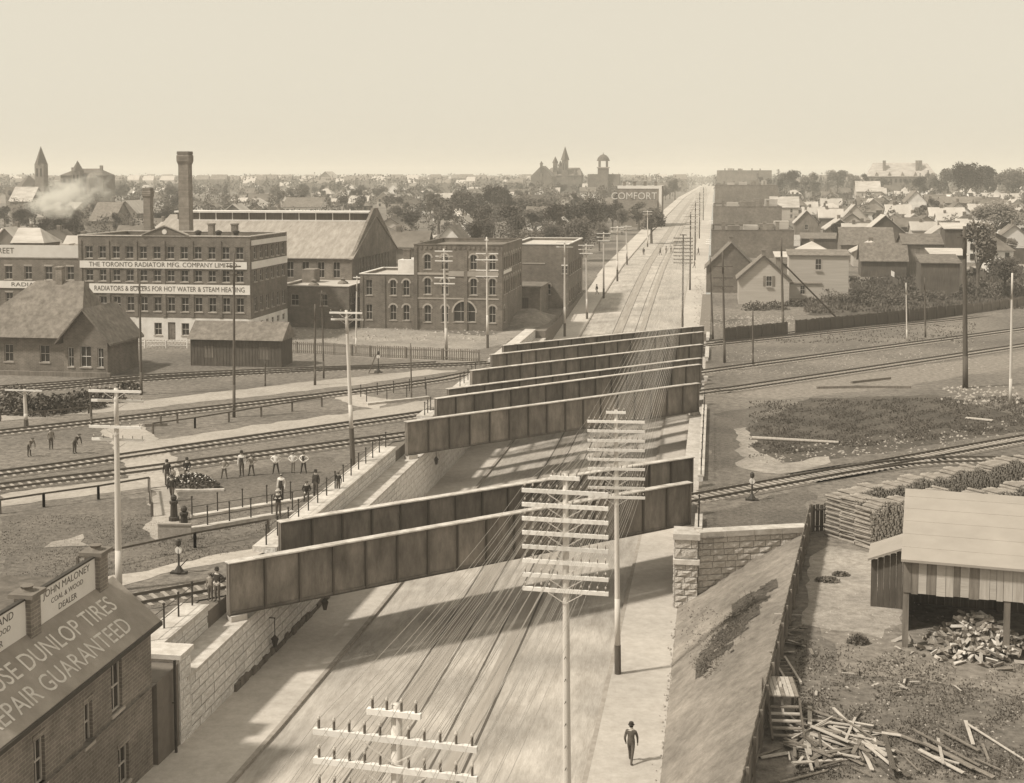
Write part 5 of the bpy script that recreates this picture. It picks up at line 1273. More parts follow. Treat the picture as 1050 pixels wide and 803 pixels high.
# flower mound
fm = thing('flower_mound', 'round mound of dark leafy plants on the crossing walk', 'plant', at(198, 500)); rnd = random.Random(15); b = MB()
for i in range(900):
    a = rnd.uniform(0, 6.28); r = 1.5*math.sqrt(rnd.random()); z = .9*(1-(r/1.6)**2)+rnd.uniform(-.05, .15); c = Vector((r*math.cos(a)*1.35, r*math.sin(a)*.7, max(.03, z)))
    u = Vector((rnd.uniform(-1, 1), rnd.uniform(-1, 1), rnd.uniform(-.3, 1))).normalized()*.14; v = u.orthogonal().normalized()*.07; b.quad(c-u, c+v, c+u, c-v)
b.build('foliage', m_leafd, fm); b = MB(); b.lathe((0, 0, 0), [(1.5, 0), (1.3, .35), (.7, .6)], 12); o = b.build('mound', m_grass, fm); o.scale = (1.3, .7, 1)
b = MB()
for i in range(60):
    a = rnd.uniform(0, 6.28); r = 1.3*math.sqrt(rnd.random()); c = Vector((r*math.cos(a)*1.3, r*math.sin(a)*.7, .95*(1-(r/1.6)**2)+.12)); b.lathe(c, [(.02, -.04), (.06, 0), (.02, .04)], 5)
b.build('blossom', m_shirt, fm); b = MB(); b.beam((-.8, -1.3, .08), (2.6, -.6, .08), .3, .14); b.build('edging', m_cope, fm)

# ------------------------------------------------------------------ houses and sheds on the right
def cottage(name, label, loc, W, D, He, Hr, along, wm, rm, wins=(), chim=None, rz=0, shutters=False, cat='house', group=None, flat=False, doors=()):
    t = thing(name, label, cat, loc, rz, group)
    wall_face(t, W, He, list(wins)+list(doors), FRONT, wm)
    b = MB(); b.quad((W, 0, 0), (W, D, 0), (W, D, He), (W, 0, He)); b.quad((0, D, 0), (0, 0, 0), (0, 0, He), (0, D, He)); b.quad((W, D, 0), (0, D, 0), (0, D, He), (W, D, He)); b.build('wall', wm, t)
    for o in wins:
        w = window(t, FRONT, o, wm, sash=m_sash)
        if shutters:
            b = MB(); q = (o[1]-o[0])*.45; fbox(b, FRONT, o[0]-q-.03, o[0]-.03, -.05, -.01, o[2], o[3]); fbox(b, FRONT, o[1]+.03, o[1]+q+.03, -.05, -.01, o[2], o[3]); b.build('shutter', m_plank, w)
    for o in doors: door(t, FRONT, o, m_plankd)
    if flat:
        b = MB(); b.add([(-.3, -.3, He), (W+.3, -.3, He), (W+.3, D+.3, Hr), (-.3, D+.3, Hr), (-.3, -.3, He+.15), (W+.3, -.3, He+.15), (W+.3, D+.3, Hr+.15), (-.3, D+.3, Hr+.15)], [(3, 2, 1, 0), (4, 5, 6, 7), (0, 1, 5, 4), (1, 2, 6, 5), (2, 3, 7, 6), (3, 0, 4, 7)]); rf = b.build('roof', rm, t)
    else:
        gable_fill(t, W, D, He, Hr, wm, along); rf = gable_roof(t, W, D, He, Hr, rm, along)
    if chim: chimney(rf, chim[0], chim[1], He, Hr+chim[2], .6)
    return t
def by_px(x0, x1, yb_, ye, yr, along, wm, rm, label, D=8, name='house', wins=0, chim=False, flat=False, cat='house', dz=0, **k):
    p = gat(x0, yb_); q = gat(x1, yb_); s_ = F/((p+Vector((0, 0, dz))-Vector((0, 0, CAMH))).dot(FW)); W = (x1-x0)/s_; He = (yb_-ye)/s_; Hr = (yb_-yr)/s_
    ws_ = []
    if wins:
        z0 = He*.28 if He < 4.5 else He*.58
        ws_ = [(W*(i+.5)/wins-.45, W*(i+.5)/wins+.45, z0, z0+1.5) for i in range(wins)]
        if He >= 4.5: ws_ += [(W*(i+.5)/wins-.45, W*(i+.5)/wins+.45, 1.0, 2.4) for i in range(wins)]
    return cottage(name, label, p, W, D, He, Hr, along, wm, rm, ws_, (W*.5 if along == 'y' else W*.3, D*.5, .8) if chim else None, 0, flat=flat, cat=cat, **k)
h = by_px(757, 808, 312, 285, 263, 'y', m_clap, m_roofm, 'pale clapboard house with gable to the tracks and one shuttered window', 9, chim=True)
wd_ = (4.7, 5.7, 3.2, 5.0); window(h, lambda u, d, z: (u, d-.22, z), wd_, m_clap)
b = MB(); fbox(b, FRONT, 4.2, 4.66, -.06, -.01, 3.2, 5.0); fbox(b, FRONT, 5.74, 6.2, -.06, -.01, 3.2, 5.0); b.build('shutter', m_plank, h)
b = MB(); b.beam((-.4, -.45, 4.2), (4.3, -.45, 8.5), .12, .3); b.beam((4.3, -.45, 8.5), (9.0, -.45, 4.2), .12, .3); b.build('bargeboard', m_plankd, h)
e_ = by_px(808.5, 868, 306, 262, 258, 'x', m_clap, m_roofm, 'tall pale clapboard extension with flat top and one dark window', 6, 'house_extension', flat=True)
for o in ((4.6, 5.7, 5.2, 7.2), (2.0, 2.9, .8, 2.4)): window(e_, lambda u, d, z: (u, d-.22, z), o, m_clap)
by_px(812, 840, 306, 291, 275, 'x', m_clap, m_roofm, 'low clapboard lean-to in front of the tall extension', 3.5, 'lean_to', flat=True, cat='shed')
by_px(724, 774, 300, 274, 249, 'y', m_brick2, m_roofm, 'brown gabled house behind the shuttered clapboard house', 12, chim=True)
for i, (x0, x1, yb_, yt, D_) in enumerate(((729, 812, 264, 236, 40), (731, 800, 240, 212, 60), (733, 796, 217, 190, 110), (735, 790, 200, 175, 160))):
    p = gat(x0, yb_); s_ = F/((p-Vector((0, 0, CAMH))).dot(FW)); W = (x1-x0)/s_; H_ = (yb_-yt)/s_
    t = thing('store_block', ('nearest', 'second', 'third', 'farthest') [i] + ' brick store block of the row along the right side of the far street', 'building', p, 0, 'store blocks on the far street')
    ld_ = [(2+k*3.2, 3.2+k*3.2, z, z+1.7) for k in range(int((D_-4)/3.2)) for z in ((3.4,) if H_ < 7 else (3.6, 6.4)) if z+2 < H_]
    box_shell(t, W, D_, H_, m_brick3 if i % 2 else m_brick2, left=ld_)
    for o in ld_: window(t, left_side(D_), o, m_brick2, sill=False)
    flat_roof(t, W, D_, H_, m_roofd if i < 2 else m_roofm, m_brick2, .4, m_brick2)
    for k in range(5): chimney(t, W*(.15+.17*k), D_*(.2+.13*(k % 3)), H_-.5, H_+1.6, .9)
    for k in range(3):
        b = MB(); b.box(-1.4, -.05, 3+k*D_/4, 6+k*D_/4, 3.0, 3.15); b.build('awning', m_sign, t)
    for k in range(4 if i < 3 else 2):
        b = MB(); b.box(W*(.2+.2*k), W*(.2+.2*k)+rnd.uniform(2, 5), D_*(.15+.1*k), D_*(.15+.1*k)+4, H_-.35, H_+rnd.uniform(.8, 2.2)); o = b.build('roof_house', rnd.choice([m_roofl, m_brick3, m_clap]), t)
TAB = [(822, 861, 262, 245, 240, 'x', m_plankd, m_roofm, 'dark flat shed behind the clapboard extension', 6, 0, True),
 (862, 914, 268, 250, 234, 'x', m_plank, m_roofm, 'long side-gabled barn with broad grey roof', 9, 0, False),
 (887, 926, 262, 238, 221, 'y', m_plankd, m_roofl, 'dark-fronted gabled barn behind the low sagging shed', 9, 0, False),
 (883, 928, 284, 266, 250, 'x', m_plankd, m_roofm, 'low dark shed with sagging roof in front of the gabled barn', 6, 0, False),
 (926, 972, 283, 250, 241, 'x', m_plank, m_roofm, 'grey barn with humped roof', 9, 0, False),
 (968, 990, 284, 235, 230, 'x', m_plankd, m_roofl, 'tall narrow shed with pale flat roof near the heavy pole', 6, 0, True),
 (955, 989, 298, 262, 257, 'x', m_plank, m_roofl, 'flat-roofed plank shed with pale roof edge', 7, 0, True),
 (944, 982, 305, 270, 263, 'x', m_plankd, m_roofm, 'dark flat-roofed stable in front of the plank shed', 6, 0, True),
 (928, 949, 226, 207, 196, 'y', m_white, m_roofm, 'white two-storey gabled house with four front windows', 12, 2, False),
 (949, 966, 226, 212, 204, 'x', m_white, m_roofm, 'white wing of the two-storey gabled house', 8, 2, False),
 (865, 887, 240, 222, 210, 'y', m_clap, m_roofl, 'grey gabled house with one dark window above the barn', 10, 1, False),
 (815, 838, 246, 228, 216, 'y', m_plank, m_roofl, 'small gabled house with bright roof edge beyond the stores', 9, 1, False),
 (790, 818, 226, 212, 202, 'x', m_clap, m_roofl, 'pale-roofed terrace house beyond the stores', 8, 2, False),
 (878, 902, 208, 196, 186, 'x', m_clap, m_roofl, 'long pale-roofed house on the right-hand rise', 12, 2, False),
 (935, 962, 200, 190, 182, 'x', m_clap, m_roofl, 'pale-roofed cottage just below the big institution', 12, 2, False),
 (965, 1010, 222, 208, 202, 'x', m_plank, m_roofm, 'brown cottage by the trees near the right edge', 10, 2, False),
 (1000, 1045, 210, 202, 198, 'x', m_clap, m_roofl, 'long low pale house at the right edge', 10, 3, False)]
for a in TAB: by_px(*a[:9], D=a[9], wins=a[10], flat=a[11], name='barn' if 'barn' in a[8] else ('shed' if 'shed' in a[8] or 'stable' in a[8] else 'house'), cat='barn' if 'barn' in a[8] else ('shed' if 'shed' in a[8] or 'stable' in a[8] else 'house'), chim=a[10] > 0)
# houses behind the offices
for a in [(440, 482, 268, 256, 232, 'y', m_white, m_roofm, 'white gabled house peering over the brick offices', 12, 1, False), (462, 486, 246, 233, 222, 'y', m_white, m_roofl, 'small white gabled house among trees above the offices', 9, 1, False),
          (408, 440, 262, 247, 243, 'x', m_brick3, m_roofl, 'flat brick house behind the foundry gable', 10, 2, True), (290, 330, 228, 212, 203, 'x', m_white, m_roofm, 'house with white gable end behind the foundry roof', 12, 2, False),
          (548, 572, 232, 218, 213, 'x', m_clap, m_roofl, 'pale house among trees behind the warehouse', 10, 1, False), (92, 118, 240, 226, 208, 'x', m_plank, m_roofm, 'dark-roofed house behind the factory wing', 14, 0, False),
          (118, 142, 236, 218, 206, 'y', m_plank, m_roofl, 'gabled house with pale roof slope left of the short chimney', 12, 0, False), (52, 78, 230, 215, 208, 'x', m_clap, m_roofl, 'pale-roofed house in the steam behind the factory wing', 12, 1, False), (10, 34, 222, 206, 192, 'x', m_plank, m_roofl, 'pale steep-roofed house at the left edge behind the wing', 12, 0, False),
          (320, 348, 196, 188, 176, 'y', m_brick3, m_roofl, 'large dark gable house on the skyline', 26, 0, False), (635, 672, 233, 216, 206, 'x', m_plank, m_roofd, 'dark-roofed house with pale gable at the street trees', 12, 1, False)]:
    by_px(*a[:9], D=a[9], wins=a[10], flat=a[11], chim=a[10] > 0)

# building with the painted wall sign
p = gat(633, 232); p2 = gat(678, 232); s_ = F/((p-Vector((0, 0, CAMH))).dot(FW)); W = 45/s_; H_ = 41/s_
ft = thing('painted_wall_building', 'brick building with white-framed painted wall reading FORT above the street trees', 'building', p)
box_shell(ft, W, 16, H_, m_brick3); flat_roof(ft, W, 16, H_, m_roofm, m_white, .3, m_brick3)
b = MB(); b.box(0, W, -.12, -.004, H_-.9, H_-.02); b.box(W-1.0, W, -.12, -.004, .5, H_-.92); b.build('sign_border', m_sign, ft)
text('COMFORT', 3.6, ft, m_sign, (W-1.6, -.1, H_-3.6), (R(90), 0, 0), align='RIGHT', sx=.95, ext=.02)
for k in range(4): chimney(ft, 2+W*.24*k, 6, H_-.4, H_+1.5, 1.0)

# ------------------------------------------------------------------ skyline landmarks
def zat(px, py, Y): return atY(px, py, Y)
def tower(root, x, y, w, h, sp, m, rm, name='tower', n=4):
    b = MB(); b.box(x-w/2, x+w/2, y-w/2, y+w/2, 0, h); t = b.build(name, m, root)
    b = MB(); b.lathe((x, y, h), [(w*.74, 0), (w*.7, .4), (.05, sp)], n); o = b.build('spire', rm, t)
    for sx in (-1, 1):
        b = MB(); b.box(x+sx*w*.22-w*.09, x+sx*w*.22+w*.09, y-w/2-.06, y-w/2-.01, h*.72, h*.9); b.build('belfry_opening', m_pane, t)
    return t
Y = 1050; s_ = pxm(Y); gz = terr(Y)
def sky_thing(px, label, name='church', cat='church', Y=1050):
    p = atY(px, 200, Y); return thing(name, label, cat, (p.x, Y, terr(Y))), F/(Vector((p.x, Y, terr(Y)-CAMH)).dot(FW))
def zh(py, Y, px=525): return atY(px, py, Y).z-terr(Y)
t, s_ = sky_thing(43, 'dark church tower with pointed spire on the left skyline', Y=620); w = 9.5/s_
tower(t, 0, 0, w, zh(168, 620, 43), zh(150, 620, 43)-zh(168, 620, 43), m_brick3, m_roofd)
b = MB(); b.box(-18, -w/2, -3, 12, 0, zh(192, 620, 43)); b.build('nave', m_brick3, t); b = MB(); b.lathe((-9, 4, zh(192, 620, 43)), [(8, 0), (.1, 6)], 4); b.build('nave_roof', m_roofd, t)
t, s_ = sky_thing(84, 'turreted mansion with chimneys on the left skyline', 'mansion', 'building', 640); H_ = zh(180, 640, 84); W = 46/s_
b = MB(); b.box(-W/2, W/2, 0, 14, 0, H_); b.build('wall', m_brick2, t); b = MB(); b.add([(-W/2-.5, -.5, H_), (W/2+.5, -.5, H_), (W/2+.5, 14.5, H_), (-W/2-.5, 14.5, H_), (-W/2+6, 7, H_+3.6), (W/2-5, 7, H_+3.6)], [(0, 1, 5, 4), (1, 2, 5), (2, 3, 4, 5), (3, 0, 4)]); b.build('roof', m_roofd, t)
tower(t, -1.5, -1, 4.6, H_+2.2, 5.5, m_brick2, m_roofd, 'turret'); chimney(t, W/2-3, 5, H_, H_+5, 1.3); chimney(t, -W/2+4, 6, H_, H_+4, 1.3); b = MB(); b.lathe((W/4, 0, 0), [(3, 0), (3, H_-1), (.1, H_+2)], 8); b.build('bay', m_brick2, t)
for i in range(7):
    b = MB(); b.box(-W/2+1.5+i*3, -W/2+2.7+i*3, -.05, -.01, H_-4, H_-1.8); b.build('window', m_pane, t)
t, s_ = sky_thing(577, 'stone church with clustered spires on the middle skyline', Y=1000); Hn = zh(180, 1000, 577)
b = MB(); b.box(-14, 14, 0, 18, 0, Hn); b.build('nave', m_brick2, t); b = MB(); b.add([(-14.5, -.5, Hn), (14.5, -.5, Hn), (14.5, 18.5, Hn), (-14.5, 18.5, Hn), (-10, 9, Hn+6), (12, 9, Hn+6)], [(0, 1, 5, 4), (1, 2, 5), (2, 3, 4, 5), (3, 0, 4)]); b.build('nave_roof', m_roofm, t)
tower(t, 1.5, 2, 4.6, zh(164, 1000, 577), zh(150, 1000, 577)-zh(164, 1000, 577), m_brick2, m_roofd); tower(t, -6, 2, 3.2, zh(167, 1000, 577), 5, m_brick2, m_roofd, 'turret'); tower(t, -2.2, 2.5, 2.6, zh(170, 1000, 577), 4, m_brick2, m_roofd, 'turret'); tower(t, 9.5, 1, 2.4, Hn+1.5, 4, m_brick2, m_roofd, 'pinnacle')
t, s_ = sky_thing(555, 'gabled church hall with bellcote left of the clustered spires', 'church_hall', 'church', Y=960); Hg = zh(181, 960, 555); Hp = zh(170, 960, 555)
b = MB(); b.box(-8, 8, 0, 26, 0, Hg); b.add([(-8, 0, Hg), (8, 0, Hg), (0, 0, Hp), (-8, 26, Hg), (8, 26, Hg), (0, 26, Hp)], [(0, 1, 2), (0, 2, 5, 3), (1, 4, 5, 2), (3, 5, 4)]); b.build('nave', m_brick2, t); tower(t, 0, .5, 1.8, Hp+1.2, 2.2, m_brick2, m_roofd, 'bellcote')
b = MB(); b.lathe((0, -.05, 0), [(1.4, 0), (1.3, .01)], 8); o = b.build('rose_window', m_pane, t, (0, 0, Hg+1)); o.rotation_euler = (R(90), 0, 0)
t, s_ = sky_thing(618, 'domed square tower with belfry right of the church spires', 'clock_tower', 'tower', Y=900); w = 10.5/s_; Ht = zh(168, 900, 618)
b = MB(); b.box(-w/2, w/2, 0, w, 0, Ht-3); b.build('shaft', m_brick2, t); b = MB(); b.box(-w*.58, w*.58, -w*.08, w*1.08, Ht-3, Ht-2.2); b.build('cornice', m_trim, t)
for sx in (-1, 1):
    for sy in (0, 1): b = MB(); b.box(sx*w*.36-.5, sx*w*.36+.5, sy*w*.8, sy*w*.8+1, Ht-2.2, Ht+2); b.build('column', m_brick2, t)
b = MB(); b.lathe((0, w/2, Ht+2), [(w*.66, 0), (w*.62, .6), (w*.5, 2.4), (w*.3, 3.8), (.3, 4.6), (.05, 6)], 10); b.build('dome', m_roofd, t); b = MB(); b.box(-w*1.5, w*1.6, 2, 12, 0, Ht-7); b.build('wing', m_brick2, t)
t, s_ = sky_thing(925, 'long institution with tall chimneys and dormers on the right skyline', 'institution', 'building', Y=1000); W = 68/s_; Hi = zh(181, 1000, 925)
b = MB(); b.box(-W/2, W/2, 0, 16, 0, Hi); b.build('wall', m_brick2, t); b = MB(); b.add([(-W/2-.5, -.5, Hi), (W/2+.5, -.5, Hi), (W/2+.5, 16.5, Hi), (-W/2-.5, 16.5, Hi), (-W/2+4, 8, Hi+10), (W/2-6, 8, Hi+10)], [(0, 1, 5, 4), (1, 2, 5), (2, 3, 4, 5), (3, 0, 4)]); b.build('roof', m_roofl, t)
for k, x in enumerate((-W*.26, W*.22, W*.27)): chimney(t, x, 4, Hi, Hi+11.5, 2.0, m_brick3)
for k in range(5):
    x = -W/2+6+k*(W-12)/4; b = MB(); b.add([(x-1.8, -.2, Hi-.5), (x+1.8, -.2, Hi-.5), (x, -.2, Hi+3.5), (x-1.8, 4, Hi-.5), (x+1.8, 4, Hi-.5), (x, 6, Hi+3.5)], [(0, 1, 2), (0, 2, 5, 3), (1, 4, 5, 2)]); b.build('dormer', m_brick3, t)
for k in range(14): b = MB(); b.box(-W/2+2+k*W/14.4, -W/2+3.6+k*W/14.4, -.06, -.01, Hi-4.5, Hi-1.6); b.build('window', m_pane, t)

# ------------------------------------------------------------------ trees
def tree_proto(seed, kind):
    rnd = random.Random(seed); H_ = 10.0; cr = MB(); tr = MB()
    if kind == 'pine':
        tr.tube((0, 0, 0), (0, 0, 9.6), .22, .04, 7)
        for k in range(13):
            z = 2.2+k*.6; rr = 2.3*(1-(z-2.0)/8.6)+.15
            for q in range(int(16+rr*16)):
                a = rnd.uniform(0, 6.28); r = rr*(rnd.random()**.5); c = Vector((r*math.cos(a), r*math.sin(a), z-.25*r+rnd.uniform(-.25, .25)))
                u = Vector((math.cos(a), math.sin(a), rnd.uniform(-.6, .2)))*rnd.uniform(.25, .45); v = u.cross(Vector((0, 0, 1))).normalized()*rnd.uniform(.12, .24); cr.quad(c-u, c-v, c+u, c+v)
        return tr, cr
    lob = []; n = rnd.randint(9, 14); w = {'round': 3.4, 'tall': 2.2, 'wide': 4.4}[kind]; zc = {'round': 6.3, 'tall': 6.0, 'wide': 6.2}[kind]; zr = {'round': 3.0, 'tall': 3.7, 'wide': 2.8}[kind]
    for i in range(n):
        a = rnd.uniform(0, 6.28); e = rnd.uniform(-.8, 1.2); r = rnd.uniform(.35, .8)
        lob.append((Vector((math.cos(a)*math.cos(e)*w*r, math.sin(a)*math.cos(e)*w*r, zc+math.sin(e)*zr*.8)), rnd.uniform(.9, 1.7)*w/3.2))
    tr.tube((0, 0, -.2), (rnd.uniform(-.2, .2), rnd.uniform(-.2, .2), 4.2), .34, .2, 8)
    for c, r in lob[:6]: tr.tube((0, 0, rnd.uniform(2.6, 4.0)), c, .13, .04, 6)
    for c, r in lob:
        for q in range(int(85*r*r)+30):
            d = Vector((rnd.gauss(0, 1), rnd.gauss(0, 1), rnd.gauss(0, 1))).normalized(); p = c+d*r*(rnd.random()**.33)*Vector((1, 1, .85)).length/1.65
            u = Vector((rnd.gauss(0, 1), rnd.gauss(0, 1), rnd.gauss(0, .7))).normalized()*rnd.uniform(.16, .34); v = u.orthogonal().normalized()*rnd.uniform(.1, .22); cr.quad(p-u, p+v, p+u, p-v)
    return tr, cr
PROT = {}
for kind, seeds in (('round', (1, 2, 3)), ('tall', (4, 5)), ('wide', (6, 7)), ('pine', (8, 9))):
    PROT[kind] = [(a.mesh('trunk', m_bark), c.mesh('crown', m_leaf)) for a, c in (tree_proto(s_, kind) for s_ in seeds)]
def tree(x, y, z, h, wscale, kind, label, lm=None, group=None, rnd=random.Random(21), far=False):
    t = thing('pine_tree' if kind == 'pine' else 'tree', label, 'tree', (x, y, z), rnd.uniform(0, 6.28), group)
    a, c = rnd.choice(PROT[kind]); k = h/10.0; t.scale = (k*wscale, k*wscale, k)
    if not far: link('trunk', a, t)
    else: link('trunk', a, t)
    o = link('crown', c, t); o.material_slots[0].link = 'OBJECT'; o.material_slots[0].material = lm or m_leaf
    return t
def ptree(px, yb_, yt, wpx, kind, label, lm=None):
    p = gat(px, yb_); s_ = F/((p-Vector((0, 0, CAMH))).dot(FW)); h_ = (yb_-yt)/s_; base_w = {'round': 7.6, 'tall': 5.2, 'wide': 9.6, 'pine': 4.6}[kind]
    return tree(p.x, p.y, p.z, h_, (wpx/s_)/(base_w*h_/10), kind, label, lm)
ORD_ = 'first second third fourth fifth sixth seventh eighth ninth tenth eleventh twelfth'.split()
for a in [(668, 250, 210, 34, 'round', 'round dark tree standing at the far street corner', m_leafd), (598, 248, 203, 46, 'wide', 'broad dark tree behind the warehouse', m_leafd), (570, 252, 208, 34, 'round', 'dark tree left of the broad one behind the warehouse', m_leaf),
          (524, 258, 210, 40, 'round', 'full dark tree behind the brick offices', m_leafd), (498, 250, 208, 34, 'round', 'tree left of the full dark one behind the offices', m_leaf), (548, 250, 212, 34, 'tall', 'narrow tree between the office trees', m_leaf),
          (424, 246, 216, 36, 'round', 'leafy tree just right of the foundry gable', m_leafd), (450, 240, 200, 40, 'round', 'tall leafy tree behind the white gabled house', m_leaf), (474, 236, 196, 36, 'wide', 'broad tree on the rise above the offices', m_leaf), (640, 228, 196, 30, 'round', 'tree in front of the painted wall', m_leaf), (615, 240, 206, 36, 'round', 'tree beside the dark-roofed house on the far street', m_leafd),
          (545, 230, 198, 44, 'wide', 'broad pale tree below the church hall', m_leaf), (508, 226, 190, 42, 'wide', 'hazy broad tree below the middle skyline', m_leaf), (655, 236, 206, 26, 'tall', 'slim tree next to the far street corner', m_leaf), (692, 205, 182, 18, 'round', 'small round tree at the far end of the street', m_leafl),
          (1002, 305, 226, 50, 'round', 'leafy tree behind the heavy dark pole', m_leaf), (1030, 300, 262, 44, 'wide', 'bushy tree at the right edge beyond the fence', m_leafd), (1020, 250, 205, 60, 'wide', 'broad pale tree at the right edge slope', m_leafl),
          (955, 226, 202, 18, 'round', 'small round tree in front of the white house', m_leafd), (905, 202, 182, 26, 'round', 'round tree below the institution', m_leaf), (990, 212, 166, 46, 'wide', 'big dark tree right of the institution', m_leafd), (1012, 208, 170, 40, 'round', 'second big tree right of the institution', m_leafd), (972, 206, 172, 30, 'round', 'tree hiding the end of the institution', m_leaf), (1038, 210, 172, 44, 'wide', 'big dark tree at the right edge skyline', m_leaf)]:
    ptree(*a)
for i, (x_, y_, h_, k_) in enumerate(((-30, 345, 8, 'round'), (-33, 372, 9, 'tall'), (-29.5, 420, 8.5, 'round'), (-34, 440, 10, 'wide'), (-30, 470, 9, 'tall'), (-29, 585, 9, 'round'), (-31, 630, 10, 'tall'), (-29, 690, 9.5, 'round'), (-30, 760, 10, 'wide'), (1.5, 1010, 10, 'round'), (-29, 850, 11, 'round'), (-30, 940, 11, 'tall'))):
    tree(x_, y_, terr(y_), h_, 1.0, k_, ORD_[i]+' street tree counting away along the far street', m_leaf, 'street trees along the far street')
# shrubs below the station and along the sheds
def shrub(px, yb_, w, h_, label, lm, n=420, group=None, ls=1.0):
    p = gat(px, yb_); t = thing('shrub', label, 'shrub', p, 0, group); rnd = random.Random(int(px*7+yb_)); b = MB()
    for i in range(n):
        d = Vector((rnd.gauss(0, 1), rnd.gauss(0, 1), abs(rnd.gauss(0, 1)))).normalized()*(rnd.random()**.4); c = Vector((d.x*w/2, d.y*w/3, d.z*h_))
        u = Vector((rnd.gauss(0, 1), rnd.gauss(0, 1), rnd.gauss(0, 1))).normalized()*rnd.uniform(.12, .26)*ls; v = u.orthogonal().normalized()*rnd.uniform(.08, .16)*ls; b.quad(c-u, c+v, c+u, c-v)
    b.build('foliage', lm, t); b = MB()
    for k in range(4): b.tube((rnd.uniform(-w/5, w/5), 0, 0), (rnd.uniform(-w/3, w/3), rnd.uniform(-w/5, w/5), h_*.7), .04, .015, 5)
    b.build('stem', m_bark, t)
for i, (px, yb_, w, h_, lm) in enumerate(((14, 424, 4.5, 3.0, m_leaf), (40, 425, 5, 2.0, m_leafd), (62, 422, 5, 1.8, m_leafd), (84, 418, 5, 1.8, m_leafd), (108, 412, 4.5, 1.5, m_leafd), (132, 403, 3, 1.3, m_leaf))):
    shrub(px, yb_, w, h_, ('pale thorny', 'dark', 'low dark', 'spreading dark', 'trailing', 'small')[i] + ' shrub in the hedge below the station house', lm, 600, 'station hedge')
for i, (px, yb_, w, h_) in enumerate(((775, 318, 5, 1.6), (795, 317, 5, 1.5), (815, 314, 4, 1.2))): shrub(px, yb_, w, h_, ('first', 'second', 'third')[i] + ' bush below the shuttered clapboard house', m_leafd, 350, 'bushes by the clapboard house')
for i, (px, yb_, w, h_) in enumerate(((848, 596, 1.5, .28), (880, 660, 1.1, .5), (862, 590, 1.1, .22))): shrub(px, yb_, w, h_, ('low weed clump on the pale dirt near the woodpile', 'taller weed clump on the pale dirt by the lean-to', 'small weed clump beside the low one')[i], m_weed, 500, 'weed clumps in the yard', .35)
ORD = 'first second third fourth fifth sixth seventh eighth ninth tenth eleventh twelfth thirteenth fourteenth fifteenth sixteenth seventeenth eighteenth nineteenth twentieth twenty-first twenty-second twenty-third twenty-fourth'.split()
for i, px in enumerate(range(850, 1050, 9)):
    yb_ = 316-((px-850)/200)*8; shrub(px, yb_-random.Random(px).uniform(0, 12), 5.5, random.Random(px+1).uniform(1.2, 2.8), ORD[i]+' scrub bush from the clapboard extension behind the long board fence', m_leafd if i % 2 else m_leaf, 300, 'scrub behind the board fence')

# ------------------------------------------------------------------ the far town
def unit_house(kind):
    t = thing('house', 'x', 'house'); W = D = H_ = 1.0
    b = MB(); b.add([(-.5, -.5, 0), (.5, -.5, 0), (.5, .5, 0), (-.5, .5, 0), (-.5, -.5, .62), (.5, -.5, .62), (.5, .5, .62), (-.5, .5, .62)], [(0, 1, 5, 4), (1, 2, 6, 5), (2, 3, 7, 6), (3, 0, 4, 7)])
    if kind != 'hip': b.add([(-.5, -.5, .62), (.5, -.5, .62), (0, -.5, .97), (-.5, .5, .62), (.5, .5, .62), (0, .5, .97)], [(0, 1, 2), (4, 3, 5)])
    b.build('wall', m_clap, t); b = MB()
    if kind == 'hip': b.add([(-.56, -.56, .6), (.56, -.56, .6), (.56, .56, .6), (-.56, .56, .6), (0, -.15, 1), (0, .15, 1)], [(0, 1, 4), (1, 2, 5, 4), (2, 3, 5), (3, 0, 4, 5)])
    else: b.add([(-.57, -.56, .58), (0, -.56, 1.0), (0, .56, 1.0), (-.57, .56, .58), (.57, -.56, .58), (.57, .56, .58), (-.57, -.56, .545), (0, -.56, .965), (0, .56, .965), (-.57, .56, .545), (.57, -.56, .545), (.57, .56, .545)], [(0, 1, 2, 3), (1, 4, 5, 2), (6, 9, 8, 7), (7, 8, 11, 10), (0, 6, 7, 1), (1, 7, 10, 4), (3, 2, 8, 9), (2, 5, 11, 8)])
    r = b.build('roof', m_roofm, t); b = MB(); b.box(-.06, .06, .1, .2, .8, 1.14); b.build('chimney', m_brick3, r)
    wm = MB(); wm.box(-.075, .075, -.515, -.502, 0, .17); wm = wm.mesh('window', m_pane)
    for x, z in ((-.27, .08), (.27, .08), (-.27, .36), (.27, .36)): link('window', wm, t, (x, 0, z))
    for x, z in ((-.2, .3), (.2, .3)):
        o = link('window', wm, t, (0, x, z)); o.rotation_euler = (0, 0, R(90))
    if kind == 'ell':
        b = MB(); b.box(.5, 1.0, -.2, .4, 0, .45); b.add([(.5, -.25, .44), (1.04, -.25, .44), (1.04, .45, .44), (.5, .45, .44), (.5, .1, .72), (1.04, .1, .72)], [(0, 1, 5, 4), (2, 3, 4, 5), (1, 2, 5)]); b.build('wing', m_clap, t)
    return t
UH = {k: unit_house(k) for k in ('gable', 'hip', 'ell')}; used = {k: False for k in UH}
WM = [m_clap, m_white, m_brick2, m_plank, m_white, m_white, m_clap]; RM = [m_roofm, m_roofl, m_roofd, m_roofm, m_roofl, m_roofl]
rnd = random.Random(31); occ = []
def free(x, y, r):
    for a, b_, c in occ:
        if (a-x)**2+(b_-y)**2 < (r+c)**2: return False
    return True
for o in list(bpy.data.objects):
    if o.parent is None and o.get('category') in ('house', 'barn', 'shed', 'building', 'factory', 'church', 'tower', 'tree') and o.location.y > 150 and o not in UH.values(): occ.append((o.location.x+6, o.location.y+6, 12 if o.get('category') != 'tree' else 4))
occ += [(-95+i*12, 221, 20) for i in range(4)] + [(6, y, 22) for y in range(330, 980, 25)]
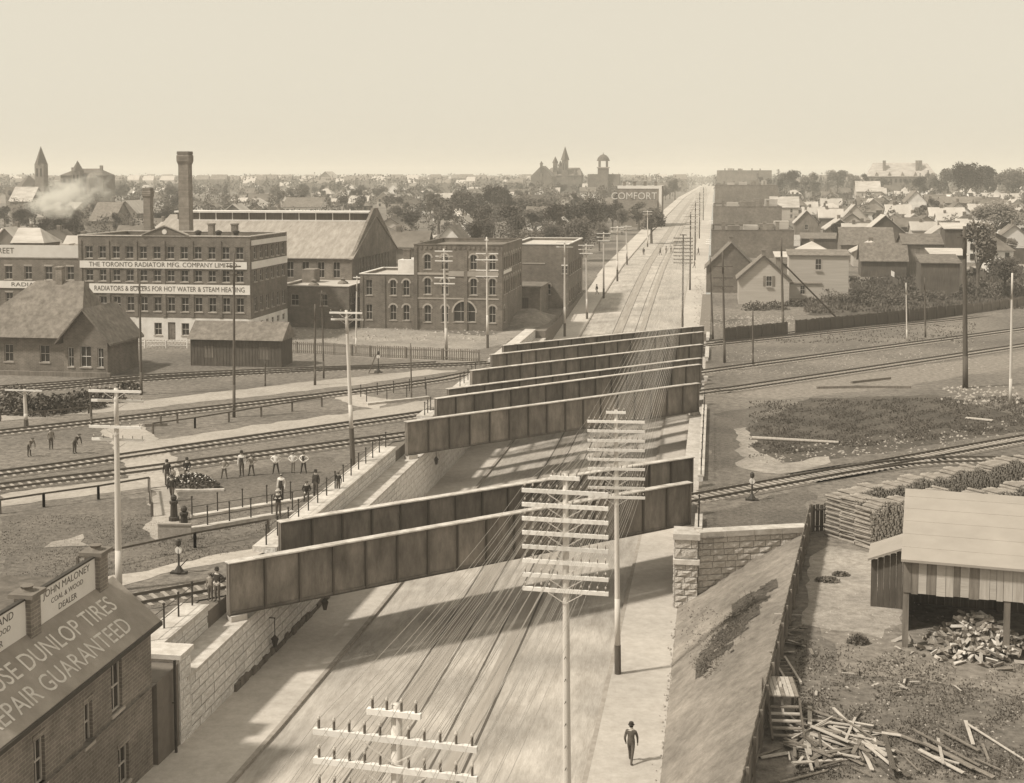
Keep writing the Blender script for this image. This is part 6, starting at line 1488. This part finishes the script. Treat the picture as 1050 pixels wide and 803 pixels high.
MARKS = [(30, 'left of the dark church tower'), (75, 'by the turreted mansion'), (135, 'below the turreted mansion'), (178, 'just left of the tall chimney'), (215, 'just right of the tall chimney'), (262, 'behind the factory roof'), (305, 'behind the foundry roof edge'), (350, 'behind the foundry monitor'), (400, 'behind the foundry gable'), (440, 'right of the foundry gable'), (485, 'behind the brick offices'), (530, 'left of the gabled church hall'), (565, 'under the church hall'), (600, 'under the clustered spires'), (635, 'under the domed tower'), (700, 'near the painted wall'), (765, 'behind the store blocks'), (800, 'beside the store blocks'), (830, 'behind the shuttered house'), (860, 'behind the tall extension'), (890, 'left of the institution'), (925, 'left below the institution'), (962, 'right below the institution'), (1000, 'right of the institution'), (1100, 'at the right edge')]
def mark(px):
    for a, t in MARKS:
        if px < a: return t
    return MARKS[-1][1]
def dist(Y): return 'near ' if Y < 330 else '' if Y < 420 else 'distant ' if Y < 600 else 'farther ' if Y < 800 else 'remote ' if Y < 1000 else 'faint '
TONE = {}
ZONES = {'lf': 'small far house among trees on the left horizon', 'ln': 'house among trees behind the factory and foundry', 'mf': 'far house among trees below the middle skyline', 'rn': 'wooden house in the crowded rows on the right', 'rf': 'small far house below the trees of the right skyline'}
GR = {'lf': 'far houses on the left', 'ln': 'houses behind the factory', 'mf': 'far houses in the middle', 'rn': 'houses on the right', 'rf': 'far houses on the right'}
TONEW = {'clapboard_grey': 'grey', 'white_paint': 'white', 'brick_brown': 'brown brick', 'weathered_plank': 'drab plank', 'brick_red': 'dark brick'}; TONER = {'roof_shingle': 'grey', 'roof_pale_tin': 'pale', 'roof_dark_shingle': 'dark'}
def put_house(px, Y, zone, big=1.0):
    p = atY(px, 190, Y); x = p.x
    if -32 < x < 4: return False
    if not free(x, Y, 5.5*big): return False
    occ.append((x, Y, 6*big)); k = rnd.choice(['gable', 'gable', 'hip', 'ell']); src = UH[k]
    wm_, rm_ = rnd.choice(WM), rnd.choice(RM)
    lab = dist(Y)+TONEW[wm_.name]+' '+{'gable': 'gabled', 'hip': 'hip-roofed', 'ell': 'winged'}[k]+' house with '+TONER[rm_.name]+' roof '+mark(px); rz = rnd.choice([0, 0, math.pi/2, math.pi/2, math.pi])+R(rnd.uniform(-3, 3))
    r = clone(src, (x, Y, terr(Y)), rz, (rnd.uniform(5.5, 8.5)*big, rnd.uniform(7, 11)*big, rnd.uniform(5.5, 8.5)*big), lab, GR[zone])
    for c in r.children:
        if c.name.startswith(('wall', 'wing')): c.material_slots[0].link = 'OBJECT'; c.material_slots[0].material = wm_
        elif c.name.startswith('roof'): c.material_slots[0].link = 'OBJECT'; c.material_slots[0].material = rm_
    return True
def fill(n, pxr, Yr, zone, power=1.0, big=1.0):
    c = tries = 0
    while c < n and tries < n*30:
        tries += 1; u = rnd.random()**power; Y = Yr[0]+(Yr[1]-Yr[0])*u
        if put_house(rnd.uniform(*pxr), Y, zone, big): c += 1
fill(26, (0, 420), (262, 420), 'ln'); fill(60, (0, 520), (430, 900), 'lf'); fill(45, (0, 700), (900, 1500), 'lf', 1, 1.15); fill(24, (420, 690), (330, 900), 'mf')
fill(60, (765, 1050), (285, 620), 'rn'); fill(40, (770, 1050), (620, 950), 'rf')
def town_shed(n, pxr, Yr):
    c = tries = 0
    while c < n and tries < n*30:
        tries += 1; Y = rnd.uniform(*Yr); px = rnd.uniform(*pxr); p = atY(px, 190, Y)
        if -32 < p.x < 4 or not free(p.x, Y, 2.5): continue
        occ.append((p.x, Y, 3)); c += 1; w, d, h_ = rnd.uniform(2.5, 5), rnd.uniform(2.5, 6), rnd.uniform(2.2, 3.6); wm_ = rnd.choice([m_plank, m_plankd, m_clap, m_plank]); rm_ = rnd.choice([m_roofm, m_roofl, m_roofd]); dark = {'weathered_plank': 'grey', 'dark_plank': 'dark', 'clapboard_grey': 'pale'}[wm_.name]
        t = thing('outhouse', dist(Y)+dark+' backyard shed with '+TONER[rm_.name]+' roof '+mark(px), 'shed', (p.x, Y, terr(Y)), rnd.choice([0, R(90), R(180)])+R(rnd.uniform(-4, 4)), 'backyard sheds')
        b = MB(); b.box(-w/2, w/2, -d/2, d/2, 0, h_); b.build('wall', wm_, t); b = MB(); b.add([(-w/2-.2, -d/2-.3, h_), (w/2+.2, -d/2-.3, h_), (w/2+.2, d/2+.3, h_+.9), (-w/2-.2, d/2+.3, h_+.9), (-w/2-.2, -d/2-.3, h_+.12), (w/2+.2, -d/2-.3, h_+.12), (w/2+.2, d/2+.3, h_+1.02), (-w/2-.2, d/2+.3, h_+1.02)], [(3, 2, 1, 0), (4, 5, 6, 7), (0, 1, 5, 4), (1, 2, 6, 5), (2, 3, 7, 6), (3, 0, 4, 7)]); b.build('roof', rm_, t)
        b = MB(); b.box(-.45, .45, -d/2-.05, -d/2-.005, .05, 1.9); b.build('door', m_plankd, t)
def yard_fence(n, pxr, Yr):
    c = tries = 0
    while c < n and tries < n*20:
        tries += 1; Y = rnd.uniform(*Yr); px = rnd.uniform(*pxr); p = atY(px, 190, Y)
        if -32 < p.x < 6: continue
        c += 1; L_ = rnd.uniform(8, 22); m_ = rnd.choice([m_plank, m_plankd, m_white]); t = thing('yard_fence', dist(Y)+{'weathered_plank': 'grey', 'dark_plank': 'dark', 'white_paint': 'white'}[m_.name]+' backyard fence '+str(round(L_))+' paces long '+mark(px) if False else dist(Y)+{'weathered_plank': 'grey', 'dark_plank': 'dark', 'white_paint': 'white'}[m_.name]+(' long' if L_ > 15 else ' short')+' backyard fence '+mark(px), 'fence', (p.x, Y, terr(Y)), rnd.choice([0, R(90)])+R(rnd.uniform(-5, 5)), 'backyard fences')
        b = MB(); k = int(L_/.3)
        for i in range(k): b.box(i*.3, i*.3+.26, -.02, .02, 0, 1.5+.1*rnd.random())
        b.build('boards', m_, t, kind='stuff')
town_shed(46, (765, 1050), (262, 620)); town_shed(22, (0, 560), (265, 520)); yard_fence(26, (765, 1050), (258, 560)); yard_fence(10, (0, 430), (262, 420))
for k, r in UH.items():
    for c in list(r.children):
        for g in list(c.children): bpy.data.objects.remove(g)
        bpy.data.objects.remove(c)
    bpy.data.objects.remove(r)
TL = {'ln': 'leafy tree between the houses behind factory and foundry', 'lf': 'hazy tree among the far houses on the left', 'mf': 'leafy tree among the houses below the middle skyline', 'rn': 'small tree among the crowded rows on the right', 'rf': 'dark tree in the skyline belt on the right'}
TG = {'ln': 'trees behind the factory', 'lf': 'far trees on the left', 'mf': 'trees in the middle distance', 'rn': 'trees among the right-hand rows', 'rf': 'skyline trees on the right'}
def fill_trees(n, pxr, Yr, zone, hr, power=1.0, kinds=('round', 'wide', 'tall')):
    c = tries = 0
    while c < n and tries < n*20:
        tries += 1; Y = Yr[0]+(Yr[1]-Yr[0])*rnd.random()**power; px = rnd.uniform(*pxr); p = atY(px, 190, Y)
        if -29 < p.x < 1 or not free(p.x, Y, 2.0): continue
        occ.append((p.x, Y, 2.2)); c += 1
        kd = rnd.choice(kinds); lm = rnd.choice([m_leaf, m_leafd, m_leaf, m_leafl]); hh = rnd.uniform(*hr)
        tree(p.x, Y, terr(Y), hh, rnd.uniform(.8, 1.15), kd, dist(Y)+('tall ' if hh > (hr[0]+hr[1])/2 else 'short ')+{'leaves': 'grey', 'leaves_dark': 'dark', 'leaves_pale': 'pale'}[lm.name]+' '+{'round': 'round', 'wide': 'spreading', 'tall': 'narrow', 'pine': 'pointed'}[kd]+' tree '+mark(px), lm, TG[zone], rnd)
fill_trees(52, (0, 430), (255, 430), 'ln', (6, 10)); fill_trees(90, (0, 560), (430, 950), 'lf', (7, 12)); fill_trees(46, (420, 690), (270, 900), 'mf', (7, 11.5))
fill_trees(26, (770, 1050), (300, 640), 'rn', (4, 7.5)); fill_trees(62, (775, 1050), (780, 1080), 'rf', (13, 20), kinds=('tall', 'pine', 'round', 'tall'))
# belts of trees nobody could count between the far roofs
def tree_mass(name, n, pxr, Yr, hr, seed, lm, q=110):
    r_ = random.Random(seed); b = MB(); c = tries = 0
    while c < n and tries < n*12:
        tries += 1; Y = Yr[0]+(Yr[1]-Yr[0])*r_.random(); p = atY(r_.uniform(*pxr), 190, Y)
        if -29 < p.x < 2 or not free(p.x, Y, 1.2): continue
        c += 1; h_ = r_.uniform(*hr); w_ = h_*r_.uniform(.28, .42); z0 = terr(Y)
        lobes = [Vector((r_.gauss(0, .5)*w_, r_.gauss(0, .5)*w_, h_*r_.uniform(.35, .85))) for _ in range(6)]
        for i in range(q):
            l = r_.choice(lobes); d = Vector((r_.gauss(0, 1), r_.gauss(0, 1), r_.gauss(0, .8))).normalized()*w_*.55*(r_.random()**.4)
            cc = Vector((p.x, Y, z0))+l+d; u = Vector((r_.gauss(0, 1), r_.gauss(0, 1), r_.gauss(0, .8))).normalized()*r_.uniform(.35, .8)*(Y/700); v = u.orthogonal().normalized()*u.length*.6; b.quad(cc-u, cc+v, cc+u, cc-v)
    b.build(name, lm, kind='stuff')
tree_mass('far_trees', 150, (0, 430), (262, 480), (5, 9), 61, m_leafd); tree_mass('far_trees', 230, (0, 640), (480, 1050), (7, 12), 62, m_leaf); tree_mass('far_trees', 90, (430, 700), (280, 560), (6, 10), 63, m_leafd, 150); tree_mass('far_trees', 110, (770, 1060), (420, 1000), (5, 10), 64, m_leaf)
# woods that close the horizon
b = MB(); rw_ = random.Random(41)
for i in range(42000):
    Y = 1050+2600*rw_.random()**1.5; px = rw_.uniform(-60, 1110); p = atY(px, 185, Y); x = p.x
    lump = (math.sin(x*.021+Y*.013)+math.sin(x*.053-Y*.02)+math.sin(x*.11+1.3))/3
    hmax = (12.5+5*lump)*(1 if Y < 2200 else 1.25)
    if -26 < x < -2 and Y < 1800: continue
    z = terr(Y)+hmax*(rw_.random()**.6); s_ = rw_.uniform(.7, 1.5)*Y/1300
    u = Vector((rw_.gauss(0, 1), rw_.gauss(0, .5), rw_.gauss(0, .8))).normalized()*s_; v = u.orthogonal().normalized()*s_*.7; c = Vector((x, Y, z)); b.quad(c-u, c+v, c+u, c-v)
b.build('distant_woods', m_leaf, kind='stuff')
b = MB(); rw_ = random.Random(43)
for i in range(260):
    Y = rw_.uniform(1050, 2000); p = atY(rw_.choice([rw_.uniform(0, 560), rw_.uniform(0, 1050)]), 190, Y); w = rw_.uniform(4, 8); h_ = rw_.uniform(6, 10)+Y/500; x = p.x; z = terr(Y)
    if -30 < x < 3: continue
    b.add([(x-w, Y, z), (x+w, Y, z), (x+w, Y, z+h_), (x-w, Y, z+h_), (x-w, Y+8, z), (x+w, Y+8, z), (x+w, Y+8, z+h_), (x-w, Y+8, z+h_), (x-w*.9, Y+4, z+h_*1.35), (x+w*.9, Y+4, z+h_*1.35)], [(0, 1, 2, 3), (1, 5, 6, 2), (4, 0, 3, 7), (3, 2, 9, 8), (7, 8, 9, 6), (3, 8, 7), (2, 6, 9)], 1 if rw_.random() < .25 else 0)
o = b.build('distant_town', [m_plank, m_clap], kind='stuff'); o['label'] = 'mass of tiny pale houses along the horizon'

# ------------------------------------------------------------------ rough ground: weeds, rubble, litter
def scatter(name, m, n, sampler, size, flat=False, seed=1):
    rnd = random.Random(seed); b = MB()
    for i in range(n):
        p = sampler(rnd)
        if p is None: continue
        if not flat and math.sin(p.x*1.1+seed)+math.sin(p.y*.9+p.x*.5)+math.sin(p.x*2.3-p.y*1.7) < rnd.uniform(-1.8, 1.3): continue
        r = rnd.uniform(*size)
        if flat:
            a = rnd.uniform(0, 3); q = [(p.x+r*math.cos(a+k*2.1)*rnd.uniform(.6, 1.2), p.y+r*math.sin(a+k*2.1)*rnd.uniform(.6, 1.2), p.z+.01) for k in range(3)]
            b.add(q+[(p.x, p.y, p.z+r*.7)], [(0, 1, 3), (1, 2, 3), (2, 0, 3)])
        else:
            for k in range(3):
                a = rnd.uniform(0, 6.28); u = Vector((math.cos(a), math.sin(a), 0))*r*.35; t = Vector((rnd.uniform(-.5, .5), rnd.uniform(-.5, .5), 1))*r; b.add([p-u, p+u, p+t], [(0, 1, 2)])
    return b.build(name, m, kind='stuff')
def poly_s(x0, x1, f0, f1, ground=False):
    def s_(rnd):
        px = rnd.uniform(x0, x1); u = rnd.random(); py = f0(px)*(1-u)+f1(px)*u; return gat(px, py) if ground else at(px, py)
    return s_
scatter('weeds', m_weed, 14000, poly_s(768, 1050, lambda x: 470-(x-768)*.1, lambda x: 412-(x-768)*.02), (.07, .2), seed=1)
scatter('weeds', m_weed, 7000, poly_s(824, 1050, lambda x: 322-(x-824)*.02, lambda x: 300-(x-824)*.08, True), (.2, .6), seed=2)
scatter('weeds', m_weed, 5000, poly_s(872, 1050, lambda x: 303-(x-872)*.06, lambda x: 287-(x-872)*.07, True), (.25, .7), seed=22)
scatter('weeds', m_weed, 2200, poly_s(760, 1000, lambda x: 352, lambda x: 343-(x-760)*.05), (.08, .22), seed=3)
scatter('weeds', m_weed, 16000, poly_s(815, 1050, lambda x: 800, lambda x: 655+(x-815)*.12), (.03, .10), seed=4)
scatter('weeds', m_weed, 9000, poly_s(0, 280, lambda x: 612-x*.19, lambda x: 530-x*.02), (.03, .08), seed=5)
scatter('rubble', m_rub, 900, poly_s(724, 815, lambda x: 335, lambda x: 308-(x-724)*.02), (.08, .3), True, 6)
scatter('rubble', m_rub, 300, poly_s(712, 724, lambda x: 345, lambda x: 240, True), (.08, .28), True, 7)
scatter('rubble', m_rub, 700, poly_s(745, 1010, lambda x: 385-(x-745)*.02, lambda x: 360-(x-745)*.05), (.05, .16), True, 8)
scatter('rubble', m_rub, 260, poly_s(300, 510, lambda x: 350, lambda x: 336), (.1, .35), True, 9)
scatter('rubble', m_rub, 520, poly_s(820, 1050, lambda x: 800, lambda x: 600), (.03, .1), True, 10)
scatter('rubble', m_rub, 300, poly_s(780, 1045, lambda x: 476-(x-780)*.08, lambda x: 462-(x-780)*.12), (.06, .2), True, 11)
scatter('rubble', m_rub, 120, poly_s(965, 1045, lambda x: 415, lambda x: 396), (.1, .35), True, 12)
scatter('litter', m_rub, 260, poly_s(0, 420, lambda x: 500-x*.1, lambda x: 400), (.03, .09), True, 13)

# ------------------------------------------------------------------ air
def volume_mat(name, dens, color, noise=False, aniso=0.0):
    m = bpy.data.materials.new(name); m.use_nodes = True; n = m.node_tree; n.nodes.clear(); o_ = n.nodes.new('ShaderNodeOutputMaterial'); v = n.nodes.new('ShaderNodeVolumePrincipled')
    v.inputs['Color'].default_value = color; v.inputs['Density'].default_value = dens; v.inputs['Anisotropy'].default_value = aniso
    n.links.new(v.outputs[0], o_.inputs['Volume'])
    if noise:
        tc = n.nodes.new('ShaderNodeTexCoord'); nz = n.nodes.new('ShaderNodeTexNoise'); nz.inputs['Scale'].default_value = .12; nz.inputs['Detail'].default_value = 4
        n.links.new(tc.outputs['Object'], nz.inputs['Vector']); mr = n.nodes.new('ShaderNodeMapRange'); mr.inputs[1].default_value = .46; mr.inputs[2].default_value = .7; mr.inputs[3].default_value = 0; mr.inputs[4].default_value = dens
        n.links.new(nz.outputs['Fac'], mr.inputs[0]); n.links.new(mr.outputs[0], v.inputs['Density'])
    return m
bm = bmesh.new(); bmesh.ops.create_icosphere(bm, subdivisions=3, radius=1.0); me = bpy.data.meshes.new('smoke'); bm.to_mesh(me); bm.free()
sm = bpy.data.materials.new('steam'); sm.use_nodes = True; n = sm.node_tree; n.nodes.clear(); L = n.links; o_ = n.nodes.new('ShaderNodeOutputMaterial'); v = n.nodes.new('ShaderNodeVolumePrincipled'); v.inputs['Color'].default_value = (1, .97, .9, 1)
tc = n.nodes.new('ShaderNodeTexCoord'); ln = n.nodes.new('ShaderNodeVectorMath'); ln.operation = 'LENGTH'; L.new(tc.outputs['Object'], ln.inputs[0])
mp = n.nodes.new('ShaderNodeMapping'); mp.inputs['Scale'].default_value = (2.6, 1.6, 1.9); mp.inputs['Rotation'].default_value = (0, R(18), 0); L.new(tc.outputs['Object'], mp.inputs[0]); nz = n.nodes.new('ShaderNodeTexNoise'); nz.inputs['Scale'].default_value = 1.0; nz.inputs['Detail'].default_value = 5; nz.inputs['Distortion'].default_value = .8; L.new(mp.outputs[0], nz.inputs['Vector'])
fa = n.nodes.new('ShaderNodeMapRange'); fa.inputs[1].default_value = 1.0; fa.inputs[2].default_value = .1; fa.inputs[3].default_value = -.55; fa.inputs[4].default_value = .12; L.new(ln.outputs['Value'], fa.inputs[0])
sm_a = n.nodes.new('ShaderNodeMath'); sm_a.operation = 'ADD'; L.new(nz.outputs['Fac'], sm_a.inputs[0]); L.new(fa.outputs[0], sm_a.inputs[1])
de = n.nodes.new('ShaderNodeMapRange'); de.inputs[1].default_value = .3; de.inputs[2].default_value = .75; de.inputs[3].default_value = 0; de.inputs[4].default_value = 1.2; L.new(sm_a.outputs[0], de.inputs[0]); L.new(de.outputs[0], v.inputs['Density']); L.new(v.outputs[0], o_.inputs['Volume'])
me.materials.append(sm); o = link('smoke', me, kind='stuff'); o['label'] = 'white steam drifting behind the factory wing'; p = atY(64, 202, 250); o.location = p; o.scale = (16, 7, 6.8); o.rotation_euler = (0, R(-8), 0)
b = MB(); b.box(-4700, 4700, -200, 7200, -6.5, 75); link('haze', b.mesh('haze', volume_mat('haze', HAZE, (1, .97, .9, 1))), kind='stuff')
SC.cycles.volume_step_rate = 4; SC.cycles.volume_max_steps = 128

# things that still share a label are told apart by how far off they stand
by = {}
for o in bpy.data.objects:
    if o.parent is None and o.get('label') and o.get('category') != 'wire': by.setdefault(o['label'], []).append(o)
for lab, os_ in by.items():
    if len(os_) > 1:
        os_.sort(key=lambda o: o.location.y); w = {2: ('nearer', 'farther'), 3: ('nearest', 'middle', 'farthest')}.get(len(os_), ('nearest', 'second', 'third', 'fourth', 'fifth', 'sixth', 'seventh'))
        for k, o in enumerate(os_): o['label'] = lab+', '+w[min(k, len(w)-1)]+' one'
